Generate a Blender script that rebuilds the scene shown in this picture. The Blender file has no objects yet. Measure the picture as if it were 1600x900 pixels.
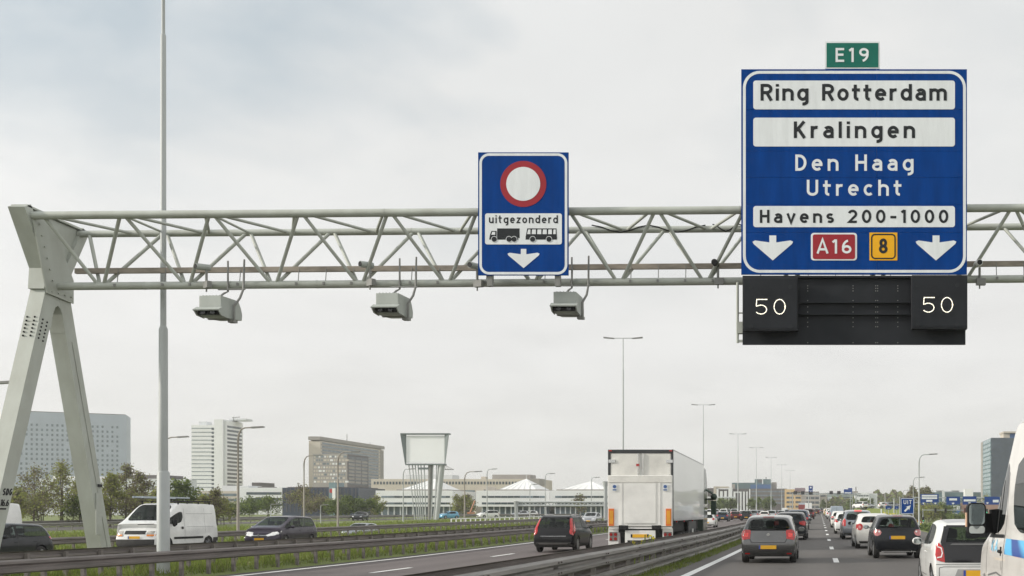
import bpy, bmesh, math, random
from mathutils import Vector, Matrix
from mathutils.bvhtree import BVHTree
R = math.radians
random.seed(7)
SC = bpy.context.scene
COL = SC.collection

# ------------------------------------------------------------------ camera
F = 1680.0; HX = 1280.0; HY = 803.0; CZ = 1.5       # focal length and vanishing point in photo pixels, eye height
cd = bpy.data.cameras.new('camera'); cam = bpy.data.objects.new('camera', cd); COL.objects.link(cam)
cam.location = (0, 0, CZ); cam.rotation_euler = (R(90), 0, 0)
cd.sensor_width = 36.0; cd.lens = 36.0 * F / 1600.0
cd.shift_x = (800 - HX) / 1600.0; cd.shift_y = (HY - 450) / 1600.0
cd.clip_start = 0.2; cd.clip_end = 9000
SC.camera = cam
SC.render.resolution_x = 1024; SC.render.resolution_y = 576

# ------------------------------------------------------------------ sky, sun, exposure
SUN_AZ = R(-104); SUN_EL = R(23)
W = bpy.data.worlds.new('World'); SC.world = W; W.use_nodes = True
nt = W.node_tree; N = nt.nodes; L_ = nt.links; N.clear()
def nd(t, **k):
    n = N.new(t)
    for a, b in k.items(): setattr(n, a, b)
    return n
def mth(op, a, b=None, c=None, clamp=False):
    n = nd('ShaderNodeMath', operation=op, use_clamp=clamp)
    for i, v in enumerate((a, b, c)):
        if v is None: continue
        if isinstance(v, (int, float)): n.inputs[i].default_value = v
        else: L_.new(v, n.inputs[i])
    return n.outputs[0]
out = nd('ShaderNodeOutputWorld'); bg = nd('ShaderNodeBackground'); bg.inputs['Strength'].default_value = 0.1
sky = nd('ShaderNodeTexSky', sky_type='NISHITA'); sky.sun_disc = False
sky.sun_elevation = SUN_EL; sky.sun_rotation = SUN_AZ; sky.air_density = 1.2; sky.dust_density = 2.0
tc = nd('ShaderNodeTexCoord'); sp = nd('ShaderNodeSeparateXYZ'); L_.new(tc.outputs['Generated'], sp.inputs[0])
x, y, z = sp.outputs
zz = mth('ADD', mth('MAXIMUM', z, 0.0), 0.16)
cb = nd('ShaderNodeCombineXYZ'); L_.new(mth('DIVIDE', x, zz), cb.inputs[0]); L_.new(mth('DIVIDE', y, zz), cb.inputs[1])
def noise(vec, sc, det, rough, dist=0.0, off=(0, 0, 0)):
    mp = nd('ShaderNodeMapping'); mp.inputs['Location'].default_value = off
    L_.new(vec, mp.inputs[0])
    n = nd('ShaderNodeTexNoise'); n.inputs['Scale'].default_value = sc; n.inputs['Detail'].default_value = det
    n.inputs['Roughness'].default_value = rough; n.inputs['Distortion'].default_value = dist
    L_.new(mp.outputs[0], n.inputs['Vector']); return n.outputs['Fac']
n1 = noise(cb.outputs[0], 1.25, 6, 0.52, 0.3, (3.1, 1.7, 0))
n2 = noise(cb.outputs[0], 2.6, 4, 0.5, 0.3, (8.3, 4.2, 0))
# thinner cloud high up and towards the left: more of the blue shows there
high = mth('MULTIPLY', mth('SUBTRACT', z, 0.17), 4.5, clamp=True)
left = mth('MULTIPLY', mth('ADD', mth('MULTIPLY', x, -1.0), 0.02), 1.8, clamp=True)
thin = mth('MULTIPLY', high, mth('ADD', mth('MULTIPLY', left, 0.75), 0.25))
nn = mth('ADD', mth('MULTIPLY', n1, 0.7), mth('MULTIPLY', n2, 0.3))
blue = mth('MULTIPLY', mth('MULTIPLY', mth('ADD', mth('SUBTRACT', 0.50, nn), 0.07), 7.0, clamp=True), thin, clamp=True)
blue = mth('ADD', mth('MULTIPLY', blue, 0.62), mth('MULTIPLY', thin, 0.16), clamp=True)
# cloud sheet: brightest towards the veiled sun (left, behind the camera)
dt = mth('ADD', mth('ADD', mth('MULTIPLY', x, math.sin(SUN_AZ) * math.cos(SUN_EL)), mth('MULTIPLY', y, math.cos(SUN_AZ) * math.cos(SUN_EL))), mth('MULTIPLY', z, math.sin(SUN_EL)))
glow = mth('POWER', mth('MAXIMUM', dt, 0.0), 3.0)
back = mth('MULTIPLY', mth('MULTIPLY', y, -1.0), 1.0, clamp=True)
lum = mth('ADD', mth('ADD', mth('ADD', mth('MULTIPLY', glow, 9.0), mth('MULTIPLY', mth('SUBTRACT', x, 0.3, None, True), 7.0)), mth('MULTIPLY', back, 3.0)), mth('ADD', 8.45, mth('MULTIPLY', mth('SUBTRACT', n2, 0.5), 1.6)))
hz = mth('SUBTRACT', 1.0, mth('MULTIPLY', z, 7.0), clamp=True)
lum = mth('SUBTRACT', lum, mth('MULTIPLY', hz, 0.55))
cc = nd('ShaderNodeMix', data_type='RGBA'); cc.inputs['A'].default_value = (1.0, 1.0, 0.985, 1); cc.inputs['B'].default_value = (1.0, 0.995, 0.95, 1)
L_.new(hz, cc.inputs['Factor'])
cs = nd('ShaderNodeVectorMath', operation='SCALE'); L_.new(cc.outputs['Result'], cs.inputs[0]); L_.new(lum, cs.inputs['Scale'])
bl = nd('ShaderNodeMix', data_type='RGBA'); bl.inputs['Factor'].default_value = 0.72
bl.inputs['B'].default_value = (4.1, 5.4, 6.3, 1); L_.new(sky.outputs[0], bl.inputs['A'])
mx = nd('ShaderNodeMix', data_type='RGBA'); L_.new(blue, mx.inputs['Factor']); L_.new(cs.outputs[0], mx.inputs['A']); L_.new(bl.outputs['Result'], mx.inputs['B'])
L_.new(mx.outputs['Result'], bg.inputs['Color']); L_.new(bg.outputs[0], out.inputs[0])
sl = bpy.data.lights.new('sun', 'SUN'); sl.energy = 3.6; sl.angle = R(4); sl.color = (1.0, 0.94, 0.84)
so = bpy.data.objects.new('sun', sl); COL.objects.link(so)
sd = Vector((math.sin(SUN_AZ) * math.cos(SUN_EL), math.cos(SUN_AZ) * math.cos(SUN_EL), math.sin(SUN_EL)))
so.rotation_euler = sd.to_track_quat('Z', 'Y').to_euler(); so.location = sd * 60
vs = SC.view_settings; vs.view_transform = 'Standard'; vs.look = 'None'; vs.exposure = 0.0; vs.gamma = 1.0; vs.use_curve_mapping = False
SC.cycles.max_bounces = 8; SC.cycles.transparent_max_bounces = 12; SC.cycles.volume_bounces = 0

# ------------------------------------------------------------------ materials
MATS = {}
def mat(name, col, rough=0.6, metal=0.0, var=0.12, scale=3.0, bump=0.0, bscale=40.0, spec=0.5, coat=0.0, col2=None, stretch=None, emit=0.0, detail=5.0):
    if name in MATS: return MATS[name]
    m = bpy.data.materials.new(name); m.use_nodes = True; t = m.node_tree; ns = t.nodes; ln = t.links
    b = ns['Principled BSDF']; b.inputs['Roughness'].default_value = rough; b.inputs['Metallic'].default_value = metal
    b.inputs['Specular IOR Level'].default_value = spec; b.inputs['Coat Weight'].default_value = coat; b.inputs['Coat Roughness'].default_value = 0.03
    tcn = ns.new('ShaderNodeTexCoord'); mp = ns.new('ShaderNodeMapping'); ln.new(tcn.outputs['Object'], mp.inputs[0])
    if stretch: mp.inputs['Scale'].default_value = stretch
    if var > 0:
        n = ns.new('ShaderNodeTexNoise'); n.inputs['Scale'].default_value = scale; n.inputs['Detail'].default_value = detail; n.inputs['Roughness'].default_value = 0.62
        ln.new(mp.outputs[0], n.inputs['Vector'])
        mr = ns.new('ShaderNodeMapRange'); mr.inputs['From Min'].default_value = 0.3; mr.inputs['From Max'].default_value = 0.7
        ln.new(n.outputs['Fac'], mr.inputs['Value'])
        mi = ns.new('ShaderNodeMix'); mi.data_type = 'RGBA'; ln.new(mr.outputs[0], mi.inputs['Factor'])
        c2 = col2 if col2 else tuple(c * (1 + var) for c in col)
        c1 = col if col2 else tuple(c * (1 - var) for c in col)
        mi.inputs['A'].default_value = (*c1, 1); mi.inputs['B'].default_value = (*c2, 1)
        ln.new(mi.outputs['Result'], b.inputs['Base Color'])
    else: b.inputs['Base Color'].default_value = (*col, 1)
    if bump > 0:
        n3 = ns.new('ShaderNodeTexNoise'); n3.inputs['Scale'].default_value = bscale; n3.inputs['Detail'].default_value = 4
        ln.new(mp.outputs[0], n3.inputs['Vector'])
        bp = ns.new('ShaderNodeBump'); bp.inputs['Strength'].default_value = bump; bp.inputs['Distance'].default_value = 0.02
        ln.new(n3.outputs['Fac'], bp.inputs['Height']); ln.new(bp.outputs[0], b.inputs['Normal'])
    if emit > 0:
        b.inputs['Emission Color'].default_value = (*col, 1); b.inputs['Emission Strength'].default_value = emit
    MATS[name] = m; return m
def glassmat(name, tint, mixf):
    if name in MATS: return MATS[name]
    m = bpy.data.materials.new(name); m.use_nodes = True; t = m.node_tree; ns = t.nodes; ln = t.links
    b = ns['Principled BSDF']; b.inputs['Base Color'].default_value = (0.012, 0.015, 0.015, 1); b.inputs['Roughness'].default_value = 0.03
    tr = ns.new('ShaderNodeBsdfTransparent'); tr.inputs[0].default_value = (*tint, 1)
    mi = ns.new('ShaderNodeMixShader'); mi.inputs[0].default_value = mixf
    ln.new(b.outputs[0], mi.inputs[1]); ln.new(tr.outputs[0], mi.inputs[2]); ln.new(mi.outputs[0], ns['Material Output'].inputs[0])
    MATS[name] = m; return m
def leafmat(name, col, var=.2, scale=.6):
    if name in MATS: return MATS[name]
    m = mat(name, col, .75, var=var, scale=scale, spec=.2); t = m.node_tree; b = t.nodes['Principled BSDF']
    tr = t.nodes.new('ShaderNodeBsdfTranslucent'); mi = t.nodes.new('ShaderNodeMixShader'); mi.inputs[0].default_value = .4
    src = b.inputs['Base Color'].links[0].from_socket; t.links.new(src, tr.inputs[0])
    t.links.new(b.outputs[0], mi.inputs[1]); t.links.new(tr.outputs[0], mi.inputs[2]); t.links.new(mi.outputs[0], t.nodes['Material Output'].inputs['Surface'])
    return m
def paint(name, col, flake=0.0):
    dk = max(col) < .1
    return mat('paint_' + name, col, rough=0.24 if flake else 0.4, var=0.10, scale=1.7, coat=0.4 if dk else 0.8, metal=flake * (.5 if max(col) < .06 else 1), spec=0.08 if dk else 0.4)
GLASS = glassmat('car_glass', (0.62, 0.70, 0.68), 0.62)
DGLASS = glassmat('dark_glass', (0.3, 0.34, 0.34), 0.18)
BLACK = mat('black_trim', (0.016, 0.016, 0.017), 0.6, var=0.2, spec=0.25)
DUSTY = mat('dusty_trim', (0.035, 0.034, 0.033), 0.7, var=0.3)
TYRE = mat('tyre_rubber', (0.022, 0.021, 0.020), 0.85, var=0.3, scale=6)
RIM = mat('rim_alloy', (0.42, 0.43, 0.44), 0.35, metal=0.8, var=0.1)
INNER = mat('cabin_cloth', (0.03, 0.03, 0.032), 0.8, var=0.2)
REDL = mat('red_lens', (0.42, 0.012, 0.012), 0.12, var=0.25, scale=14, coat=0.6)
REDLIT = mat('red_lens_lit', (0.85, 0.03, 0.02), 0.15, var=0.0, emit=1.6)
CLEARL = mat('clear_lens', (0.75, 0.75, 0.74), 0.08, var=0.25, scale=16, coat=0.8)
PINKL = mat('pink_lens', (0.50, 0.17, 0.17), 0.12, var=0.35, scale=18, coat=0.7)
ORANGE = mat('orange_lens', (0.75, 0.22, 0.02), 0.25, var=0.15)
YPLATE = mat('yellow_plate', (0.78, 0.42, 0.02), 0.4, var=0.06)
PBLUE = mat('plate_blue', (0.03, 0.07, 0.35), 0.4, var=0.0)
CHROME = mat('chrome', (0.6, 0.6, 0.6), 0.15, metal=1.0, var=0.05)
STEEL = mat('galvanised_steel', (0.20, 0.187, 0.172), 0.48, metal=0.3, var=0.35, scale=2.2, stretch=(1, .3, 5), bump=0.15, bscale=30)
STEELDK = mat('weathered_steel', (0.175, 0.155, 0.145), 0.65, metal=0.2, var=0.3, scale=2.5, stretch=(1, .25, 3))
GANTRY = mat('gantry_paint', (0.345, 0.355, 0.315), 0.5, col2=(0.43, 0.455, 0.415), scale=1.6, stretch=(1, 1, .45), detail=8, bump=0.05, bscale=25)
GANTRYB = mat('weathered_tray', (0.27, 0.235, 0.195), 0.7, var=0.3, scale=4, stretch=(.5, 2, 2))
CONC = mat('concrete', (0.36, 0.345, 0.315), 0.85, var=0.22, scale=2.5, bump=0.4, bscale=25)
SBLUE = mat('sign_blue', (0.001, 0.043, 0.215), 0.55, var=0.17, scale=1.6, spec=0.06, stretch=(2.2, 1, .35), detail=7)
SWHITE = mat('sign_white', (0.71, 0.735, 0.75), 0.5, var=0.08, scale=2.0, spec=0.25, stretch=(2.2, 1, .35), detail=7)
SBLACK = mat('sign_black', (0.020, 0.023, 0.026), 0.6, var=0.05, spec=0.2)
SRED = mat('sign_red', (0.31, 0.020, 0.030), 0.5, var=0.08, spec=0.25)
SYEL = mat('sign_yellow', (0.80, 0.40, 0.01), 0.5, var=0.05, spec=0.25)
SGREEN = mat('sign_green', (0.003, 0.13, 0.095), 0.5, var=0.08, spec=0.25)
MSI = mat('matrix_black', (0.020, 0.022, 0.026), 0.6, var=0.15, scale=2, spec=0.2)
MSIB = mat('matrix_back', (0.017, 0.019, 0.023), 0.65, var=0.2, scale=1.5, spec=0.2)
LED = mat('led_white', (1.0, 0.94, 0.78), 0.4, var=0.0, emit=1.5)
LAMPG = mat('lamp_grey', (0.20, 0.20, 0.19), 0.5, var=0.1)
POLE = mat('pole_paint', (0.38, 0.40, 0.395), 0.5, var=0.12, scale=2.0, stretch=(1, 1, .2))
POLEB = mat('post_concrete', (0.29, 0.265, 0.23), 0.8, var=0.15, scale=3)
WHITEP = mat('white_paint', (0.78, 0.78, 0.76), 0.5, var=0.06)

# ------------------------------------------------------------------ helpers
def PX(px, s): return (px - HX) / s
def PZ(py, s): return CZ + (HY - py) / s
class MB:
    def __init__(self): self.v = []; self.f = []; self.m = []; self.s = []
    def add(self, vs, fs, mi=0, smooth=False):
        b = len(self.v); self.v += [tuple(p) for p in vs]
        for f in fs: self.f.append([b + i for i in f]); self.m.append(mi); self.s.append(smooth)
        return self
    def box(self, x0, x1, y0, y1, z0, z1, mi=0):
        return self.add([(x0, y0, z0), (x1, y0, z0), (x1, y1, z0), (x0, y1, z0), (x0, y0, z1), (x1, y0, z1), (x1, y1, z1), (x0, y1, z1)],
                        [(0, 3, 2, 1), (4, 5, 6, 7), (0, 1, 5, 4), (1, 2, 6, 5), (2, 3, 7, 6), (3, 0, 4, 7)], mi)
    def tube(self, pts, rs, n=10, mi=0, cap=True):
        pts = [Vector(p) for p in pts]
        if not hasattr(rs, '__len__'): rs = [rs] * len(pts)
        rings = []
        for i, p in enumerate(pts):
            a = pts[max(0, i - 1)]; b = pts[min(len(pts) - 1, i + 1)]
            d = (b - a).normalized()
            u = d.cross(Vector((0, 0, 1)))
            if u.length < 1e-3: u = Vector((1, 0, 0))
            u.normalize(); w = d.cross(u)
            rings.append([p + (u * math.cos(2 * math.pi * k / n) + w * math.sin(2 * math.pi * k / n)) * rs[i] for k in range(n)])
        vs = [q for r in rings for q in r]; fs = []
        for i in range(len(pts) - 1):
            for k in range(n):
                k2 = (k + 1) % n
                fs.append((i * n + k, (i + 1) * n + k, (i + 1) * n + k2, i * n + k2))
        self.add(vs, fs, mi, True)
        if cap:
            self.add(rings[0], [tuple(range(n))], mi); self.add(rings[-1], [tuple(reversed(range(n)))], mi)
        return self
    def prism(self, poly, axis, a, b, mi=0):
        # poly in the two other axes, extruded along axis from a to b
        def P(u, v, t):
            return {'x': (t, u, v), 'y': (u, t, v), 'z': (u, v, t)}[axis]
        n = len(poly); vs = [P(u, v, a) for u, v in poly] + [P(u, v, b) for u, v in poly]
        fs = [tuple(range(n)), tuple(reversed(range(n, 2 * n)))] + [(i, n + i, n + (i + 1) % n, (i + 1) % n) for i in range(n)]
        return self.add(vs, fs, mi)
    def beam(self, p, q, w, d, up=(1, 0, 0), mi=0):
        # rectangular bar from p to q; w along 'up' axis, d across
        p, q = Vector(p), Vector(q); t = (q - p).normalized(); u = Vector(up); u = (u - t * u.dot(t)).normalized(); v = t.cross(u)
        c = [u * (a * w / 2) + v * (b * d / 2) for a, b in ((-1, -1), (1, -1), (1, 1), (-1, 1))]
        return self.add([p + k for k in c] + [q + k for k in c], [(0, 3, 2, 1), (4, 5, 6, 7), (0, 1, 5, 4), (1, 2, 6, 5), (2, 3, 7, 6), (3, 0, 4, 7)], mi)
    def sphere(self, c, r, mi=0, n=10, sq=(1, 1, 1)):
        vs = []; fs = []
        for i in range(n + 1):
            th = math.pi * i / n
            for k in range(n): vs.append((c[0] + r * sq[0] * math.sin(th) * math.cos(2 * math.pi * k / n), c[1] + r * sq[1] * math.sin(th) * math.sin(2 * math.pi * k / n), c[2] + r * sq[2] * math.cos(th)))
        for i in range(n):
            for k in range(n): fs.append((i * n + k, (i + 1) * n + k, (i + 1) * n + (k + 1) % n, i * n + (k + 1) % n))
        return self.add(vs, fs, mi, True)
    def mesh(self, name, mats):
        me = bpy.data.meshes.new(name); me.from_pydata(self.v, [], self.f)
        if not isinstance(mats, (list, tuple)): mats = [mats]
        for m in mats: me.materials.append(m)
        me.polygons.foreach_set('material_index', self.m); me.polygons.foreach_set('use_smooth', self.s)
        me.validate(); me.update()
        bm = bmesh.new(); bm.from_mesh(me); bmesh.ops.recalc_face_normals(bm, faces=bm.faces); bm.to_mesh(me); bm.free()
        return me
    def build(self, name, mats, parent=None, bevel=0.0):
        o = bpy.data.objects.new(name, self.mesh(name, mats)); COL.objects.link(o)
        if parent: o.parent = parent
        if bevel:
            b = o.modifiers.new('bevel', 'BEVEL'); b.width = bevel; b.segments = 2; b.limit_method = 'ANGLE'
        return o
def tag(o, label=None, cat=None, group=None, kind=None):
    if label: o['label'] = label
    if cat: o['category'] = cat
    if group: o['group'] = group
    if kind: o['kind'] = kind
    return o
def empty(name, loc, label=None, cat=None, group=None, rz=0.0):
    o = bpy.data.objects.new(name, None); COL.objects.link(o); o.location = loc; o.rotation_euler = (0, 0, rz); o.empty_display_size = 0.2
    return tag(o, label, cat, group)
def copy_tree(o, parent=None):
    c = o.copy(); COL.objects.link(c)
    if parent: c.parent = parent
    for ch in list(o.children): copy_tree(ch, c)
    return c

# ------------------------------------------------------------------ terrain
BX = [(-4000, -.4), (-60, -.4), (-46.5, -.4), (-44, -1.05), (-37.5, -1.05), (-35, -.3), (-24, -.3), (-23, -.15), (-18.2, -.15), (-17.5, -.3), (-5.7, -.3),
      (-5.2, -.08), (-4.4, 0), (8, 0), (17, -2.6), (70, -2.6), (4000, -2.6)]
def rise(Y):
    if Y < 35: return 0.0
    if Y < 55: return 0.006 * (Y - 35) ** 2 / 40
    if Y < 700: return 0.006 * (Y - 45)
    return 0.006 * 655
def lerp_t(tab, x):
    for (a, za), (b, zb) in zip(tab, tab[1:]):
        if x <= b: return za + (zb - za) * (x - a) / (b - a)
    return tab[-1][1]
def T(X, Y): return lerp_t(BX, X) + rise(Y)
YS = [-5000, -1000, -300, -100, -40, -20, 0] + [5 * k for k in range(1, 41)] + [200 + 20 * k for k in range(1, 26)] + [800, 1200, 2000, 4000, 7000]
def sheet(name, xs, mt, dz, y0=-5000, y1=7000, parent=None, ys=None, skew=None):
    ys_ = [y for y in (ys or YS) if y0 <= y <= y1]
    if ys_[0] > y0: ys_ = [y0] + ys_
    if ys_[-1] < y1: ys_ = ys_ + [y1]
    b = MB(); n = len(xs); vs = []; fs = []
    for Y in ys_:
        sk = skew(Y) if skew else 0.0
        for X in xs: vs.append((X + sk, Y, T(X + sk, Y) + dz))
    for i in range(len(ys_) - 1):
        for k in range(n - 1): fs.append((i * n + k, i * n + k + 1, (i + 1) * n + k + 1, (i + 1) * n + k))
    b.add(vs, fs); return b.build(name, mt, parent)
def terr_mat():
    m = mat('grass_ground', (0.105, 0.135, 0.028), 0.9, col2=(0.165, 0.195, 0.05), scale=0.35, bump=0.8, bscale=6, detail=8)
    return m
GRND = terr_mat()
g = sheet('ground', [b[0] for b in BX] , GRND, 0.0); tag(g, kind='structure')

def asphalt(name, c1, c2):
    m = bpy.data.materials.new(name); m.use_nodes = True; t = m.node_tree; ns = t.nodes; ln = t.links
    b = ns['Principled BSDF']; b.inputs['Roughness'].default_value = 0.8; b.inputs['Specular IOR Level'].default_value = 0.35
    tcn = ns.new('ShaderNodeTexCoord')
    def nz(sc, stretch, det=6):
        mp = ns.new('ShaderNodeMapping'); mp.inputs['Scale'].default_value = stretch; ln.new(tcn.outputs['Object'], mp.inputs[0])
        n = ns.new('ShaderNodeTexNoise'); n.inputs['Scale'].default_value = sc; n.inputs['Detail'].default_value = det; ln.new(mp.outputs[0], n.inputs['Vector']); return n.outputs['Fac']
    big = nz(0.5, (1.2, .12, 1)); fine = nz(28, (1, 1, 1), 3)
    ad = ns.new('ShaderNodeMath'); ad.operation = 'MULTIPLY_ADD'; ad.inputs[1].default_value = 0.45; ln.new(fine, ad.inputs[0]); 
    sc2 = ns.new('ShaderNodeMath'); sc2.operation = 'MULTIPLY'; sc2.inputs[1].default_value = 0.55; ln.new(big, sc2.inputs[0]); ln.new(sc2.outputs[0], ad.inputs[2])
    mr = ns.new('ShaderNodeMapRange'); mr.inputs['From Min'].default_value = 0.33; mr.inputs['From Max'].default_value = 0.67; ln.new(ad.outputs[0], mr.inputs['Value'])
    mi = ns.new('ShaderNodeMix'); mi.data_type = 'RGBA'; mi.inputs['A'].default_value = (*c1, 1); mi.inputs['B'].default_value = (*c2, 1); ln.new(mr.outputs[0], mi.inputs['Factor'])
    # worn wheel tracks along the lanes and a few tarred cracks across
    sp_ = ns.new('ShaderNodeSeparateXYZ'); ln.new(tcn.outputs['Object'], sp_.inputs[0])
    def mt(op, a, b_=None, c_=None):
        n = ns.new('ShaderNodeMath'); n.operation = op
        for i, v in enumerate((a, b_, c_)):
            if v is None: continue
            if isinstance(v, (int, float)): n.inputs[i].default_value = v
            else: ln.new(v, n.inputs[i])
        return n.outputs[0]
    tr = mt('SINE', mt('MULTIPLY', mt('ADD', sp_.outputs[0], .55), 2 * math.pi / 1.75))
    wob = nz(0.9, (.6, .05, 1), 3)
    k1 = mt('MULTIPLY', mt('MULTIPLY', tr, .13), wob)
    cr1 = mt('LESS_THAN', mt('ABSOLUTE', mt('SUBTRACT', nz(0.35, (.25, 1, 1), 2), .5)), .0035)
    k2 = mt('SUBTRACT', mt('ADD', 1.0, k1), mt('MULTIPLY', cr1, .22))
    vm = ns.new('ShaderNodeVectorMath'); vm.operation = 'SCALE'; ln.new(mi.outputs['Result'], vm.inputs[0]); ln.new(k2, vm.inputs['Scale'])
    ln.new(vm.outputs[0], b.inputs['Base Color'])
    bp = ns.new('ShaderNodeBump'); bp.inputs['Strength'].default_value = 0.25; bp.inputs['Distance'].default_value = 0.01; ln.new(fine, bp.inputs['Height']); ln.new(bp.outputs[0], b.inputs['Normal'])
    MATS[name] = m; return m
ASPH = asphalt('asphalt', (0.085, 0.078, 0.073), (0.115, 0.107, 0.100))
ASPHB = asphalt('asphalt_brown', (0.105, 0.088, 0.085), (0.135, 0.115, 0.112))
ASPHD = asphalt('asphalt_dark', (0.05, 0.046, 0.043), (0.075, 0.068, 0.064))
LINE = mat('line_paint', (0.72, 0.72, 0.70), 0.6, var=0.12, scale=6)
tag(sheet('road', [-4.15, -3.0, 0.5, 4.3, 7.6], ASPH, .012, y1=2000), kind='structure')
tag(sheet('carriageway', [-17.0, -13, -9, -5.75], ASPHB, .012, y1=2000), kind='structure')
tag(sheet('shoulder', [-17.45, -17.0], ASPHD, .012, y1=2000), kind='structure')
tag(sheet('oncoming_road', [-32.6, -28, -24.2], ASPH, .012, y1=2000), kind='structure')
tag(sheet('sunken_road', [-43.7, -41, -37.8], ASPH, .012, y1=600), kind='structure')
def markings(name, xa, w, y0, y1, dash=None, dz=.020):
    b = MB(); Y = y0
    segs = []
    if dash is None: segs = [(y0, y1)]
    else:
        while Y < y1: segs.append((Y, Y + dash[0])); Y += dash[0] + dash[1]
    for a, c in segs:
        ys = [a] + [q for q in YS if a < q < c] + [c]
        for p, q in zip(ys, ys[1:]):
            b.add([(xa - w / 2, p, T(xa, p) + dz), (xa + w / 2, p, T(xa, p) + dz), (xa + w / 2, q, T(xa, q) + dz), (xa - w / 2, q, T(xa, q) + dz)], [(0, 1, 2, 3)])
    return tag(b.build(name, LINE), kind='structure')
markings('road_marking', -3.2, .22, 5, 600)
markings('road_marking', 0.53, .17, 33.4 - 36, 420, (3.2, 8.6))
markings('road_marking', 4.2, .22, 5, 420)
markings('road_marking', -16.75, .22, 8, 700)
markings('road_marking', -13.55, .18, 8.5, 500, (3.2, 8.8))
markings('road_marking', -10.1, .18, 8.5, 500, (3.2, 8.8))
markings('road_marking', -6.35, .22, 8, 700)
markings('road_marking', -24.7, .2, 8, 600)
markings('road_marking', -28.4, .17, 8, 500, (3, 9))
markings('road_marking', -32.2, .2, 8, 600)
# ramp that swings in from the far left
RAMP = [(-58, 30), (-67, 60), (-74, 90), (-80, 129), (-82, 170), (-77, 205), (-66, 235), (-52, 270), (-42, 330), (-36, 420)]
def along(poly, off, y_extra=0.0):
    res = []
    for i, p in enumerate(poly):
        a = Vector(poly[max(0, i - 1)]); c = Vector(poly[min(len(poly) - 1, i + 1)]); d = (c - a).normalized(); n = Vector((d.y, -d.x))
        q = Vector(p) + n * off; res.append((q.x, q.y))
    return res
def dense(poly, step=6):
    res = []
    for a, b in zip(poly, poly[1:]):
        n = max(1, int((Vector(b) - Vector(a)).length / step))
        for k in range(n): res.append((a[0] + (b[0] - a[0]) * k / n, a[1] + (b[1] - a[1]) * k / n))
    return res + [poly[-1]]
RD = dense(RAMP)
b = MB(); a1 = along(RD, 4.5); a2 = along(RD, -4.5); n = len(RD)
b.add([(x, y, T(x, y) + .03) for x, y in a1] + [(x, y, T(x, y) + .03) for x, y in a2], [(i, i + 1, n + i + 1, n + i) for i in range(n - 1)])
tag(b.build('ramp_road', ASPH), kind='structure')
# ------------------------------------------------------------------ guard rails
PROF = [(0, .44), (.075, .475), (.08, .53), (.012, .575), (.012, .615), (.08, .66), (.075, .715), (0, .75)]
def rail_mesh(pts, side, dz, prof=PROF, th=.014):
    # pts: (x, y); side +1: face towards +x of the travel direction
    b = MB(); pr = prof + [(u - th, v) for u, v in reversed(prof)]; k = len(pr); vs = []; fs = []
    for i, p in enumerate(pts):
        a = Vector(pts[max(0, i - 1)]); c = Vector(pts[min(len(pts) - 1, i + 1)]); d = (c - a).normalized(); nn = Vector((d.y, -d.x)) * side
        z0 = T(p[0], p[1]) + dz
        for u, v in pr: vs.append((p[0] + nn.x * u, p[1] + nn.y * u, z0 + v))
    for i in range(len(pts) - 1):
        for j in range(k): fs.append((i * k + j, i * k + (j + 1) % k, (i + 1) * k + (j + 1) % k, (i + 1) * k + j))
    fs.append(tuple(range(k))); fs.append(tuple(reversed(range((len(pts) - 1) * k, len(pts) * k))))
    b.add(vs, fs); return b
def guardrail(name, label, pts, side, m, group=None, step=1.33, dz=0.0, posts_to=None, levels=(0.0,), maxposts=100, mp=None, post_off=-.07):
    root = empty(name, (pts[0][0], pts[0][1], T(*pts[0]) + dz), label, 'guard rail', group)
    ox, oy, oz = root.location
    def sh(mb): mb.v = [(a - ox, b_ - oy, c - oz) for a, b_, c in mb.v]; return mb
    for lv in levels:
        sh(rail_mesh(pts, side, dz + lv)).build('rail', m, root)
    # joint plates with bolts every 4 m
    # posts
    run = []; acc = 0.0; nxt = 0.0
    for a, c in zip(pts, pts[1:]):
        a = Vector(a); c = Vector(c); Ln = (c - a).length; d = (c - a) / Ln; nn = Vector((d.y, -d.x)) * side
        while nxt <= acc + Ln:
            q = a + d * (nxt - acc) + nn * post_off; run.append((q.x, q.y)); nxt += step
        acc += Ln
    top = .70
    pm = MB().box(-.045, .045, -.045, .045, -.3, top).box(.02 * side - .05, .02 * side + .05, -.02, .02, .50, .68).mesh('post', mp or m)
    vis = [p for p in run if p[1] > 3]
    vis.sort(key=lambda p: p[1])
    for p in vis[:maxposts]:
        o = bpy.data.objects.new('post', pm); COL.objects.link(o); o.parent = root; o.location = (p[0] - ox, p[1] - oy, T(*p) + dz - oz)
    rest = vis[maxposts:]
    if rest:
        mb = MB()
        for p in rest: z0 = T(*p) + dz; mb.box(p[0] - .045, p[0] + .045, p[1] - .045, p[1] + .045, z0 - .3, z0 + top)
        tag(sh(mb).build('post_row', mp or m, root), kind='stuff')
    return root
def ln(x0, y0, y1, step=4.0):
    n = max(1, int((y1 - y0) / step)); return [(x0, y0 + (y1 - y0) * k / n) for k in range(n + 1)]
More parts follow.
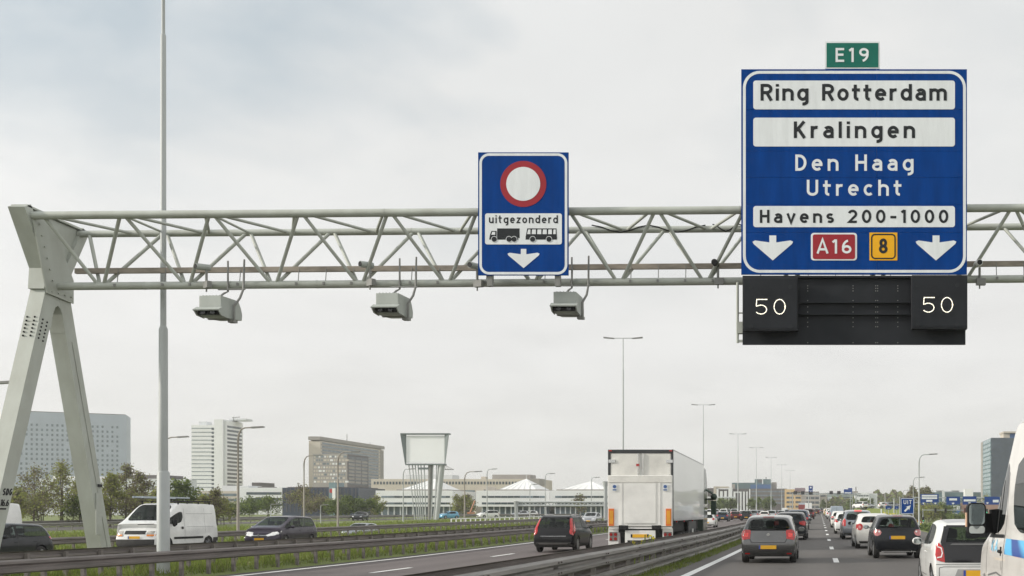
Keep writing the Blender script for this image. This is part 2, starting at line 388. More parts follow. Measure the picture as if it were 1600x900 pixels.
# double sided barrier at our left
g1 = guardrail('guard_rail', 'grey two-tier double steel barrier close beside the grey hatchback', ln(-4.42, 4, 420), 1, STEEL, None, 2.0, 0.0, levels=(0.0, -.45), post_off=-.2)
x0, y0, z0 = g1.location
for mb_, lv in ((rail_mesh(ln(-5.02, 4, 420), -1, .07), 0), (rail_mesh(ln(-5.02, 4, 420), -1, .07 - .45), 1)):
    mb_.v = [(a - x0, b_ - y0, c - z0) for a, b_, c in mb_.v]; mb_.build('rail', STEELDK, g1)
pm = MB().box(-.25, .25, -.04, .04, .55, .66).mesh('spacer', STEELDK)
for k in range(100):
    Y = 5.0 + k * 2.0; o = bpy.data.objects.new('spacer', pm); COL.objects.link(o); o.parent = g1; o.location = (-4.72 - x0, Y - y0, T(-4.5, Y) - z0)
# bolts on the beam face (joint plates)
pm = MB().box(0, .012, -.16, .16, .465, .725).sphere((.09, -.1, .51), .018, n=6).sphere((.09, .1, .51), .018, n=6).sphere((.09, -.1, .69), .018, n=6).sphere((.09, .1, .69), .018, n=6).mesh('joint', STEELDK)
for k in range(40):
    Y = 6.0 + k * 4.0; o = bpy.data.objects.new('joint', pm); COL.objects.link(o); o.parent = g1; o.location = (-4.42 - x0, Y - y0, T(-4.4, Y) - z0)
guardrail('guard_rail', 'long weathered rail on grass in front of the tall mast', ln(-17.7, 14, 420), 1, STEELDK, 'guard rails of the left carriageways')
guardrail('guard_rail', 'rail just behind the mast, back to back with the front one', ln(-19.2, 14, 420), -1, STEELDK, 'guard rails of the left carriageways')
guardrail('guard_rail', 'dark rail behind the white van and the purple people carrier', ln(-33.2, 36, 420), 1, STEELDK, 'guard rails of the left carriageways')
rp = along(RD, 5.2); guardrail('guard_rail', 'rail on the near edge of the far ramp', [p for p in rp if 40 < p[1] < 330], 1, STEEL, 'guard rails of the left carriageways', 2.6)
rp = along(RD, -5.2); guardrail('guard_rail', 'rail on the far edge of the ramp below the billboard', [p for p in rp if 40 < p[1] < 330], 1, STEEL, 'guard rails of the left carriageways', 2.6)
guardrail('guard_rail', 'pale rail along the exit beside the yellow flowers', [(7.9, 120), (8.0, 150), (8.4, 190), (9.0, 240), (9.2, 300)], -1, STEEL, None, 2.6)

# ------------------------------------------------------------------ stroke lettering
def arc(cx, cy, rx, ry, a0, a1, n=12):
    return [(cx + rx * math.cos(R(a0 + (a1 - a0) * k / n)), cy + ry * math.sin(R(a0 + (a1 - a0) * k / n))) for k in range(n + 1)]
s = .085
GL = {
 'R': (.58, [[(s, 0), (s, 1)], [(s, .915)] + arc(.30, .70, .2, .215, 90, -90) + [(s, .485)], [(.30, .485), (.52, 0)]]),
 'i': (.17, [[(s, 0), (s, .73)], [(s, .84), (s, 1.0)]]),
 'n': (.56, [[(s, 0), (s, .73)], arc(.28, .45, .195, .195, 170, 0) + [(.475, 0)]]),
 'h': (.56, [[(s, 0), (s, 1)], arc(.28, .45, .195, .195, 170, 0) + [(.475, 0)]]),
 'u': (.56, [[(.475, 0), (.475, .73)], [(s, .73)] + arc(.28, .28, .195, .195, 180, 350)]),
 'm': (.86, [[(s, 0), (s, .73)], arc(.255, .475, .17, .17, 170, 0) + [(.425, 0)], arc(.595, .475, .17, .17, 170, 0) + [(.765, 0)]]),
 'g': (.56, [arc(.28, .365, .195, .28, 0, 360, 20), [(.475, .73), (.475, -.05)] + arc(.28, -.05, .195, .15, 0, -95)]),
 'd': (.56, [arc(.28, .365, .195, .28, 0, 360, 20), [(.475, 0), (.475, 1)]]),
 'o': (.56, [arc(.28, .365, .195, .28, 0, 360, 20)]),
 'e': (.55, [arc(.28, .365, .195, .28, 4, 315, 18), [(.1, .375), (.535, .375)]]),
 'c': (.50, [arc(.28, .365, .195, .28, 48, 312, 18)]),
 'r': (.38, [[(s, 0), (s, .73)], arc(.29, .44, .205, .205, 172, 75)]),
 't': (.40, [[(.16, .96), (.16, .22)] + arc(.295, .22, .135, .135, 180, 275), [(.0, .645), (.38, .645)]]),
 'a': (.52, [[(.435, 0), (.435, .43)] + arc(.265, .47, .17, .175, 0, 150), [(.435, .42), (.25, .42)] + arc(.25, .25, .165, .165, 90, 270) + [(.30, .085), (.435, .17)]]),
 'K': (.58, [[(s, 0), (s, 1)], [(.50, 1), (.12, .43)], [(.22, .56), (.52, 0)]]),
 'l': (.17, [[(s, 0), (s, 1)]]),
 'D': (.58, [[(s, 0), (s, 1)], [(s, .915), (.22, .915)] + arc(.22, .5, .275, .415, 90, -90) + [(s, .085)]]),
 'H': (.60, [[(s, 0), (s, 1)], [(.515, 0), (.515, 1)], [(s, .52), (.515, .52)]]),
 'U': (.60, [[(s, 1), (s, .3)] + arc(.30, .30, .215, .215, 180, 360) + [(.515, 1)]]),
 'v': (.54, [[(.06, .73), (.27, .03), (.48, .73)]]),
 's': (.46, [arc(.23, .505, .15, .14, 35, 250, 10) + arc(.23, .225, .15, .14, 70, -145, 10)]),
 'z': (.48, [[(.04, .645), (.40, .645), (.08, .085), (.44, .085)]]),
 '0': (.60, [arc(.30, .5, .21, .415, 0, 360, 24)]),
 '1': (.32, [[(.03, .80), (.20, .96)], [(.215, 0), (.215, 1)]]),
 '2': (.58, [arc(.28, .68, .205, .235, 165, -38, 14) + [(.085, .085), (.54, .085)]]),
 '8': (.58, [arc(.29, .705, .165, .21, 0, 360, 18), arc(.29, .285, .2, .2, 0, 360, 18)]),
 '-': (.42, [[(.03, .44), (.39, .44)]]),
 'A': (.66, [[(.05, 0), (.33, 1.0), (.61, 0)], [(.15, .30), (.51, .30)]]),
 '6': (.58, [arc(.29, .30, .205, .215, 0, 360, 18), arc(.42, .40, .335, .52, 180, 100, 8)]),
 '9': (.58, [arc(.29, .70, .205, .215, 0, 360, 18), arc(.16, .60, .335, .52, 0, -80, 8)]),
 'E': (.52, [[(s, 0), (s, 1)], [(s, .915), (.5, .915)], [(s, .52), (.46, .52)], [(s, .085), (.5, .085)]]),
 'I': (.17, [[(s, 0), (s, 1)]]),
 'T': (.54, [[(.27, 0), (.27, 1)], [(.0, .915), (.54, .915)]]),
 'S': (.54, [arc(.27, .71, .19, .205, 35, 260, 10) + arc(.27, .295, .19, .21, 80, -145, 10)]),
 'G': (.60, [arc(.31, .5, .225, .415, 50, 330, 16) + [(.52, .45), (.33, .45)]]),
 'B': (.58, [[(s, 0), (s, 1)], [(s, .915)] + arc(.28, .71, .18, .205, 90, -90) + [(s, .505)], [(s, .505)] + arc(.30, .295, .2, .21, 90, -90) + [(s, .085)]]),
 '5': (.58, [[(.50, .915), (.12, .915), (.10, .54)] + arc(.28, .34, .215, .255, 130, -140, 14)]),
 '.': (.17, [[(s, 0), (s, .17)]]),
 ' ': (.34, []),
}
def text_width(t, h, sp): return sum(GL[c][0] * h + sp for c in t) - sp
def ribbon(mb, pts, hw, fn, depth, mi=0):
    # flat ribbon of half width hw through 2D pts, mapped by fn(u, v, depth)
    if len(pts) < 2: return
    closed = (Vector(pts[0]) - Vector(pts[-1])).length < 1e-4
    P = [Vector(p) for p in pts]; n = len(P); Lf = []; Rt = []
    for i in range(n):
        if closed: a = P[i - 1] if i > 0 else P[n - 2]; c = P[i + 1] if i < n - 1 else P[1]
        else: a = P[max(0, i - 1)]; c = P[min(n - 1, i + 1)]
        d1 = (P[i] - a).normalized() if (P[i] - a).length > 1e-9 else (c - P[i]).normalized()
        d2 = (c - P[i]).normalized() if (c - P[i]).length > 1e-9 else d1
        t = (d1 + d2); t = t.normalized() if t.length > 1e-6 else d1
        nn = Vector((-t.y, t.x)); cs_ = max(.45, nn.dot(Vector((-d1.y, d1.x))))
        Lf.append(P[i] + nn * (hw / cs_)); Rt.append(P[i] - nn * (hw / cs_))
    vs = [fn(p.x, p.y, depth) for p in Lf] + [fn(p.x, p.y, depth) for p in Rt]
    mb.add(vs, [(i, n + i, n + i + 1, i + 1) for i in range(n - 1)], mi)
def letters(mb, t, x, z, h, sp, th, fn, mi=0, wf=1.0):
    # x, z: left end and baseline; fn maps (u, v, depth offset) to a point
    for c in t:
        w, st = GL[c]
        for k, q in enumerate(st):
            ribbon(mb, [(x + u * h * wf, z + v * h) for u, v in q], th * h / 2, fn, k * .0009, mi)
        x += w * h * wf + sp
    return mb
def fit_letters(mb, t, x0, x1, z, h, th, fn, mi=0, wf=1.27):
    w0 = sum(GL[c][0] * h * wf for c in t); sp = (x1 - x0 - w0) / (len(t) - 1)
    return letters(mb, t, x0, z, h, sp, th, fn, mi, wf)
def rrect(x0, x1, z0, z1, r, n=6):
    return arc(x1 - r, z1 - r, r, r, 0, 90, n) + arc(x0 + r, z1 - r, r, r, 90, 180, n) + arc(x0 + r, z0 + r, r, r, 180, 270, n) + arc(x1 - r, z0 + r, r, r, 270, 360, n)
def plate(poly, y, th, mt, name, parent):
    return MB().prism(poly, 'y', y, y + th).build(name, mt, parent)

# ------------------------------------------------------------------ gantry over the carriageways
GY0, GY1, GYB = 28.47, 30.35, 29.4                     # front top, rear top and bottom chord
def tilt(X): return (X + 20.9) * 0.0078
XL, XR = -20.9, 13.3
gan = empty('sign_gantry', (XL, GYB, -.15), 'pale grey-green lattice truss gantry on an A-shaped leg spanning the motorway', 'gantry')
def gb(mb, name, m=GANTRY, bevel=0):
    ox, oy, oz = gan.location; mb.v = [(a - ox, b_ - oy, c - oz) for a, b_, c in mb.v]; return mb.build(name, m, gan, bevel)
ZT, ZB = 9.40, 7.72
def tp(X, Y): return (X, Y, ZT + tilt(X))
def bp_(X): return (X, GYB, ZB + tilt(X))
def flanged(p, q, r, step):
    mb = MB().tube([p, q], r, 14)
    p, q = Vector(p), Vector(q); d = (q - p).normalized(); n = int((q - p).length / step)
    for k in range(1, n): c = p + d * step * k; mb.tube([c - d * .012, c + d * .012], r * 1.06, 14)
    return mb
gb(flanged(tp(XL, GY0), tp(XR, GY0), .105, 9.4), 'chord'); gb(flanged(tp(XL, GY1), tp(XR, GY1), .095, 9.4), 'chord'); gb(flanged(bp_(XL + .1), bp_(XR), .105, 2.36), 'chord')
bn = [-19.63 + 2.36 * k for k in range(14)]; tn = [-18.46 + 2.36 * k for k in range(13)]
def brace(p, q, r=.048):
    gb(MB().tube([p, q], r, 8, cap=False), 'brace')
brace(tp(XL + .35, GY0), bp_(bn[0] - .06)); brace(tp(XL + .3, GY1), bp_(bn[0] - .03))
for k, X in enumerate(tn):
    for Y in (GY0, GY1):
        brace(tp(X - .05, Y), bp_(bn[k] + .06)); brace(tp(X + .05, Y), bp_(bn[k + 1] - .06))
    brace(tp(X + .12, GY0), tp(X + 1.12, GY1), .042); brace(tp(X + 1.24, GY1), tp(X + 2.2, GY0), .042)
    if k < 2: brace(tp(X, GY0), tp(X, GY1), .035)
brace(tp(XL + .5, GY0), tp(tn[0] - .9, GY1), .042)
tray = MB().beam((XL + .5, 29.5, 8.16), (XR, 29.5, 8.16 + tilt(XR)), .14, .10, up=(0, 0, 1))
gb(tray, 'cable_tray', GANTRYB)
cl = MB(); X = -19.2
while X < XR:
    gb(MB().tube([(X, 29.46, 8.2 + tilt(X)), (X, GYB, ZB + .05 + tilt(X))], .012, 5), 'hanger_rod', LAMPG); cl.box(X - .03, X + .03, GYB - .125, GYB + .06, ZB - .03 + tilt(X), ZB + .04 + tilt(X)); X += random.choice([.75, 1.3, 1.6])
gb(cl, 'clamp', LAMPG)
cbl = MB()
for a, c in ((-6.4, -3.2), (-3.0, -1.5)):
    cbl.tube([(a + (c - a) * k / 12, GY1 - .10, ZT + tilt(a) + .03 + .10 * math.cos(k * math.pi / 3) - .02) for k in range(13)], .018, 6)
gb(cbl, 'cable', BLACK)
# A-shaped leg
HEAD = [(28.2, 9.55), (28.5, 9.55), (30.4, 9.50), (30.65, 9.46), (29.90, 8.15), (29.90, 7.55), (28.98, 7.55), (28.98, 8.15)]
gb(MB().prism(HEAD, 'x', -21.18, -20.92), 'head')
fl = MB(); pts = HEAD
for i, j in ((0, 7), (7, 6), (3, 4), (4, 5), (0, 3)):
    p, q = pts[i], pts[j]; c = Vector((29.4, 8.5)); 
    def ins(p, k=.13): v = (c - Vector(p)).normalized(); return Vector(p) + Vector((v.x, 0)) * k if abs(p[1] - 9.5) > .1 else Vector(p) + Vector((v.x * k, .07))
    a, d = ins(p), ins(q)
    fl.beam((-21.05, a.x, a.y), (-21.05, d.x, d.y), .44, .27 if (i, j) != (0, 3) else .05)
gb(fl, 'head_frame')
plt = MB().prism([(28.95, 7.45), (29.98, 7.36), (29.98, 8.0), (29.2, 9.3), (28.4, 9.38)], 'x', -20.82, -20.785)
for k in range(6):
    plt.box(-20.785, -20.75, 28.62 + .1 * k, 28.66 + .1 * k, 9.2 - .28 * k, 9.24 - .28 * k)
for k in range(4): plt.box(-20.785, -20.75, 29.1 + .25 * k, 29.14 + .25 * k, 7.5, 7.54)
gb(plt, 'end_plate')
gb(MB().prism([(28.985, 7.6), (29.895, 7.6), (30.13, 6.65), (29.72, 6.5), (29.62, 6.95), (29.53, 7.14), (29.44, 7.20), (29.35, 7.14), (29.26, 6.95), (29.16, 6.5), (28.71, 6.65)], 'x', -21.255, -20.845).box(-21.256, -20.844, 28.98, 29.9, 7.45, 8.17), 'joint')
lf = MB().beam((-21.05, 29.19, 7.5), (-21.05, 27.03, .28), .42, .42); gb(lf, 'leg')
lr = MB().beam((-21.05, 29.69, 7.5), (-21.05, 31.5, .28), .42, .42)
lr.beam((-20.83, 30.0, 6.3), (-20.83, 31.52, .4), .012, .05)
gb(lr, 'leg')
bolts = MB()
for i in range(6):
    for j in range(2):
        zc = 6.72 - .105 * i; yc = 29.19 - 2.16 * (7.5 - zc) / 7.22
        bolts.sphere((-21.17 + .20 * j, yc - .217, zc + .05), .027, n=6); bolts.sphere((-20.838, yc - .10 + .16 * j, zc - .05 * j), .027, n=6)
gb(bolts, 'bolt', BLACK)
for Yc in (26.98, 31.55): gb(MB().box(-21.45, -20.65, Yc - .5, Yc + .5, -.5, .30), 'plinth', CONC, .03)
# small cover plate and the marking on the legs
gb(MB().box(-20.838, -20.81, 30.95, 31.2, .9, 2.1), 'cover_plate')
def on_leg(u, v, d):   # u along the road, v along the front leg, on its inner side
    t = (7.5 - v) / 7.22; yc = 29.19 - 2.16 * t
    return (-20.835 + d, yc + u, v)
mk = MB(); fit_letters(mk, 'SDG', -.11, .19, 1.98, .17, .24, on_leg, wf=.8); fit_letters(mk, '16.6', -.11, .17, 1.70, .17, .22, on_leg, wf=.9)
ribbon(mk, [(-.11, 1.63), (.12, 1.63)], .02, on_leg, 0.002); gb(mk, 'lettering', BLACK)
gb(MB().box(-20.838, -20.80, 31.02, 31.2, 2.28, 2.36), 'marker', BLACK)
gb(MB().prism(HEAD, 'x', XR, XR + .3), 'head'); gb(MB().beam((XR + .15, 28.97, 7.6), (XR + .15, 27.03, -1.6), .42, .42), 'leg'); gb(MB().beam((XR + .15, 29.62, 7.6), (XR + .15, 31.5, -1.6), .42, .42), 'leg')

# ------------------------------------------------------------------ large direction sign
SY = 28.05; SS = F / SY
def sx(px): return PX(px, SS)
def sz(py): return PZ(py, SS)
def local(root):
    ox, oy, oz = root.location
    def f(mb, name, m, bevel=0):
        mb.v = [(a - ox, b_ - oy, c - oz) for a, b_, c in mb.v]; return mb.build(name, m, root, bevel)
    return f
def yface(Y):
    return lambda u, v, d: (u, Y - d, v)
big = empty('direction_sign', (sx(1334), SY, sz(429)), 'tall blue panel reading Ring Rotterdam, Kralingen, Den Haag, Utrecht', 'road sign')
q = local(big)
rows = [108, 171, 236, 277.5, 319, 363, 429]
pb = MB()
for a, c in zip(rows, rows[1:]):
    for xa, xb in ((1158, 1370), (1370, 1511)):
        pb.box(sx(xa) + .003, sx(xb) - .003, SY, SY + .05, sz(c) + .003, sz(a) - .003)
q(pb, 'panel', SBLUE)
bk = MB()
for px in (1200, 1334, 1470): bk.box(sx(px) - .06, sx(px) + .06, SY + .055, SY + .18, sz(425), sz(112))
bk.box(sx(1159), sx(1510), SY + .051, SY + .054, sz(428), sz(109))
q(bk, 'back_frame', LAMPG)
bd = MB(); r0 = rrect(sx(1163), sx(1507), sz(424), sz(113), .40, 8); ribbon(bd, r0 + [r0[0]], .037, yface(SY - .004), 0); q(bd, 'border', SWHITE)
for nm, (a, b_, c, d) in {'a': (1177, 126, 1492, 171), 'b': (1177, 184, 1492, 229), 'c': (1177, 322, 1492, 355)}.items():
    q(MB().prism(rrect(sx(a), sx(c), sz(d), sz(b_), .07), 'y', SY - .008, SY - .001), 'white_panel', SWHITE)
fy = yface(SY - .013)
lt = MB(); fit_letters(lt, 'Ring Rotterdam', sx(1188), sx(1480), sz(157.5), sz(131.5) - sz(157.5), .19, fy); q(lt, 'lettering', SBLACK)
lt = MB(); fit_letters(lt, 'Kralingen', sx(1240), sx(1430), sz(216), sz(190) - sz(216), .19, fy); q(lt, 'lettering', SBLACK)
lt = MB(); fit_letters(lt, 'Havens 200-1000', sx(1187), sx(1482), sz(348.5), sz(328) - sz(348.5), .19, fy)
q(lt, 'lettering', SBLACK)
lt = MB(); fit_letters(lt, 'Den Haag', sx(1242), sx(1428), sz(267), sz(241.5) - sz(267), .165, yface(SY - .006)); q(lt, 'lettering', SWHITE)
lt = MB(); fit_letters(lt, 'Utrecht', sx(1260), sx(1409), sz(306), sz(281) - sz(306), .165, yface(SY - .006))
q(lt, 'lettering', SWHITE)
ARR = [(-.5, .66), (-.53, .75), (-.46, .80), (-.09, .72), (-.09, 1.0), (.09, 1.0), (.09, .72), (.46, .80), (.53, .75), (.5, .66), (0, 0)]
def arrow(px, py0, py1, Y, w, fx, fz, k=1.0):
    z0_ = fz(py1); h = fz(py0) - z0_
    return MB().prism([(fx(px) + u * w, z0_ + v * h) for u, v in ARR], 'y', Y - .009, Y - .002)
for px in (1207.5, 1462.5): q(arrow(px, 368, 407, SY, 1.0, sx, sz), 'arrow', SWHITE)
sh = empty('route_shield', (sx(1302.5), SY - .02, sz(407)), 'red motorway number shield reading A16', 'road sign'); q2 = local(sh)
q2(MB().prism(rrect(sx(1267), sx(1339), sz(407), sz(364), .08), 'y', SY - .012, SY - .002), 'white_edge', SWHITE)
q2(MB().prism(rrect(sx(1270), sx(1336), sz(405), sz(366.5), .055), 'y', SY - .018, SY - .0125), 'red_field', SRED)
lt = MB(); fit_letters(lt, 'A16', sx(1276), sx(1331), sz(396.5), sz(374.5) - sz(396.5), .16, yface(SY - .024)); q2(lt, 'lettering', SWHITE)
sh = empty('ring_number', (sx(1380), SY - .02, sz(407)), 'yellow square plate reading 8', 'road sign'); q2 = local(sh)
q2(MB().box(sx(1358.5), sx(1402), SY - .012, SY - .002, sz(407), sz(363.5)), 'yellow_field', SYEL)
lt = MB(); r0 = rrect(sx(1362), sx(1398.5), sz(404), sz(366.5), .09); ribbon(lt, r0 + [r0[0]], .018, yface(SY - .016), 0)
letters(lt, '8', sx(1380) - .29 * .385, sz(396), .385, 0, .19, yface(SY - .016)); q2(lt, 'lettering', SBLACK)
e = empty('route_plate', (sx(1332), SY, sz(106)), 'green plate reading E19 on top of the large blue panel', 'road sign'); q2 = local(e)
q2(MB().prism(rrect(sx(1289), sx(1375), sz(107), sz(64.5), .02), 'y', SY + .01, SY + .05), 'white_edge', SWHITE)
q2(MB().box(sx(1291.5), sx(1372.5), SY + .002, SY + .0095, sz(105), sz(67)), 'green_field', SGREEN)
lt = MB(); fit_letters(lt, 'E19', sx(1305), sx(1358), sz(97), sz(75) - sz(97), .16, yface(SY - .004)); q2(lt, 'lettering', SWHITE)
q2(MB().box(sx(1310), sx(1314), SY + .052, SY + .10, sz(125), sz(70)).box(sx(1350), sx(1354), SY + .052, SY + .10, sz(125), sz(70)), 'bracket', LAMPG)

# matrix boards under the sign
fr = empty('signal_backboard', (sx(1334), SY, sz(538)), 'black backing frame hanging below the large blue panel', 'signal frame'); q = local(fr)
bb = MB().box(sx(1160), sx(1509), SY + .05, SY + .12, sz(538), sz(430))
q(bb, 'back_panel', MSIB)
rb = MB()
for py in (433, 472.5, 491): rb.box(sx(1161), sx(1508), SY - .05, SY + .049, sz(py + 1.2), sz(py - 1.2))
q(rb, 'rail', MSIB)
rv = MB()
for px in (1262, 1333, 1368.5, 1371.5, 1403):
    for py in (446, 450, 454, 469, 479, 487, 496, 503, 510, 535): rv.box(sx(px) - .011, sx(px) + .011, SY + .04, SY + .0495, sz(py) - .011, sz(py) + .011)
q(rv, 'rivet', LAMPG)
q(MB().tube([(sx(1152), SY + .1, sz(440)), (sx(1152), SY + .1, sz(535))], .035, 8).box(sx(1152), sx(1163), SY + .08, SY + .12, sz(534), sz(530)).box(sx(1152), sx(1163), SY + .08, SY + .12, sz(489), sz(487)).box(sx(1151), sx(1161), SY + .05, SY + .25, sz(520), sz(502)), 'conduit', GANTRY)
for a, c in ((1162, 1247), (1423, 1509)):
    t_ = 437 if a < 1200 else 434
    ms = empty('matrix_board', (sx((a + c) / 2), SY, sz(520)), 'black matrix board lit 50, ' + ('the one above the left lane under Ring Rotterdam' if a < 1200 else 'the one above the right lane at the panel end'), 'matrix sign', 'lit speed boards'); q2 = local(ms)
    q2(MB().box(sx(a), sx(c), SY - .32, SY - .052, sz(t_ + 83), sz(t_)), 'housing', MSI, .01)
    q2(MB().box(sx(a) + .03, sx(c) - .03, SY - .335, SY - .321, sz(t_ + 80), sz(t_ + 3)), 'screen', MSIB)
    ld = MB(); S2 = F / (SY - .34)
    x = PX((a + c) / 2 - 27, S2); zb = PZ(t_ + 56, S2); hh = 27.5 / S2
    for ch, off in (('5', 0), ('0', 28.3 / S2)):
        for st in GL[ch][1]:
            P = [Vector((x + off + u * hh * 1.5, zb + v * hh)) for u, v in st]
            Ls = [0]
            for i in range(1, len(P)): Ls.append(Ls[-1] + (P[i] - P[i - 1]).length)
            nd_ = max(3, int(Ls[-1] / .036))
            for k in range(nd_ + 1):
                t = Ls[-1] * k / nd_; i = 1
                while i < len(Ls) - 1 and Ls[i] < t: i += 1
                p = P[i - 1].lerp(P[i], (t - Ls[i - 1]) / max(1e-6, Ls[i] - Ls[i - 1]))
                ld.prism([(p.x + .0145 * math.cos(j * math.pi / 3), p.y + .0145 * math.sin(j * math.pi / 3)) for j in range(6)], 'y', SY - .342, SY - .336)
    q2(ld, 'lettering', LED)
    lm = MB()
    for dx in (11, 73):
        for dy in (11, 73): lm.tube([(PX(a + dx, S2), SY - .345, PZ(t_ + dy, S2)), (PX(a + dx, S2), SY - .336, PZ(t_ + dy, S2))], .055, 14)
    q2(lm, 'lamp', MSI)

# ------------------------------------------------------------------ bus and lorry lane sign
s2 = empty('lane_sign', (sx(818), SY, sz(430)), 'blue sign with red ring and uitgezonderd panel for lorry and bus', 'road sign'); q = local(s2)
q(MB().box(sx(747), sx(888), SY, SY + .05, sz(430), sz(238)), 'panel', SBLUE)
q(MB().box(sx(760), sx(768), SY + .052, SY + .2, sz(446), sz(250)).box(sx(866), sx(874), SY + .052, SY + .2, sz(446), sz(250)), 'back_frame', LAMPG)
bd = MB(); r0 = rrect(sx(751), sx(884.5), sz(427), sz(241.5), .22, 8); ribbon(bd, r0 + [r0[0]], .033, yface(SY - .004), 0); q(bd, 'border', SWHITE)
cx, cz_ = sx(817.7), sz(287.5); ro = 36 / SS
q(MB().prism(arc(cx, cz_, ro, ro, 0, 352, 44), 'y', SY - .008, SY - .002), 'red_ring', SRED)
q(MB().prism(arc(cx, cz_, 26.5 / SS, 26.5 / SS, 0, 352, 44), 'y', SY - .013, SY - .0085), 'white_disc', SWHITE)
q(MB().prism(rrect(sx(758), sx(878), sz(382), sz(333.5), .06), 'y', SY - .008, SY - .002), 'white_panel', SWHITE)
lt = MB(); fit_letters(lt, 'uitgezonderd', sx(764), sx(872), sz(349), sz(336.5) - sz(349), .17, yface(SY - .012), wf=1.1); q(lt, 'lettering', SBLACK)
ic = MB()
def pp(pts, y=SY - .012, mi=0): ic.prism([(sx(a), sz(b_)) for a, b_ in pts], 'y', y, y + .003, mi)
pp([(777, 357), (812, 357), (812, 372), (777, 372)]); pp([(764.5, 374.5), (765.5, 368), (768, 361), (776, 361), (776, 372), (810, 372.5), (810, 374.5)])
pp([(768, 367), (769.5, 362.5), (774, 362.5), (774, 367)], SY - .0155, 1)
for a in (772.5, 795.5, 803.5): ic.prism(arc(sx(a), sz(374), 4.1 / SS, 4.1 / SS, 0, 345, 18), 'y', SY - .0195, SY - .0165, 0); ic.prism(arc(sx(a), sz(374), 4.9 / SS, 4.9 / SS, 0, 345, 18), 'y', SY - .0163, SY - .0156, 1)
pp([(821.5, 374.5), (821.5, 370), (824, 357), (869.5, 357), (870.5, 374), (869, 374.5)])
for a, c in ((825, 829), (831, 837.5), (839.5, 846), (848, 854.5), (856.5, 862.5), (864.5, 868.5)): pp([(a if a > 826 else a - 1.2, 366), (a + .6, 358.8), (c, 358.8), (c, 366)], SY - .0155, 1)
for a in (832.5, 858): ic.prism(arc(sx(a), sz(374), 4.1 / SS, 4.1 / SS, 0, 345, 18), 'y', SY - .0195, SY - .0165, 0); ic.prism(arc(sx(a), sz(374), 4.9 / SS, 4.9 / SS, 0, 345, 18), 'y', SY - .0163, SY - .0156, 1)
q(ic, 'pictogram', [SBLACK, SWHITE])
q(arrow(818.2, 389, 419, SY, .79, sx, sz), 'arrow', SWHITE)

# ------------------------------------------------------------------ detector housings and little cameras on the gantry
CAMG = mat('housing_grey', (0.36, 0.385, 0.36), 0.5, var=0.08, scale=2)
def housing(px, py, label, yaw):
    s_ = F / 28.6; X = PX(px, s_); Z = PZ(py, s_)
    r = empty('camera_housing', (X, 28.9, Z), label, 'camera', 'detector cameras hanging from the gantry', yaw)
    # box with flared hood, open underside front
    w = .41
    prof = [(-.55, .56), (.50, .56), (.66, .30), (.75, .05), (.72, -.20), (.1, -.26), (-.4, -.26), (-.62, -.02), (-.55, .08)]
    MB().prism(prof, 'x', -w, w).build('shell', CAMG, r, .02)
    MB().prism([(-.60, .10), (-.82, -.04), (-.80, -.08), (-.56, .05)], 'x', -w - .07, w + .07).prism([(-.56, .04), (-.80, -.07), (-.62, -.24), (-.2, -.28), (-.2, -.02)], 'x', -w - .055, -w - .02).prism([(-.56, .04), (-.80, -.07), (-.62, -.24), (-.2, -.28), (-.2, -.02)], 'x', w + .02, w + .055).build('hood', CAMG, r)
    MB().box(-w + .02, w - .02, -.64, -.60, -.22, -.03).build('window', BLACK, r)
    for k in (-1, 1): MB().tube([(.18 * k, -.70, -.13), (.18 * k, -.63, -.13)], .085, 14).build('lens', DGLASS, r)
    hw = MB().tube([(w + .08, .1, -.42), (w + .08, .1, .28), (w + .20, .25, .62), (w + .22, .45, 1.05), (w + .22, .5, 2.25)], [.045, .045, .045, .04, .034], 8)
    hw.tube([(-w + .3, .2, .54), (-w + .28, .2, .66), (-w + .35, .35, .84), (-w + .42, .5, .95), (-w + .42, .5, 2.2)], [.04, .04, .04, .036, .032], 8)
    hw.box(w - .1, w + .14, .0, .22, -.40, -.30).box(-w, w, -.05, .05, -.29, -.25)
    hw.tube([(-w + .1, .42, 1.02), (w + .3, .42, 1.02)], .03, 6)
    hw.build('bracket', LAMPG, r)
    rb = MB()
    for k in range(6): rb.box(-.3 + .12 * k - .012, -.3 + .12 * k + .012, -.5, .45, .56, .59)
    rb.build('fin', CAMG, r); r.scale = (.74, .74, .67)
    return r
housing(333, 485, 'grey camera box hanging nearest the A-shaped leg', R(-3))
housing(608, 481, 'grey camera box hanging midway between leg and red-ring sign', R(-2))
housing(884, 479, 'grey camera box hanging under the red-ring sign', R(0))
def cctv(px, py, label, yaw, m):
    s_ = F / 29.2; r = empty('camera', (PX(px, s_), 29.2, PZ(py, s_)), label, 'camera', 'small cameras along the gantry', yaw)
    MB().tube([(0, -.2, 0), (0, .16, .02)], .085, 14).build('barrel', m, r)
    MB().tube([(0, -.215, 0), (0, -.2005, 0)], .07, 14).build('lens', BLACK, r)
    MB().tube([(.06, .05, -.08), (.06, .05, -.42)], .035, 8).box(-.03, .22, 0, .12, -.56, -.38).tube([(.06, .05, -.42), (.06, .05, -.66)], .022, 6).build('mount', LAMPG, r)
cctv(318, 418, 'pale tube camera above the first hanging box', R(-38), CAMG); cctv(573.5, 414.5, 'pale tube camera above the middle hanging box', R(-36), CAMG)
cctv(741, 416, 'tube camera peeping out left of the red-ring sign', R(-18), CAMG); cctv(1118, 412, 'dark tube camera just left of the large blue panel', R(-4), BLACK)
cctv(1528, 412.5, 'pale tube camera right of the large blue panel', R(6), WHITEP)
# detector masts above the boxes are part of their brackets

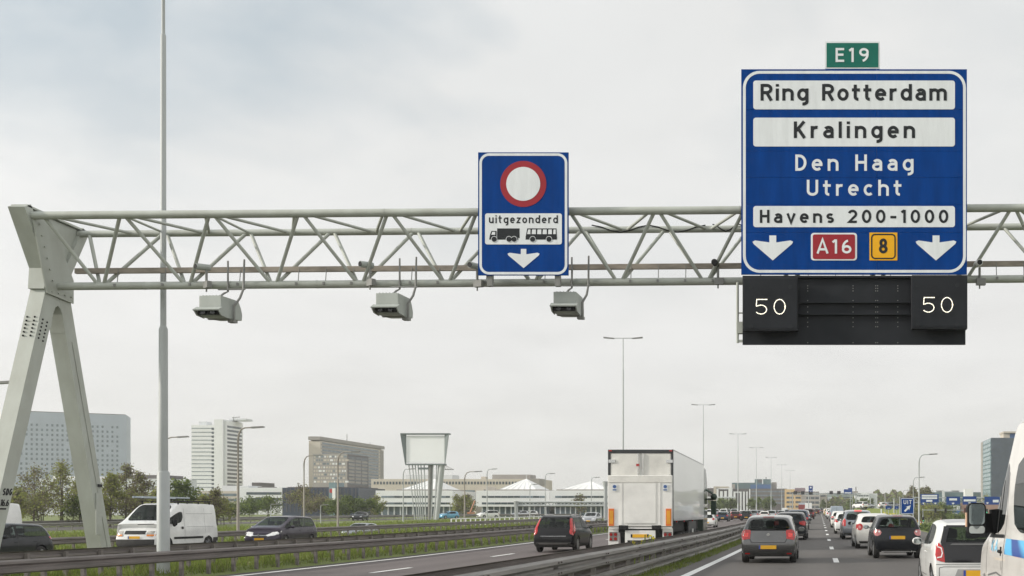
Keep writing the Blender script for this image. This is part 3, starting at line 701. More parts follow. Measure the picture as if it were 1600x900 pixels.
# ------------------------------------------------------------------ lamp masts
def mast(X, Y, label, h=18.0, arm=1.1):
    r = empty('lamp_mast', (X, Y, T(X, Y)), label, 'lamp mast', 'tall twin lamp masts in the median')
    MB().tube([(0, 0, -.3), (0, 0, 2.8), (0, 0, 2.85)], [.165, .16, .118], 16).tube([(0, 0, 2.85), (0, 0, 6.8), (0, 0, 6.9)], [.118, .112, .075], 16).tube([(0, 0, 6.9), (0, 0, 15), (0, 0, 15.05)], [.075, .068, .045], 12).tube([(0, 0, 15.05), (0, 0, h)], [.045, .04], 10).build('pole', POLE, r)
    MB().tube([(-arm, 0, h - .02), (arm, 0, h - .02)], .035, 8).build('arm', POLE, r)
    for k in (-1, 1):
        MB().add([(k * (arm - .25), -.1, h), (k * (arm - .25), .1, h), (k * (arm + .75), .12, h + .10), (k * (arm + .75), -.12, h + .10), (k * (arm - .25), -.1, h - .10), (k * (arm - .25), .1, h - .10), (k * (arm + .75), .12, h - .02), (k * (arm + .75), -.12, h - .02)],
                 [(0, 1, 2, 3), (4, 7, 6, 5), (0, 4, 5, 1), (1, 5, 6, 2), (2, 6, 7, 3), (3, 7, 4, 0)]).build('lamp', LAMPG, r)
    return r
ml = {30: 'huge stepped grey mast rising out of frame by the white van', 102: 'tall twin lamp mast right behind the lorry', 168: 'tall twin lamp mast just right of the lorry', 233: 'third mast from the lorry, over the dark brick block', 286: 'fourth mast from the lorry, fading into haze', 342: 'fifth mast from the lorry, very faint', 402: 'sixth mast from the lorry, hair-thin', 462: 'seventh and farthest hair-thin mast'}
for Y, X in ((30, -18.3), (102, -18.6), (168, -18.1), (233, -17.6), (286, -16.7), (342, -15.3), (402, -14), (462, -12.5)):
    mast(X, Y, ml[Y])
def lamp_post(px, pytop, s_, label, dirx=1, arm=1.9, group='single-arm street lamps', m=None, r0=.075):
    X = PX(px, s_); Y = F / s_; z0_ = T(X, Y); h = PZ(pytop, s_) - z0_
    r = empty('street_lamp', (X, Y, z0_), label, 'street lamp', group)
    a = arm * dirx
    MB().tube([(0, 0, -1), (0, 0, h * .5), (0, 0, h - .9), (.06 * a, 0, h - .45), (.25 * a, 0, h - .12), (.5 * a, 0, h - .02), (a, 0, h)], [r0 * 1.5, r0 * 1.2, r0, r0 * .85, r0 * .75, r0 * .7, r0 * .6], 10).build('pole', m or POLEB, r)
    MB().prism([(a, h - .07), (a + dirx * .9, h + .0), (a + dirx * .85, h + .10), (a, h + .06)], 'y', -.12, .12).build('lamp', LAMPG, r)
lamp_post(372, 668, 21.5, 'street lamp on a stout post left of the purple people carrier', 1, 1.0)
lamp_post(475, 712, 14.4, 'thin lamp rising behind the people carrier, nearest the white-grey offices', 1, 1.1)
lamp_post(528, 706, 16.5, 'street lamp standing in front of the brown-grey office block', 1, 1.3)
lamp_post(257, 683, 18.9, 'street lamp mostly hidden by the huge stepped mast', 1, 1.1)
lamp_post(-22, 598, 32, 'street lamp whose head pokes in at the picture edge by the leg', 1, .6)
lamp_post(630, 733, 11.2, 'slim lamp left of the billboard stilts', 1, .8, m=POLE)
lamp_post(726, 737, 13, 'street lamp on a brown post right of the billboard', 1, 1.2)
lamp_post(761, 733, 9.5, 'slim lamp before the gap right of the billboard', 1, .8, m=POLE)
lamp_post(852, 740, 9, 'slim lamp above the black estate car', 1, .8, m=POLE)
lamp_post(828, 757, 9, 'short lamp before the middle tent-roofed office', 1, .6, m=POLE)
lamp_post(924, 746, 8.5, 'slim lamp just left of the lorry', 1, .7, m=POLE)
lamp_post(1436, 710, 14.5, 'lamp with long arm rising beside the UIT sign', 1, 1.1, m=POLE)
lamp_post(1427, 746, 10, 'shorter lamp just behind the UIT sign', 1, .9, m=POLE)
lamp_post(1411, 766, 7, 'faint far lamp left of the UIT sign', 1, .8, m=POLE)
for px, py, s_, lb in ((423, 788, 12, 'small park lamp on the lawn beside the people carrier roof'), (501, 789, 12, 'small park lamp in front of the dark blue block')):
    lamp_post(px, py, s_, lb, 1, .1, 'small lamps on the lawn', POLE, .05)
# ------------------------------------------------------------------ buildings
BGREY = mat('slab_panel', (0.36, 0.405, 0.46), 0.6, var=0.07, scale=.2)
BWIN = mat('window_dark', (0.055, 0.075, 0.085), 0.15, var=0.35, scale=.4)
BWIN2 = mat('window_grey', (0.14, 0.18, 0.205), 0.15, var=0.4, scale=.5)
BWIN3 = mat('window_pale', (0.24, 0.275, 0.29), 0.25, var=0.3, scale=.5)
BWHITE = mat('white_cladding', (0.70, 0.71, 0.71), 0.6, var=0.04, scale=.3)
BWHITEB = mat('pale_cladding', (0.55, 0.57, 0.58), 0.6, var=0.06, scale=.2)
BBEIGE = mat('beige_cladding', (0.50, 0.45, 0.38), 0.7, var=0.08, scale=.2)
BBROWN = mat('brown_concrete', (0.29, 0.27, 0.25), 0.8, var=0.10, scale=.3)
BNAVY = mat('navy_glass', (0.03, 0.045, 0.075), 0.2, var=0.4, scale=.15)
BBRICK = mat('dark_brick', (0.105, 0.095, 0.095), 0.85, var=0.15, scale=.5)
BRED = mat('pale_brick', (0.30, 0.19, 0.15), 0.85, var=0.12, scale=.6)
BTEAL = mat('teal_cladding', (0.08, 0.14, 0.15), 0.5, var=0.12, scale=.2)
BBLUE = mat('blue_cladding', (0.03, 0.10, 0.26), 0.5, var=0.1, scale=.2)
BYEL = mat('yellow_cladding', (0.60, 0.42, 0.20), 0.7, var=0.06, scale=.2)
BTOWER = mat('blue_grey_glass', (0.05, 0.07, 0.095), 0.25, var=0.2, scale=.25)
BPANE = mat('teal_pane', (0.16, 0.24, 0.26), 0.2, var=0.3, scale=.4)
def bld(name, label, px0, px1, Y, cat='building'):
    s_ = F / Y; X = PX((px0 + px1) / 2, s_)
    r = empty(name, (X, Y, T(X, Y)), label, cat); return r
class B:
    """a building seen face-on at depth Y; photo coordinates for its front, metres for its depth"""
    def __init__(self, name, label, px0, px1, Y, cat='building'):
        self.Y = Y; self.s = F / Y; self.r = bld(name, label, px0, px1, Y, cat); self.q = local(self.r)
    def x(self, px): return PX(px, self.s)
    def z(self, py): return PZ(py, self.s)
    def base(self): return T(self.r.location.x, self.Y) - 6
    def block(self, name, m, px0, px1, py0, py1=None, y0=0, d=10):
        # y0 metres behind the building's front
        return self.q(MB().box(self.x(px0), self.x(px1), self.Y + y0, self.Y + y0 + d, self.z(py1) if py1 else self.base(), self.z(py0)), name, m)
    def win(self, px0, px1, py0, py1, m=None, y0=0, out=.06, name='window'):
        return self.q(MB().box(self.x(px0), self.x(px1), self.Y + y0 - out, self.Y + y0 + .5, self.z(py1), self.z(py0)), name, m or BWIN)
    def sidewin(self, pxe, ya, yb, py0, py1, m=None, out=.06, name='window'):
        X = self.x(pxe); return self.q(MB().box(X - .5, X + out, self.Y + ya, self.Y + yb, self.z(py1), self.z(py0)), name, m or BWIN)
# 1 grey slab far left
a = B('office_slab', 'broad blue-grey office slab with a grid of small windows behind the leg', 15, 195, 470)
ang = R(5)
rt = a.r; x0 = a.x(14); wd = a.x(200) - x0
# built square and turned a little: the right end is farther away
Z1 = a.z(642); zb = a.base()
rt.rotation_euler = (0, 0, R(27)); wd = 43.4; rt.location = (x0, 470, T(x0, 470))
def q1(mb, n, m): mb.v = [(p[0], p[1], p[2] - rt.location.z) for p in mb.v]; return mb.build(n, m, rt)
q1(MB().box(0, wd, 0, 16, zb, Z1), 'wall', BGREY)
q1(MB().box(.5, wd - .5, .5, 15, Z1, Z1 + .3), 'roof', BBRICK)
cnt = 0; extra = MB()
nx, nz = 20, 12; dxw = (wd * .93 - 3) / nx
for k in range(nz):
    for i in range(nx):
        xx = 4 + i * dxw; zz_ = Z1 - 5.2 - k * 2.15
        bx_ = (xx, xx + dxw * .42, -.06, .3, zz_ - 1.05, zz_)
        mm = BWIN2
        if random.random() < .06: continue
        if cnt < 100: q1(MB().box(*bx_), 'window', mm); cnt += 1
        else: extra.box(*bx_)
tag(q1(extra, 'window_grid', BWIN2), kind='stuff')
# low hall under it
a = B('office_hall', 'low white hall with lit rows of windows behind the bare trees', 40, 210, 300)
a.block('wall', BWHITEB, 60, 262, 748, d=14); a.block('roof', BBRICK, 176, 250, 742, 748, 1, 10); a.block('roof', WHITEP, 78, 150, 744, 748, 1, 8)
for k in range(4):
    for i in range(9): a.win(66 + i * 12, 73 + i * 12, 753 + 9 * k, 757.5 + 9 * k, BWIN)
# 2 white tower
a = B('office_tower', 'white twin tower with horizontal window bands left of the lamp post', 298, 378, 430)
a.block('wall', BWHITE, 299, 336, 664, d=9); a.block('core', BWHITE, 336.2, 350, 655.5, y0=-.8, d=14); a.block('roof_box', BWHITEB, 306, 318, 658, 663.5, 2, 4)
a.block('side_wall', BWHITE, 350.2, 353, 657, y0=.1, d=12.6)
a.block('roof_box', BWHITEB, 345, 372, 652, 655, 6, 5)
a.q(MB().tube([(a.x(352), 436, a.z(656)), (a.x(352), 436, a.z(649))], .12, 6).tube([(a.x(350), 436, a.z(650.5)), (a.x(362), 436, a.z(649.5))], .15, 6), 'roof_crane', LAMPG)
for k in range(16):
    py = 668.5 + 6.15 * k
    a.win(299.5, 331, py, py + 1.5, BWIN3); a.win(330.8, 335.8, py - .2, py + 3.1, BWIN, out=.12)
    a.sidewin(353, 1, 11.8, py - 4, py - .8, BWIN)
# 3 white low offices
a = B('office_wing', 'low white office wing joining the twin tower to the dark blue block', 335, 442, 330)
a.block('wall', BWHITE, 372, 442, 762, d=14); a.block('wall', BBEIGE, 298, 372, 767, y0=2, d=10); a.block('wall', BWHITEB, 330, 372, 758, 768, 6, 8); a.block('roof_box', BBRICK, 392, 412, 760, 762, 4, 4)
a.block('wall', BBRICK, 286, 300, 748, y0=40, d=10)
for k in range(3): a.win(385, 440, 769 + 9 * k, 773 + 9 * k, BWIN)
for k in range(3): a.win(300, 371, 771 + 8 * k, 775 + 8 * k, BWIN2, 2)
# 5 navy block (nearer than the brown tower)
a = B('office_block', 'low dark blue glass block with trees in front', 441, 561, 260)
a.block('wall', BNAVY, 441, 560, 762, d=16); a.block('stair_tower', BPANE, 515.5, 525, 754, y0=-.5, d=5); a.block('roof', BBRICK, 446, 556, 760.8, 762, 1, 12)
a.win(521, 525.5, 763, 797, WHITEP, -.6); a.win(517, 521, 764, 770, REDL, -.6)
mul = MB()
for i in range(20): mul.box(a.x(442 + 6 * i) - .05, a.x(442 + 6 * i) + .05, 259.92, 260.1, a.z(800), a.z(763))
a.q(mul, 'mullion', BBRICK)
# 4 brown-grey office with lit front block
a = B('office_block', 'brown-grey high office with window strips and a lower chequered front', 482, 600, 420)
mx = lambda p: 1280 - (1280 - p) * 4.0 / 3.775
mz = lambda p: 803 - (803 - p) * 4.0 / 3.775
a.block('wall', BBEIGE, mx(482.5), mx(500), mz(689), y0=25, d=65); a.block('parapet', BBROWN, mx(482.5), mx(501), mz(682), mz(687.5), 24.5, 66); a.block('wall', BBROWN, mx(484), mx(499), mz(687.5), mz(689), 26, 62)  # beige end wall, brown bands along the side: sun and shade put into the colours
X_e = a.x(mx(500))
a.q(MB().box(X_e - .5, X_e + .10, 506, 509.9, a.base(), a.z(mz(690))), 'stair_wall', BBROWN)
for k in range(13):
    py = mz(690.5 + 5.4 * k)
    a.q(MB().box(X_e - .5, X_e + .08, 447, 504, a.z(py + 3.0), a.z(py)), 'window', BWIN2)
    a.q(MB().box(X_e - .5, X_e + .05, 446, 505.5, a.z(py + 5.6), a.z(py + 3.1)), 'wall_band', BBROWN)
a.block('front_wall', BBROWN, 488.5, 542.5, 709, y0=0, d=20); a.q(MB().box(a.x(542.5) - .3, a.x(542.5) + .04, 420.2, 439.8, a.base(), a.z(709.3)), 'side_wall', BBRICK)  # side face in darker brick colour: its shade and dark windows painted in
for k in range(8):
    py = 712 + 5.6 * k; i = 0; x = 490.5
    while x < 540:
        w_ = random.choice([2.2, 2.2, 3.4, 4.6])
        a.win(x, x + w_, py, py + 2.9, random.choice([BWHITE, BBEIGE, BBEIGE, BWIN2])); x += w_ + 1.6
    X = a.x(542.5)
    for j in range(3): a.q(MB().box(X - .4, X + .08, 421.5 + 6 * j, 426.5 + 6 * j, a.z(py + 3.4), a.z(py)), 'window', BBROWN if k else BWIN)
    a.q(MB().box(X - .4, X + .06, 421, 439.5, a.z(py + 5.4), a.z(py + 3.6)), 'window', BWIN)
a.q(MB().tube([(X_e - 2, 475, a.z(mz(688))), (X_e - 2, 475, a.z(mz(670)))], .15, 6).tube([(X_e - 1, 497, a.z(mz(690))), (X_e - 1, 497, a.z(mz(678)))], .12, 6), 'aerial', LAMPG)
# 7 long beige building behind
a = B('office_block', 'long beige office with a single row of square windows, behind the tent roofs', 582, 842, 400)
a.block('wall', BBEIGE, 580, 842, 748.5, d=20); a.block('roof_box', BWHITEB, 624, 698, 741, 748.5, 6, 8); a.block('roof_box', BBROWN, 764, 824, 741, 748.5, 4, 8); a.block('parapet', BBROWN, 822, 843, 747.8, 758, -.3, 8)
a.block('wall', BBEIGE, 745, 752, 744, 748.5, 5, 3)
for i in range(50): a.win(584 + 4.9 * i, 586.8 + 4.9 * i, 752.5, 756.8, BWIN)
a.win(712, 742, 766, 774, BWIN2)
# 8 white offices with tent roofs
def tent(name, label, p0, p1, rx0, rx1, apx, apy, gap=None, Y=250):
    a = B(name, label, p0, p1, Y)
    a.block('wall', BWHITE, p0, p1, 766.5, 791.5, d=18); a.block('plinth', BWIN2, p0 + 6, p1 - 2, 791.6, None, 1.5, 14)
    a.block('eaves', BBROWN, rx0 - 7, rx1 + 10, 764.2, 766.4, 2.5, 13)
    xa, xb, za = a.x(rx0), a.x(rx1), a.z(764.1); xm = a.x(apx); zt = a.z(apy)
    pv = [(xa, Y + 3, za), (xb, Y + 3, za), (xb, Y + 17, za), (xa, Y + 17, za), (xm, Y + 9, zt)]
    rf = MB().add(pv, [(0, 1, 4), (1, 2, 4), (2, 3, 4), (3, 0, 4), (3, 2, 1, 0)]); a.q(rf, 'tent_roof', WHITEP)
    rb = MB()
    for k in range(7):
        t = k / 6.0; rb.beam((xa + (xb - xa) * t, Y + 3 - .02, za + .03), (xm + (xb - xa) * (t - .5) * .12, Y + 8.6, zt - .25), .10, .10)
    rb.tube([(xm, Y + 9, zt - .1), (xm, Y + 9, zt + 1.2)], .06, 6); a.q(rb, 'roof_rib', BWHITEB)
    for py in (774.8, 785.0):
        x = p0 + 9
        while x < p1 - 10:
            a.win(x, min(p1 - 4, x + 9.6), py, py + 3.0, random.choice([BWIN, BWIN2, BWIN])); x += 10
    pl = MB()
    for k in range(12): X = a.x(p0 + 8 + (p1 - p0 - 14) * k / 11); pl.box(X - .12, X + .12, Y + .6, Y + .85, a.base(), a.z(791.5))
    a.q(pl, 'column', BWHITEB)
    return a
tent('tent_roof_office', 'white office with tent roof behind the billboard stilts', 587, 707, 620, 682, 658, 746)
tent('tent_roof_office', 'white office with a pointed tent roof, above the black estate car', 744, 858, 775, 832, 806, 746, Y=248)
tent('tent_roof_office', 'white office with tent roof beside the back of the lorry', 858.5, 960, 872, 945, 911, 750, Y=246)
a = B('office_annex', 'small cream annex to the left of the pointed tent roof', 744, 760, 256); a.block('wall', BBEIGE, 744, 760, 760, d=8); a.win(756, 759, 765, 768)
# billboard
bY = 190; a = B('billboard', 'big blank white billboard flaring upward on a bundle of slanted stilts', 627, 703, bY, 'billboard')
x0, x1, x2, x3 = a.x(634), a.x(695.5), a.x(627), a.x(702.5); zt, zbm = a.z(679), a.z(724.5)
a.q(MB().add([(a.x(635), bY - .1, zbm + .15), (a.x(694.8), bY - .1, zbm + .15), (a.x(694.8), bY - .1, zt - .2), (a.x(635), bY - .1, zt - .2),
              (a.x(635), bY + .3, zbm + .15), (a.x(694.8), bY + .3, zbm + .15), (a.x(694.8), bY + .3, zt - .2), (a.x(635), bY + .3, zt - .2)], [(0, 1, 2, 3), (4, 7, 6, 5), (0, 4, 5, 1), (1, 5, 6, 2), (2, 6, 7, 3), (3, 7, 4, 0)]), 'screen', mat('blank_board', (.82, .83, .84), .5, var=.03, scale=.3))
for (xa, xb) in ((a.x(634.6), x2), (a.x(695.3), x3)):
    vs = [(xa, bY - .2, zbm), (xa, bY - .2, zt), (xb, bY - .5, zt + .1), (xa + (xb - xa) * .12, bY - .3, zbm)]
    sdw = MB(); sdw.add(vs + [(p[0], p[1] + .25, p[2]) for p in vs], [(0, 1, 2, 3), (7, 6, 5, 4), (0, 4, 5, 1), (1, 5, 6, 2), (2, 6, 7, 3), (3, 7, 4, 0)])
    a.q(sdw, 'side_wing', mat('board_frame', (.16, .19, .19), .5, var=.1))
a.q(MB().box(x2, x3, bY - .5, bY + .7, zt, zt + .22).box(x0, x1, bY - .3, bY + .8, zbm - .25, zbm).box(a.x(653), a.x(669), bY, bY + .5, a.z(733.5), a.z(730.5)), 'frame', MATS['board_frame'])
zg = T(a.x(660), bY) - .5
a.q(MB().tube([(a.x(671.5), bY + .4, zbm), (a.x(670), bY + .4, zg)], [.42, .34], 12), 'column', LAMPG)
a.q(MB().tube([(a.x(690), bY + .3, zbm), (a.x(681), bY + .3, zg)], [.50, .36], 12), 'column', POLE)
for (pa, pb) in ((638, 648), (643.5, 652), (648, 655), (652.5, 658), (657, 661), (662, 665), (676, 673), (682, 678), (685, 676)):
    a.q(MB().tube([(a.x(pa), bY + .2, zbm), (a.x(pb), bY + .2, zg)], .10, 8), 'stilt', POLE)
lt_ = MB()
for k in range(4): lt_.tube([(a.x(694), bY, zbm - .1), (a.x(699 + 3.6 * k), bY - .8, a.z(733.5))], .03, 5).box(a.x(698 + 3.6 * k), a.x(700 + 3.6 * k), bY - 1, bY - .6, a.z(734.5), a.z(733))
a.q(lt_, 'floodlight', LAMPG)
# 9 boom lift
a = B('boom_lift', 'orange telescopic boom lift leaning in the gap between the white offices', 734, 744, 230, 'machine')
a.q(MB().tube([(a.x(735), 230, a.z(800)), (a.x(742), 230, a.z(782))], .15, 8), 'boom', mat('boom_orange', (.50, .22, .12), .5, var=.1))
a.q(MB().box(a.x(732.5), a.x(737), 229, 232, a.z(803), a.z(800)), 'chassis', MATS['boom_orange'])
# centre: columns, teal top, brick, yellow office
a = B('brick_block', 'dark brick block with a teal and blue upper storey closing the road', 1165, 1228, 640)
a.block('wall', BBRICK, 1143, 1229, 763.5, d=40); a.block('upper_storey', BTEAL, 1143, 1205, 754, 763.4, 3, 30); a.block('blue_front', BBLUE, 1172.5, 1205, 757, 763.3, .6, 2.3)
a.block('roof_box', BTEAL, 1178, 1203, 748, 754, 8, 10); a.win(1183, 1190, 749, 753.5, BBRICK, 8); a.win(1190.5, 1192, 748, 756, WHITEP, 2.5); a.block('roof_box', BBROWN, 1205.2, 1212, 753, 763.4, 6, 10); a.block('roof_box', BBROWN, 1143, 1148, 756.5, 763.4, 2, 10)
a.q(MB().tube([(a.x(1195), 655, a.z(748)), (a.x(1195), 655, a.z(744))], .3, 6), 'aerial', LAMPG)
for k in range(4): a.win(1172, 1228, 767 + 6 * k, 769 + 6 * k, BWIN2)
a = B('colonnade', 'row of tall white columns and frames in front of the dark brick block', 1100, 1172, 520)
a.block('wall', BBRICK, 1092, 1168, 764, y0=6, d=20); a.block('wall', BBRICK, 1086, 1116, 762, y0=9, d=20)
cols = [(1101, 1105, 764), (1115, 1119, 760), (1119.5, 1122.5, 764), (1125, 1129, 767.5), (1131.5, 1135.5, 767), (1138, 1144, 762), (1146, 1149, 768), (1156, 1158.5, 768), (1161, 1163.5, 768), (1166, 1168, 768), (1170.5, 1172, 764)]
for i, (p0, p1, pt) in enumerate(cols): a.block('column', BBEIGE if i in (1,) else BWHITE, p0, p1, pt, y0=0, d=2)
a.block('lintel', BBEIGE, 1119, 1138, 760, 762.5, 1, 6); a.block('lintel', BWHITE, 1146, 1158, 768, 770, 0.2, 1.5)
a.block('screen', BWHITEB, 1104, 1150, 776, 778, -.5, .4)
a = B('yellow_office', 'yellow office with dark window bands far down the road', 1226, 1280, 600)
a.block('wall', BYEL, 1226, 1252, 764.5, d=30); a.block('wall', BBROWN, 1252, 1280, 768, y0=-1, d=30); a.block('roof_box', mat('mauve_panel', (.22, .16, .18), .7), 1242, 1258, 762.5, 767.9, -1.5, 8)  # right wall brown: the shade on that facade is put into its colour
for k in range(4):
    py = 769 + 7 * k
    a.win(1229, 1234, py, py + 3.2); a.win(1235, 1240, py, py + 3.2); a.win(1243, 1251, py, py + 3.2)
    for j in range(3): a.win(1260 + 7 * j, 1265.5 + 7 * j, py + .6, py + 4, BWIN, -1)
    a.win(1252.2, 1280, py + 4.8, py + 6, BBEIGE, -1, .04, 'band')
a = B('cream_block', 'small cream block just right of the yellow office', 1281, 1292, 620); a.block('wall', BBEIGE, 1280.5, 1292, 771, d=20); a.win(1282, 1290, 774, 776)
a = B('green_hall', 'pale green-grey hall under the distant matrix signs', 1289, 1345, 680)
a.block('wall', mat('pale_green', (.24, .30, .28), .7), 1289, 1345, 770, d=20); a.block('front', BWHITEB, 1290, 1308, 777, y0=-5, d=4.5)
for k in range(5): a.win(1291 + 3.4 * k, 1293 + 3.4 * k, 779, 783, BWIN2, -5)
for k in range(3): a.win(1310, 1342, 776 + 4 * k, 778 + 4 * k, random.choice([BWIN, BWHITE]))
a = B('white_hall', 'white hall with a single row of dark windows right of the far blue sign', 1338, 1364, 560)
a.block('wall', BWHITE, 1338, 1358, 770, d=30); a.block('wall', BWHITEB, 1358.2, 1371, 771, y0=1, d=28); a.block('roof_box', BBROWN, 1332, 1345, 765, 770, 40, 10)
for k in range(7): a.win(1339.5 + 2.6 * k, 1341.2 + 2.6 * k, 773.2, 775.8)
a.q(MB().tube([(a.x(1342), 605, a.z(766)), (a.x(1342), 605, a.z(757))], .3, 6), 'aerial', LAMPG)
# right side
a = B('glass_tower', 'dark blue-grey glass tower rising behind the white van', 1533, 1600, 430)
a.block('wall', BTOWER, 1549, 1640, 684, d=26); X_l = a.x(1549); a.q(MB().box(X_l - .2, X_l - .01, 431, 451, a.base(), a.z(684.3)), 'glass_side', BPANE); a.q(MB().box(X_l - .3, X_l - .01, 451.1, 456, a.base(), a.z(684.6)), 'corner', BBROWN)
a.block('roof_box', BBEIGE, 1572, 1582, 675, 683.9, 6, 8); a.block('roof_box', BBLUE, 1582.2, 1593, 676, 683.9, 6, 8); a.block('roof', BBEIGE, 1571, 1595, 672.5, 675, 5, 10)
for k in range(13):
    a.q(MB().box(X_l - .26, X_l - .19, 431.2, 450.8, a.z(692.4 + 6.6 * k), a.z(690.6 + 6.6 * k)), 'floor_band', BTEAL)
    a.win(1549.3, 1640, 688.5 + 6.6 * k, 689.1 + 6.6 * k, BWIN, 0, .05, 'floor_band')
a = B('brick_hall', 'pink-brown brick hall under the exit signs', 1480, 1570, 330)
a.block('wall', BRED, 1502, 1580, 786, d=20); a.block('wall', BRED, 1478, 1492, 793, y0=4, d=12); a.block('roof', BWHITEB, 1480, 1494, 801.5, 803, -3, 4); a.block('roof', BWHITEB, 1508, 1514, 801.5, 803, -3, 4)
a.block('glass_front', BPANE, 1488, 1500, 789, y0=-1, d=4); a.win(1488, 1499, 797, 803, BBLUE, -1); a.win(1489, 1499, 790, 796, BWHITEB, -1)
a = B('glass_hall', 'low grey glass hall with a white cube box far behind the exit signs', 1455, 1535, 560)
a.block('wall', BTEAL, 1456, 1535, 769, d=20); a.block('wall', BWHITEB, 1464, 1500, 767, y0=3, d=10); a.block('roof', BWHITEB, 1462, 1474, 765.6, 766.6, 0, 5); a.block('roof', BWHITEB, 1487, 1499, 765.6, 766.6, 0, 5); a.block('box', WHITEP, 1505, 1518, 765, 776, -6, 5); a.block('column', BWHITEB, 1472, 1475.5, 767, y0=-2, d=1.5)

# ------------------------------------------------------------------ vegetation
BARK = mat('bark', (0.085, 0.070, 0.052), 0.9, var=0.3, scale=2)
LEAFS = {
 'spring': [leafmat('leaf_lime', (0.29, 0.315, 0.085)), leafmat('leaf_olive', (0.235, 0.25, 0.085)), leafmat('bud_brown', (0.215, 0.195, 0.125))],
 'green': [leafmat('leaf_fresh', (0.18, 0.23, 0.06)), leafmat('leaf_mid', (0.125, 0.17, 0.05)), leafmat('leaf_dark', (0.075, 0.105, 0.038))],
 'brown': [MATS['bud_brown'], leafmat('twig_brown', (0.13, 0.105, 0.08)), MATS['leaf_olive']],
}
def leaf(mb, c, r, mi):
    u = Vector((random.gauss(0, 1), random.gauss(0, 1), random.gauss(0, 1))).normalized(); w = u.orthogonal().normalized(); w.rotate(Matrix.Rotation(random.random() * 6.28, 3, u)); v = u.cross(w)
    c = Vector(c); a = r * random.uniform(.6, 1.2); b2 = a * .6
    mb.add([c - w * a, c - v * b2, c + w * a, c + v * b2], [(0, 1, 2, 3)], mi)
def tree(px, py, Y, wpx, label, kind, n=900, lr=.26, name='tree', cat='tree', group=None, trunks=1):
    s_ = F / Y; X = PX(px, s_); zb = T(X, Y); top = PZ(py, s_); h = (top - zb) * 1.10; w = wpx / s_ / 2 * 1.15
    r = empty(name, (X, Y, zb), label, cat, group)
    tk = MB(); cr = MB(); tips = []
    n = int(n * 2.2); lr = lr * .72
    # envelope: egg shaped, wide low down, uneven
    lob = [(random.uniform(0, 6.28), random.uniform(.75, 1.12)) for _ in range(9)]
    def env(t, a):   # half width at height fraction t in direction a
        base = math.sin(math.pi * min(1, max(0, (t * .93 + .07))) ** .8) ** .7
        k = sum(g_ * math.exp(-2.2 * (1 - math.cos(a - b_))) for b_, g_ in lob) / sum(math.exp(-2.2 * (1 - math.cos(a - b_))) for b_, g_ in lob)
        return w * base * k * (.9 + .25 * math.sin(a * 3 + t * 9))
    stems = []
    for k in range(max(trunks, 2 if kind != 'brown' else 1)):
        o = Vector((random.uniform(-.35, .35) * w, random.uniform(-.3, .3) * w, 0)) if (trunks > 1 or k) else Vector((0, 0, 0))
        topp = Vector((o.x * 1.3 + random.gauss(0, .1) * w, o.y * 1.3, h * random.uniform(.82, .96))); stems.append((o, topp))
        rad = max(.05, h * .014); m_ = o.lerp(topp, .5) + Vector((random.gauss(0, .05) * w, random.gauss(0, .05) * w, 0))
        tk.tube([o - Vector((0, 0, .4)), o.lerp(m_, .5), m_, topp], [rad, rad * .8, rad * .55, .012], 6, cap=False)
        nb = int(10 + h * 1.6)
        for j in range(nb):
            t = .12 + .82 * (j + random.random()) / nb; p = o.lerp(m_, t * 2) if t < .5 else m_.lerp(topp, t * 2 - 1)
            a = random.random() * 6.28; L_b = env(min(.97, t + .12), a) * random.uniform(.6, 1.0)
            q = p + Vector((math.cos(a) * L_b, math.sin(a) * L_b, L_b * random.uniform(.35, 1.0) * (1.1 - t) + .1))
            if q.z > h: q.z = h
            md = p.lerp(q, .5) + Vector((0, 0, -.06 * L_b)); rb_ = rad * .42 * (1.1 - t)
            tk.tube([p, md, q], [max(.02, rb_), max(.014, rb_ * .6), .008], 4, cap=False); tips.append((q, j)); tips.append((p.lerp(q, .65), j))
            for i in range(4):
                t2 = random.uniform(.35, 1); p2 = p.lerp(q, t2); a2 = a + random.gauss(0, .9); l2 = L_b * random.uniform(.25, .5)
                q2 = p2 + Vector((math.cos(a2) * l2, math.sin(a2) * l2, l2 * random.uniform(.2, 1.1)))
                if q2.z > h * 1.02: q2.z = h
                tk.tube([p2, q2], [max(.012, rb_ * .4), .006], 3, cap=False); tips.append((q2, j + i))
    for k in range(n):
        t, j = random.choice(tips); sg = w * .09 + .10
        c = t + Vector((random.gauss(0, sg), random.gauss(0, sg), random.gauss(0, sg * .9)))
        if c.z < h * .04: continue
        mi = (j * 7 % 3) if random.random() < .7 else random.randrange(3)
        leaf(cr, c, lr, mi)
    tk.build('trunk', BARK, r); cr.build('crown', LEAFS[kind], r)
    return r
GT = 'spring trees along the left embankment'
tree(52, 722, 118, 66, 'bare brown tree with few leaves seen between the two legs of the gantry', 'brown', 700, .17, group=GT)
tree(98, 722, 122, 50, 'thin yellow-green tree standing right of the bare brown one, between the gantry legs', 'spring', 900, .18, group=GT)
tree(126, 748, 126, 46, 'low yellow-green tree half hidden by the right leg of the gantry', 'spring', 1000, .2, group=GT)
tree(28, 756, 112, 50, 'low bushy tree behind the near leg of the gantry', 'spring', 900, .2, group=GT)
tree(172, 742, 118, 44, 'leafy lime-green tree just right of the gantry leg', 'spring', 1400, .2, group=GT)
tree(196, 726, 124, 40, 'brown twiggy tree above the cab of the white van', 'brown', 900, .17, group=GT)
tree(224, 727, 122, 44, 'tall twiggy tree left of the stepped mast', 'brown', 1000, .17, group=GT)
tree(276, 746, 118, 44, 'bright green leafy tree right of the stepped mast', 'green', 1500, .2, group=GT)
tree(248, 762, 116, 40, 'low olive tree behind the stepped mast', 'spring', 900, .2, group=GT)
tree(336, 762, 128, 36, 'twiggy low tree below the white twin tower', 'brown', 900, .17, group=GT)
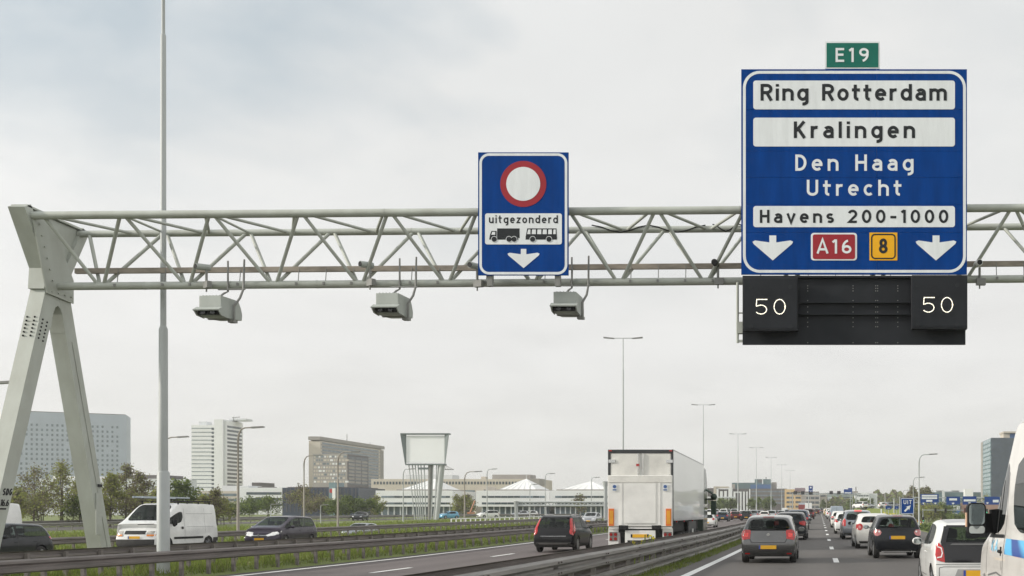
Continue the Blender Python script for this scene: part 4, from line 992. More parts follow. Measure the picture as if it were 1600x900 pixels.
tree(318, 772, 122, 30, 'small olive tree right of the white van', 'spring', 800, .17, group=GT)
for px, py, Y, w, kd, lb in ((70, 768, 125, 44, 'spring', 'low olive thicket at the foot of the trees between the gantry legs'), (120, 775, 122, 40, 'green', 'low green thicket behind the right gantry leg'), (150, 768, 128, 40, 'spring', 'olive thicket left of the white panel van'),
  (205, 765, 130, 48, 'spring', 'olive thicket hidden behind the cab of the white panel van'), (240, 772, 128, 44, 'spring', 'olive thicket behind the rear half of the white panel van'), (298, 776, 126, 36, 'green', 'low green thicket just right of the stepped mast'), (345, 778, 132, 30, 'spring', 'olive thicket between the white panel van and the stout lamp post'), (8, 770, 118, 40, 'green', 'dark thicket at the left picture edge')):
    tree(px, py, Y, w, lb, kd, 900, .2, 'bush', 'bush', 'undergrowth along the left embankment', 3)
GB = 'bushes and trees before the offices'
for i, (px, py, Y, w, k, n, lb) in enumerate([
 (392, 782, 190, 40, 'green', 900, 'dark green bush before the white office wing'), (420, 776, 200, 44, 'green', 1100, 'rounded green bush before the white office wing, next to the park lamp'),
 (466, 762, 205, 44, 'brown', 1300, 'broad brown twiggy tree before the dark blue block'), (500, 782, 200, 50, 'brown', 1100, 'brown twiggy bush before the dark blue block, right of the larger brown tree'),
 (520, 784, 195, 40, 'green', 900, 'low green bush at the foot of the stair tower'), (548, 776, 200, 34, 'green', 1000, 'upright fresh green tree at the right end of the dark blue block'),
 (572, 780, 205, 30, 'green', 900, 'small green tree left of the white tent-roof office'), (584, 776, 215, 24, 'spring', 700, 'yellow-green tree touching the corner of the tent-roof office'),
 (720, 775, 225, 24, 'spring', 700, 'yellow-green tree in the gap right of the billboard'), (735, 770, 235, 22, 'brown', 700, 'brown tree behind the orange boom lift'),
 (906, 772, 226, 26, 'brown', 300, 'bare tree before the office left of the lorry'),
 (366, 788, 180, 40, 'green', 800, 'low green bush left of the park lamp'),
 ]): tree(px, py, Y, w, lb, k, n, .26, group=GB, trunks=2)
for i, (px, py, Y, w, k, n, lb) in enumerate([
 (1116, 784, 380, 16, 'green', 600, 'low yellow-green bush just right of the lorry cab'), (1128, 779, 390, 26, 'green', 800, 'dark bush below the white columns, left one'), (1143, 781, 395, 20, 'green', 700, 'dark bush below the thick white column'),
 (1180, 779, 400, 22, 'green', 800, 'bush before the dark brick block, left of the hazy mast'), (1197, 777, 405, 24, 'green', 900, 'bush before the dark brick block, right of the hazy mast'),
 (1286, 781, 520, 9, 'green', 400, 'dark round tree right of the yellow office'), (1330, 780, 420, 26, 'green', 700, 'green trees left of the white hall'), (1352, 778, 420, 22, 'green', 700, 'dark green tree before the white hall'), (1362, 778, 430, 10, 'green', 400, 'narrow conical tree right of the white hall'),
 (1424, 760, 330, 26, 'brown', 1100, 'brown tree crown behind the UIT sign'), (1440, 759, 335, 26, 'brown', 1000, 'brown tree crown left of the widest exit sign'), (1452, 760, 330, 26, 'brown', 1100, 'brown tree crown over the widest exit sign'),
 (1452, 790, 262, 44, 'spring', 1700, 'lime-green bush below the widest exit sign'), (1474, 788, 268, 40, 'green', 1600, 'lime-green bush left of the pink-brown hall'), (1430, 796, 255, 36, 'spring', 1100, 'olive bush behind the UIT sign posts'), (1495, 806, 250, 34, 'green', 900, 'low green bush above the roof of the small white car'),
 (1548, 774, 380, 40, 'spring', 800, 'olive tree at the foot of the glass tower'),
 ]): tree(px, py, Y, w, lb, k, n, .42 if Y > 300 else .3, group='trees and bushes far along the road', trunks=2)
# far wood on the horizon: one mass
wd_ = MB()
for k in range(9000):
    px = random.uniform(1290, 1432) if k < 6500 else random.uniform(-60, 1300); Y = random.uniform(620, 760) if k < 6500 else random.uniform(700, 900); s_ = F / Y
    base = 770 if px > 1365 else 778
    if k >= 6500: base = 786
    py = base + 24 * random.random() ** 1.2 + 3 * math.sin(px * .21) + 2 * math.sin(px * .53)
    leaf(wd_, (PX(px, s_), Y, PZ(py, s_)), 1.1, random.randrange(3))
tag(wd_.build('far_wood', [LEAFS['spring'][1], LEAFS['green'][1], LEAFS['brown'][1]]), 'hazy green wood along the horizon', 'trees', kind='stuff')
# wood added behind us, out of view, to darken reflections in paint and glass
wb = MB()
for k in range(5000):
    X = random.uniform(-320, 320); Y = -random.uniform(110, 190)
    if -34 < X < 9: Y -= 260
    leaf(wb, (X, Y, T(X, 0) + random.uniform(0, 15) * random.uniform(.5, 1)), 1.6, random.randrange(3))
tag(wb.build('reflection_wood', LEAFS['green']), 'unseen green wood added behind the camera to darken car reflections', 'trees', kind='stuff')
# hedge bank on the right with yellow flowers
hb = MB()
for k in range(4200):
    Y = random.uniform(130, 235); X = 9.3 + abs(random.gauss(0, 4.5)) + (Y - 130) * .03; zb = T(X, Y)
    leaf(hb, (X, Y, zb + random.uniform(0, 1.25) * (1 - .3 * random.random())), .28, random.randrange(3))
tag(hb.build('verge_shrubs', LEAFS['green']), 'green scrub on the right verge beyond the rail', 'shrubs', kind='stuff')
YF = mat('flower_yellow', (.55, .45, .03), .8, var=.2, scale=3)
fl = MB()
for k in range(260):
    Y = random.uniform(128, 165); X = 9.2 + abs(random.gauss(0, 1.8)); leaf(fl, (X, Y, T(X, Y) + random.uniform(.9, 1.5)), .13, 0)
tag(fl.build('yellow_flowers', YF), 'yellow flowers along the exit rail', 'flowers', kind='stuff')
fp = MB(); fl = MB()
for k in range(16):
    X = -4.72 + random.uniform(-.15, .15); Y = random.uniform(27.5, 31); z0 = T(X, Y); h = random.uniform(.7, .98)
    fp.tube([(X, Y, z0), (X + random.gauss(0, .05), Y, z0 + h)], .008, 4)
    if k < 5:
        for j in range(5): leaf(fl, (X + random.gauss(0, .04), Y + random.gauss(0, .04), z0 + h + random.gauss(0, .04)), .045, 0)
r = empty('flowering_plant', (-4.72, 29, 0), 'small yellow-flowered weed growing up through the double barrier', 'plant'); fp.v = [(a + 4.72, b2 - 29, c) for a, b2, c in fp.v]; fl.v = [(a + 4.72, b2 - 29, c) for a, b2, c in fl.v]
fp.build('stem', LEAFS['green'][0], r); fl.build('blossom', YF, r)
# grass blades
GRS = [leafmat('blade_light', (0.22, 0.27, 0.06), .3, 1.5), leafmat('blade_mid', (0.15, 0.20, 0.042), .3, 1.5), leafmat('blade_dry', (0.19, 0.18, 0.08), .2, 1.5)]
def grass(name, label, areas):
    gm = MB()
    for (xa, xb, ya, yb, n, h, w) in areas:
        for k in range(n):
            X = random.uniform(xa, xb); Y = ya + (yb - ya) * random.random() ** 1.5; z0 = T(X, Y) - .02
            cl_ = .55 + .75 * abs(math.sin(X * 1.7 + Y * .9) * math.cos(Y * .63 - X)); hh = h * random.uniform(.4, 1.25) * cl_
            a = random.random() * 6.28; lx, ly = random.gauss(0, .35) * hh, random.gauss(0, .35) * hh; dx, dy = math.cos(a) * w, math.sin(a) * w
            gm.add([(X - dx, Y - dy, z0), (X + dx, Y + dy, z0), (X + lx, Y + ly, z0 + hh)], [(0, 1, 2)], random.choice([0, 1, 1, 0, 1, 2]))
    return tag(gm.build(name, GRS), label, 'grass', kind='stuff')
grass('verge_grass', 'rough green grass on the strip under the left rails', [(-23.6, -17.75, 20, 75, 42000, .24, .016), (-23.6, -17.75, 75, 160, 12000, .35, .05), (-24, -20, 24, 40, 9000, .28, .016)])
grass('verge_grass', 'tufts of grass along the foot of the double barrier', [(-4.35, -3.75, 14, 60, 9000, .16, .010), (-4.35, -3.7, 60, 160, 3500, .2, .03), (-5.7, -5.1, 12, 70, 4000, .15, .012)])
grass('verge_grass', 'long grass slope beyond the oncoming lanes', [(-37.5, -32.9, 45, 190, 24000, .34, .05), (-62, -44.2, 55, 190, 22000, .38, .07)])
# ------------------------------------------------------------------ vehicles
CF = (1.0, .90, .62, 0.0)
def car_shell(p):
    """control cage of a car, local +y is forward, rear bumper at y=0; returns (bmesh, material keys)"""
    L, W, H, gc = p['L'], p['W'] / 2, p['H'], p.get('gc', .2)
    bz, bzr, cw = p['belt'], p.get('belt_r', p['belt'] + .04), p['cowl_z']
    yc, yrf, nz = p['yc'], p['yrf'], p['nose_z']
    zr = p.get('roof_r', H - .07); zm = H; zf = p.get('roof_f', H - .05)
    tum, tumr = p.get('tum', .80), p.get('tumr', p.get('tum', .80) - .02)
    drop = p.get('drop', .075)
    xf = p.get('xf', (.91, .985, 1.0, .985, .95))
    def rows(bw, ws, belt, roof, tm, hood=None):
        z = [gc, gc + .14, gc + (belt - gc) * .55, belt - .10, belt]
        x = [f * W * ws for f in xf]
        if hood is None:
            x6 = (tm - .07) * W * ws; x += [tm * W * ws, x6]; z += [roof - drop, roof - .03]; zt = [roof - .012, roof, roof + .004]
        else:
            z[4] = hood - .06; z[3] = hood - .13; z[2] = gc + (hood - gc) * .5
            x6 = p.get('x6h', .80) * W * ws; x += [p.get('x5h', .90) * W * ws, x6]; z += [hood - .02, hood]; zt = [hood + .012, hood + .03, hood + .035]
        x += [x6 * CF[1], x6 * CF[2], 0]; z += zt
        return x, z
    ry = p['rear_y']      # y of rows 0..6 on the rear face
    yb = p['yb']; yw = p['yw']
    ST = []
    def st(ys, xz): ST.append([(x, y, z) for y, x, z in zip(ys, *xz)])
    st(list(ry) + [ry[6]] * 3, rows(0, p.get('wr', .93), bzr, zr, tumr))
    st([y + .16 for y in ry] + [ry[6] + .16] * 3, rows(0, .985, bzr, zr + (zm - zr) * .25, tumr))
    ywr = [yw + max(0, (ry[k] - ry[4])) * .9 for k in range(7)]
    ywr = [max(ywr[k], ry[k] + .24) for k in range(7)]
    st(ywr + [ywr[6]] * 3, rows(0, 1, bzr - .01, zr + (zm - zr) * .6, tum - .01))
    pw_ = p.get('pw', .05)
    st([yb - pw_] * 10, rows(0, 1, bz + (bzr - bz) * .4, zm, tum)); st([yb + pw_] * 10, rows(0, 1, bz + (bzr - bz) * .3, zm, tum))
    st([yc - .30] * 4 + [yc - .22] + [yrf - .03] + [yrf] * 4, rows(0, 1, bz, zf, tum))
    xz = rows(0, .985, bz, 0, tum, hood=cw); xz[0][4] = .93 * W; xz[1][4] = bz - .01; xz[1][5] = cw + .0; xz[0][5] = p.get('x5c', .87) * W
    st([yc + .04] * 10, xz)
    ym = (yc + L) / 2 + .05
    st([ym] * 10, rows(0, .97, 0, 0, tum, hood=(cw * .55 + nz * .45) + .03))
    st([L - p.get('noset', .26)] * 10, rows(0, .93, 0, 0, tum, hood=nz + .03))
    x, z = rows(0, p.get('wn', .86), 0, 0, tum, hood=nz)
    z[:7] = [gc, gc + .12, gc + (nz - gc) * .45, gc + (nz - gc) * .72, gc + (nz - gc) * .88, nz - .045, nz - .012]; z[7:] = [nz - .005] * 3
    fy = p.get('front_y', (L - .10, L - .02, L, L - .03, L - .07, L - .12, L - .17))
    st(list(fy) + [fy[6]] * 3, (x, z))
    def bulge(pt, amt, ref):
        t = 1 - min(1, abs(pt[0]) / ref) ** 2; return (pt[0], pt[1] + amt * (t - 1), pt[2])
    bb = p.get('bulge_r', .07); bf = p.get('bulge_f', .14)
    bm = bmesh.new(); keys = ['paint', 'glass', 'trim', 'pillar']
    V = {}
    def vert(pt):
        k = (round(pt[0], 4), round(pt[1], 4), round(pt[2], 4))
        if k not in V: V[k] = bm.verts.new(k)
        return V[k]
    def fix(i, pt):
        if i == 0: return bulge(pt, -bb, W)
        if i == len(ST) - 1: return bulge(pt, bf, W)
        return pt
    cre = []
    def face(pts, mi):
        vs = []
        for q in pts:
            v = vert(q)
            if v not in vs: vs.append(v)
        if len(vs) >= 3:
            try: f = bm.faces.new(vs); f.material_index = mi; f.smooth = True
            except ValueError: pass
    gl = p.get('glass', {'quarter', 'rear_side', 'front_side', 'tri', 'wind', 'rear'})
    low = 2 if p.get('trim_low', True) else 0; lowr = p.get('low_rows', 1)
    for sgn in (1, -1):
        m = lambda q: (q[0] * sgn, q[1], q[2])
        for i in range(len(ST) - 1):
            for k in range(9):
                mi = 0
                if k < lowr: mi = low
                if k == 4:
                    if i == 1 and 'quarter' in gl: mi = 1
                    if i == 2 and 'rear_side' in gl: mi = 1
                    if i == 3: mi = p.get('pillar', 3) if 'rear_side' in gl else 0
                    if i == 4 and 'front_side' in gl: mi = 1
                    if i == 5 and 'tri' in gl: mi = 1
                if i == 5 and k in (7, 8) and 'wind' in gl: mi = 1
                a, b_, c, d = fix(i, ST[i][k]), fix(i, ST[i][k + 1]), fix(i + 1, ST[i + 1][k + 1]), fix(i + 1, ST[i + 1][k])
                pts = [m(a), m(b_), m(c), m(d)]
                face(pts if sgn < 0 else pts[::-1], mi)
        for end in (0, len(ST) - 1):
            S = ST[end]
            for k in range(6):
                for c in range(3):
                    def col(kk, cc):
                        if kk == 6: q = S[6 + cc]
                        else: q = (S[kk][0] * CF[cc], S[kk][1], S[kk][2] if cc == 0 or kk < 5 else S[kk][2] + (S[6 + cc][2] - S[6][2]) * .6)
                        return m(fix(end, q))
                    mi = 0
                    if k < p.get('low_ends', lowr): mi = low
                    if end == 0 and k == 4 and c >= 1 and 'rear' in gl: mi = 1
                    if end == 0 and p.get('black_hatch') and k in (3, 4) and c >= 1: mi = 1 if k == 4 else 0
                    pts = [col(k, c), col(k, c + 1), col(k + 1, c + 1), col(k + 1, c)]
                    face(pts if (sgn > 0) == (end == 0) else pts[::-1], mi)
    bmesh.ops.recalc_face_normals(bm, faces=bm.faces)
    cl = bm.edges.layers.float.new('crease_edge')
    for e in bm.edges:
        ms = {f.material_index for f in e.link_faces}
        if len(ms) > 1: e[cl] = p.get('crease', .55)
        elif len(e.link_faces) == 2 and e.calc_face_angle(0) > 1.0: e[cl] = p.get('crease_hard', .45)
    return bm, keys
def subdivide(bm, lv):
    me = bpy.data.meshes.new('t'); bm.to_mesh(me); o = bpy.data.objects.new('t', me); COL.objects.link(o)
    s_ = o.modifiers.new('s', 'SUBSURF'); s_.levels = lv; s_.render_levels = lv
    dg = bpy.context.evaluated_depsgraph_get(); ev = o.evaluated_get(dg); m2 = bpy.data.meshes.new_from_object(ev)
    bpy.data.objects.remove(o); b2 = bmesh.new(); b2.from_mesh(m2); bpy.data.meshes.remove(m2); bpy.data.meshes.remove(me)
    return b2
def wheel_mesh(R_, wd, spokes=5):
    ty = MB(); n = 28
    prof = [(R_ * .66, -wd / 2 + .01), (R_ * .93, -wd / 2), (R_, -wd / 2 + .03), (R_, wd / 2 - .03), (R_ * .93, wd / 2), (R_ * .66, wd / 2 - .01)]
    vs = []; fs = []
    for r_, u in prof:
        for k in range(n): vs.append((u, r_ * math.cos(2 * math.pi * k / n), r_ * math.sin(2 * math.pi * k / n)))
    for i in range(len(prof) - 1):
        for k in range(n): fs.append((i * n + k, i * n + (k + 1) % n, (i + 1) * n + (k + 1) % n, (i + 1) * n + k))
    ty.add(vs, fs, 0, True)
    rm = MB()
    # rim faces outwards along +x
    u = wd / 2 - .015
    rm.tube([(u - .03, 0, 0), (u + .005, 0, 0)], .07, 12)
    for k in range(spokes):
        a = 2 * math.pi * k / spokes; c, s_ = math.cos(a), math.sin(a)
        rm.beam((u - .01, .04 * c, .04 * s_), (u - .005, R_ * .64 * c, R_ * .64 * s_), .03, .085, up=(1, 0, 0))
    vs = []; fs = []
    for r_, uu in ((R_ * .60, u - .03), (R_ * .66, u), (R_ * .69, u - .01)):
        for k in range(n): vs.append((uu, r_ * math.cos(2 * math.pi * k / n), r_ * math.sin(2 * math.pi * k / n)))
    for i in range(2):
        for k in range(n): fs.append((i * n + k, i * n + (k + 1) % n, (i + 1) * n + (k + 1) % n, (i + 1) * n + k))
    rm.add(vs, fs, 0, True)
    bk = MB().prism([(R_ * .67 * math.cos(2 * math.pi * k / n), R_ * .67 * math.sin(2 * math.pi * k / n)) for k in range(n)], 'x', u - .09, u - .075)
    return ty, rm, bk
class Car:
    """collects named pieces: (name, MB, [materials], parent index)"""
    def __init__(self, p):
        self.p = p; self.out = []
        bm, keys = car_shell(p); b2 = subdivide(bm, p.get('lv', 2)); bm.free()
        xs = [v.co.x for v in b2.verts]; ys = [v.co.y for v in b2.verts]; zs = [v.co.z for v in b2.verts]
        sx_ = p['W'] / (max(xs) - min(xs)); y0 = min(ys); sy_ = p['L'] / (max(ys) - y0); gc = p.get('gc', .2); sz_ = (p['H'] - gc) / (max(zs) - min(zs)); z0 = min(zs)
        for v in b2.verts: v.co = Vector((v.co.x * sx_, (v.co.y - y0) * sy_, gc + (v.co.z - z0) * sz_))
        self.bvh = BVHTree.FromBMesh(b2)
        self.wy = p['wheels']; self.R = p.get('R', .31)
        # wheel openings
        Ra = self.R * 1.13
        for wy in self.wy:
            c = Vector((wy, self.R)); dele = [f for f in b2.faces if abs(f.calc_center_median().x) > p['W'] * .30 and (Vector(f.calc_center_median().yz) - c).length < Ra]
            bmesh.ops.delete(b2, geom=dele, context='FACES')
            for e in b2.edges:
                if e.is_boundary:
                    for v in e.verts:
                        d = Vector((v.co.y, v.co.z)) - c
                        if d.length < Ra * 1.35 and abs(v.co.x) > p['W'] * .28 and v.co.z > gc + .02:
                            d = d.normalized() * Ra; v.co.y = c.x + d.x; v.co.z = c.y + d.y
        b2.normal_update(); self.bm = b2
        self.shell()
    def ray(self, o, d):
        h = self.bvh.ray_cast(Vector(o), Vector(d)); return h[0]
    def surf(self, ax, u, v):
        L = self.p['L']; H = self.p['H']
        o, d = {'rear': ((u, -3, v), (0, 1, 0)), 'front': ((u, L + 3, v), (0, -1, 0)), 'left': ((-4, u, v), (1, 0, 0)), 'right': ((4, u, v), (-1, 0, 0)), 'top': ((u, v, H + 3), (0, 0, -1))}[ax]
        h = self.ray(o, d)
        return h, Vector(d)
    def patch(self, ax, poly, off=.008, cuts=2):
        """a thin skin piece that follows the bodywork inside an outline"""
        bm = bmesh.new(); vs = [bm.verts.new((u, v, 0)) for u, v in poly]
        try: bm.faces.new(vs)
        except ValueError: return MB()
        bmesh.ops.triangulate(bm, faces=bm.faces)
        for _ in range(cuts):
            bmesh.ops.subdivide_edges(bm, edges=bm.edges[:], cuts=1, use_grid_fill=True); bmesh.ops.triangulate(bm, faces=bm.faces)
        mb = MB(); last = None; vv = []
        for v in bm.verts:
            h, d = self.surf(ax, v.co.x, v.co.y)
            if h is None:
                hh = self.bvh.find_nearest(Vector({'rear': (v.co.x, 0, v.co.y), 'front': (v.co.x, self.p['L'], v.co.y), 'left': (-2, v.co.x, v.co.y), 'right': (2, v.co.x, v.co.y), 'top': (v.co.x, v.co.y, self.p['H'])}[ax])); h = hh[0]
            vv.append(h - d * off)
        bm.verts.index_update()
        mb.add(vv, [[v.index for v in f.verts] for f in bm.faces], 0, True); bm.free()
        return mb
    def put(self, name, mb, m, parent=None):
        self.out.append([name, mb, m, parent]); return len(self.out) - 1
    def shell(self):
        p = self.p; PM = p['paint']
        groups = {}
        for f in self.bm.faces: groups.setdefault(f.material_index, []).append(f)
        nm = {0: 'body', 1: 'glass', 2: 'lower_trim', 3: 'pillar'}; mm = {0: PM, 1: p.get('glassm', GLASS), 2: p.get('trimm', BLACK) if p.get('trim_low', True) else PM, 3: BLACK}
        for mi, fs in groups.items():
            if mi != 1:
                mb = MB(); idx = {}
                for f in fs:
                    for v in f.verts:
                        if v not in idx: idx[v] = len(mb.v); mb.v.append(tuple(v.co))
                    mb.f.append([idx[v] for v in f.verts]); mb.m.append(0); mb.s.append(True)
                self.put(nm[mi], mb, mm[mi])
            else:
                seen = set(); fset = set(fs)
                for f0 in fs:
                    if f0 in seen: continue
                    isl = []; stk = [f0]; seen.add(f0)
                    while stk:
                        f = stk.pop(); isl.append(f)
                        for e in f.edges:
                            for g_ in e.link_faces:
                                if g_ in fset and g_ not in seen: seen.add(g_); stk.append(g_)
                    mb = MB(); idx = {}
                    for f in isl:
                        for v in f.verts:
                            if v not in idx: idx[v] = len(mb.v); mb.v.append(tuple(v.co))
                        mb.f.append([idx[v] for v in f.verts]); mb.m.append(0); mb.s.append(True)
                    c = sum((Vector(v) for v in mb.v), Vector()) / len(mb.v)
                    wx = max(v[0] for v in mb.v) - min(v[0] for v in mb.v)
                    n_ = ('windscreen' if c.y > p['L'] * .5 else 'rear_window') if wx > p['W'] * .45 else 'side_window'
                    self.put(n_, mb, p.get('glassm', GLASS))
        # floor, seats, wheels
        L, W, H, gc = p['L'], p['W'], p['H'], p.get('gc', .2)
        hw = W / 2 - .27
        fl = MB(); wy = self.wy; Rr = self.R * 1.2
        fl.box(-hw, hw, .16, L - .25, gc + .02, min(.5, p['belt'] - .3))
        fl.box(-W / 2 + .07, W / 2 - .07, wy[0] + Rr, wy[1] - Rr, gc + .02, gc + .25)
        self.put('underbody', fl, BLACK)
        seats = MB(); bz = p['belt']
        if p.get('seats', True):
            for ys_, n_ in ((p['yc'] - 1.05, 2), (p['yc'] - 1.95, 3)):
                if ys_ < .55 or (n_ == 3 and p.get('van')): continue
                for k in range(n_):
                    xx = (-.36, .36)[k] if n_ == 2 else (-.42, 0, .42)[k]; w_ = .23 if n_ == 2 else .2
                    top = min(bz + .12, H - .40)
                    seats.prism([(xx - w_, bz - .5), (xx + w_, bz - .5), (xx + w_ * .9, top - .05), (xx + w_ * .7, top), (xx - w_ * .7, top), (xx - w_ * .9, top - .05)], 'y', ys_, ys_ + .12)
                    seats.prism(rrect(xx - .125, xx + .125, top + .03, top + .22, .05, 3), 'y', ys_ + .01, ys_ + .10)
            seats.box(-W * .42, W * .42, p['yc'] - .4, p['yc'] + .0, bz - .35, bz - .05)
            st_ = arc(-.36, bz - .02, .17, .17, 0, 360, 14); seats.tube([(a, p['yc'] - .5, b_) for a, b_ in st_], .015, 5, cap=False)
            self.put('seat', seats, INNER)
        ty, rm, bk = wheel_mesh(self.R, p.get('tw', .20), p.get('spokes', 5))
        for wy_ in wy:
            for sg in (1, -1):
                def tr(mb):
                    m2 = MB(); m2.v = [(sg * (x + W / 2 - p.get('tw', .20) / 2 - .015), sg * y + wy_, z + self.R) for x, y, z in mb.v]; m2.f = [list(f) for f in mb.f]; m2.m = list(mb.m); m2.s = list(mb.s); return m2
                i = self.put('wheel', tr(ty), TYRE); self.put('rim', tr(rm), p.get('rimm', RIM), i); self.put('hub_plate', tr(bk), BLACK, i)
    def lamps(self, ax, poly, m, name='tail_light', off=.012):
        """mirrored lamp pair"""
        for sg in (1, -1):
            pl = [(sg * u, v) for u, v in poly] if ax in ('rear', 'front', 'top') else poly
            a = ax if ax in ('rear', 'front', 'top') else ('right' if sg > 0 else 'left')
            self.put(name, self.patch(a, pl, off), m)
    def plate(self, ax, z, x=0, w=.52, h=.11, m=None):
        pl = self.p; sg = -1 if ax == 'rear' else 1
        h1, _ = self.surf(ax, x, z); y = h1.y + sg * .012
        ya, yb = (y - .008, y) if sg < 0 else (y, y + .008)
        i = self.put('number_plate', MB().box(x - w / 2, x + w / 2, ya, yb, z - h / 2, z + h / 2), YPLATE)
        ys_ = (ya - .003, ya - .0005) if sg < 0 else (yb + .0005, yb + .003)
        e = -1 if sg < 0 else 1
        xa, xb = sorted((x + e * w / 2, x + e * (w / 2 - .045)))
        self.put('plate_band', MB().box(xa, xb, ys_[0], ys_[1], z - h / 2, z + h / 2), PBLUE, i)
    def mirrors(self, y=None, z=None, m=None, w=.20, h=.13):
        p = self.p; y = y or p['yc'] - .38; z = z or p['belt'] + .06
        for sg in (1, -1):
            mb = MB(); x0 = sg * (p['W'] / 2 - .06); x1 = sg * (p['W'] / 2 + w)
            mb.sphere(((x0 + x1) / 2 + sg * .03, y, z), 1, n=8, sq=(w * .52, .07, h * .58)); mb.box(min(x0, x0 + sg * .08), max(x0, x0 + sg * .08), y - .02, y + .03, z - .05, z + .0)
            i = self.put('mirror', mb, m or p['paint'])
            self.put('mirror_glass', MB().prism(rrect((x0 + x1) / 2 + sg * .03 - w * .40, (x0 + x1) / 2 + sg * .03 + w * .40, z - h * .4, z + h * .4, .03, 3), 'y', y - .078, y - .066), MIRG, i)
    def line(self, ax, pts, w=.006, m=None, name='seam', off=.003):
        mb = MB(); vs = []
        P = []
        for a, c in zip(pts, pts[1:]):
            n = max(2, int((Vector(c) - Vector(a)).length / .08))
            for k in range(n): P.append((a[0] + (c[0] - a[0]) * k / n, a[1] + (c[1] - a[1]) * k / n))
        P.append(pts[-1])
        fn = lambda u, v, d: (lambda hd: (hd[0] - hd[1] * off) if hd[0] is not None else Vector((0, 0, .3)))(self.surf(ax, u, v))
        ribbon(mb, P, w, fn, 0); self.put(name, mb, m or BLACK)
    def doors(self, side=('left', 'right'), handles=True):
        p = self.p; yb = p['yb']; zl = p.get('gc', .2) + .16; bz = p['belt']
        for sd_ in side:
            self.line(sd_, [(yb, bz - .03), (yb, zl), (p['yc'] - .15, zl), (p['yc'] - .05, zl + .3), (p['yc'] - .1, bz - .05)], .007)
            if p.get('rear_door', True):
                y1 = self.wy[0] + .12
                self.line(sd_, [(yb, zl), (y1 + .25, zl), (y1 + .1, zl + .3), (y1 - .05, bz - .05)], .007)
            if handles:
                for yy in ([yb + .12] + ([yb - .78] if p.get('rear_door', True) else [])):
                    h, d = self.surf(sd_, yy, bz - .13)
                    if h is not None: self.put('door_handle', MB().sphere((h.x, yy, bz - .13), 1, n=6, sq=(.028, .09, .018)), p.get('handlem', p['paint']))
    def emit(self, name, label, cat, X, Y, rz=0.0, group=None, parts=True, dz=0.0):
        z0 = T(X, Y) + .015 + dz
        if parts:
            r = empty(name, (X, Y, z0), label, cat, group, rz); objs = []
            for n_, mb, m, par in self.out: objs.append(mb.build(n_, m, objs[par] if par is not None else r))
            return r
        mats_ = []; big_ = MB()
        for n_, mb, m, par in self.out:
            if m not in mats_: mats_.append(m)
            k = mats_.index(m); b0 = len(big_.v); big_.v += mb.v
            for f, s_ in zip(mb.f, mb.s): big_.f.append([b0 + i for i in f]); big_.m.append(k); big_.s.append(s_)
        o = big_.build(name, mats_); o.location = (X, Y, z0); o.rotation_euler = (0, 0, rz)
        return tag(o, label, cat, group)
MIRG = mat('mirror_glass', (.35, .38, .38), .04, metal=1.0, var=.1)
def P_hatch(**k):
    p = dict(L=3.97, W=1.68, H=1.46, gc=.20, belt=.93, belt_r=.98, cowl_z=.98, nose_z=.72, yc=2.85, yrf=2.05, yb=1.78, yw=.62,
             rear_y=(.12, .02, .0, .09, .11, .28, .36), wheels=(.66, 3.13), R=.305, tum=.80, glass={'rear_side', 'front_side', 'tri', 'wind', 'rear'})
    p.update(k); return p
QG = 'cars in the two queueing lanes ahead'
REDD = mat('red_lens_dark', (.28, .015, .015), .2, var=.2)
REDB = mat('red_lens_bright', (.75, .05, .04), .12, var=.3, scale=20, coat=.6)
DGREY = paint('grey_metal', (.115, .115, .115), .65)
PBLK = paint('black', (.012, .012, .014)); PBLK2 = paint('black_metal', (.022, .024, .028), .3); PNAVY = paint('navy', (.02, .03, .05), .3); PSIL = paint('silver', (.42, .43, .44), .6); PWHT = paint('white', (.72, .72, .70)); PCRM = paint('cream_white', (.70, .68, .64)); PGREY = paint('mid_grey', (.23, .245, .27), .5); PMAR = paint('maroon', (.08, .018, .02), .2); PPUR = paint('dark_purple', (.045, .038, .055), .3); PLBL = paint('light_blue', (.10, .33, .50), .1); PGBLU = paint('grey_blue', (.30, .35, .40), .3); PYEL = paint('dull_yellow', (.55, .44, .20)); PDKBL = paint('dark_blue', (.03, .045, .075), .3)

# grey hatchback straight ahead
c = Car(P_hatch(paint=DGREY, trimm=DUSTY, trim_low=False))
c.lamps('rear', [(.78, .70), (.80, .92), (.76, 1.02), (.55, 1.0), (.53, .96), (.55, .74)], REDL); c.lamps('side', [(.10, .74), (.10, .98), (.24, 1.0), (.30, .93)], REDL)
c.lamps('rear', [(.73, .78), (.74, .90), (.60, .92), (.60, .80)], REDB, 'lens', .018); c.plate('rear', .485, x=-.015); c.put('bumper_trim', c.patch('rear', [(-.72, .22), (.72, .22), (.72, .33), (.60, .355), (-.60, .355), (-.72, .33)], .010), DUSTY)
c.line('rear', [(-.56, .73), (-.50, .62), (.50, .62), (.56, .73)], .008); c.line('rear', [(-.76, .405), (0, .39), (.76, .405)], .012, DUSTY)
c.line('rear', [(-.60, .99), (.60, .99)], .012); c.lamps('rear', [(.56, .27), (.70, .27), (.70, .31), (.56, .31)], REDL, 'reflector')
c.put('badge', MB().tube([(0, .035, .86), (0, .05, .86)], .05, 14), CHROME); c.put('wiper', c.patch('rear', [(-.03, 1.0), (.32, 1.035), (.32, 1.05), (-.03, 1.03)], .02, 1), BLACK)
c.put('aerial', MB().tube([(0, .55, 1.44), (0, .40, 1.60)], .008, 5), BLACK); c.doors(); c.mirrors()
c.put('brake_light', MB().box(-.17, .17, .30, .33, 1.385, 1.405), REDL)
c.emit('hatchback_car', 'grey metallic hatchback with red lamps alone at the head of our lane, nearest the barrier', 'car', PX(1201, 51.5), F / 51.5 - .3, R(-.5), QG)

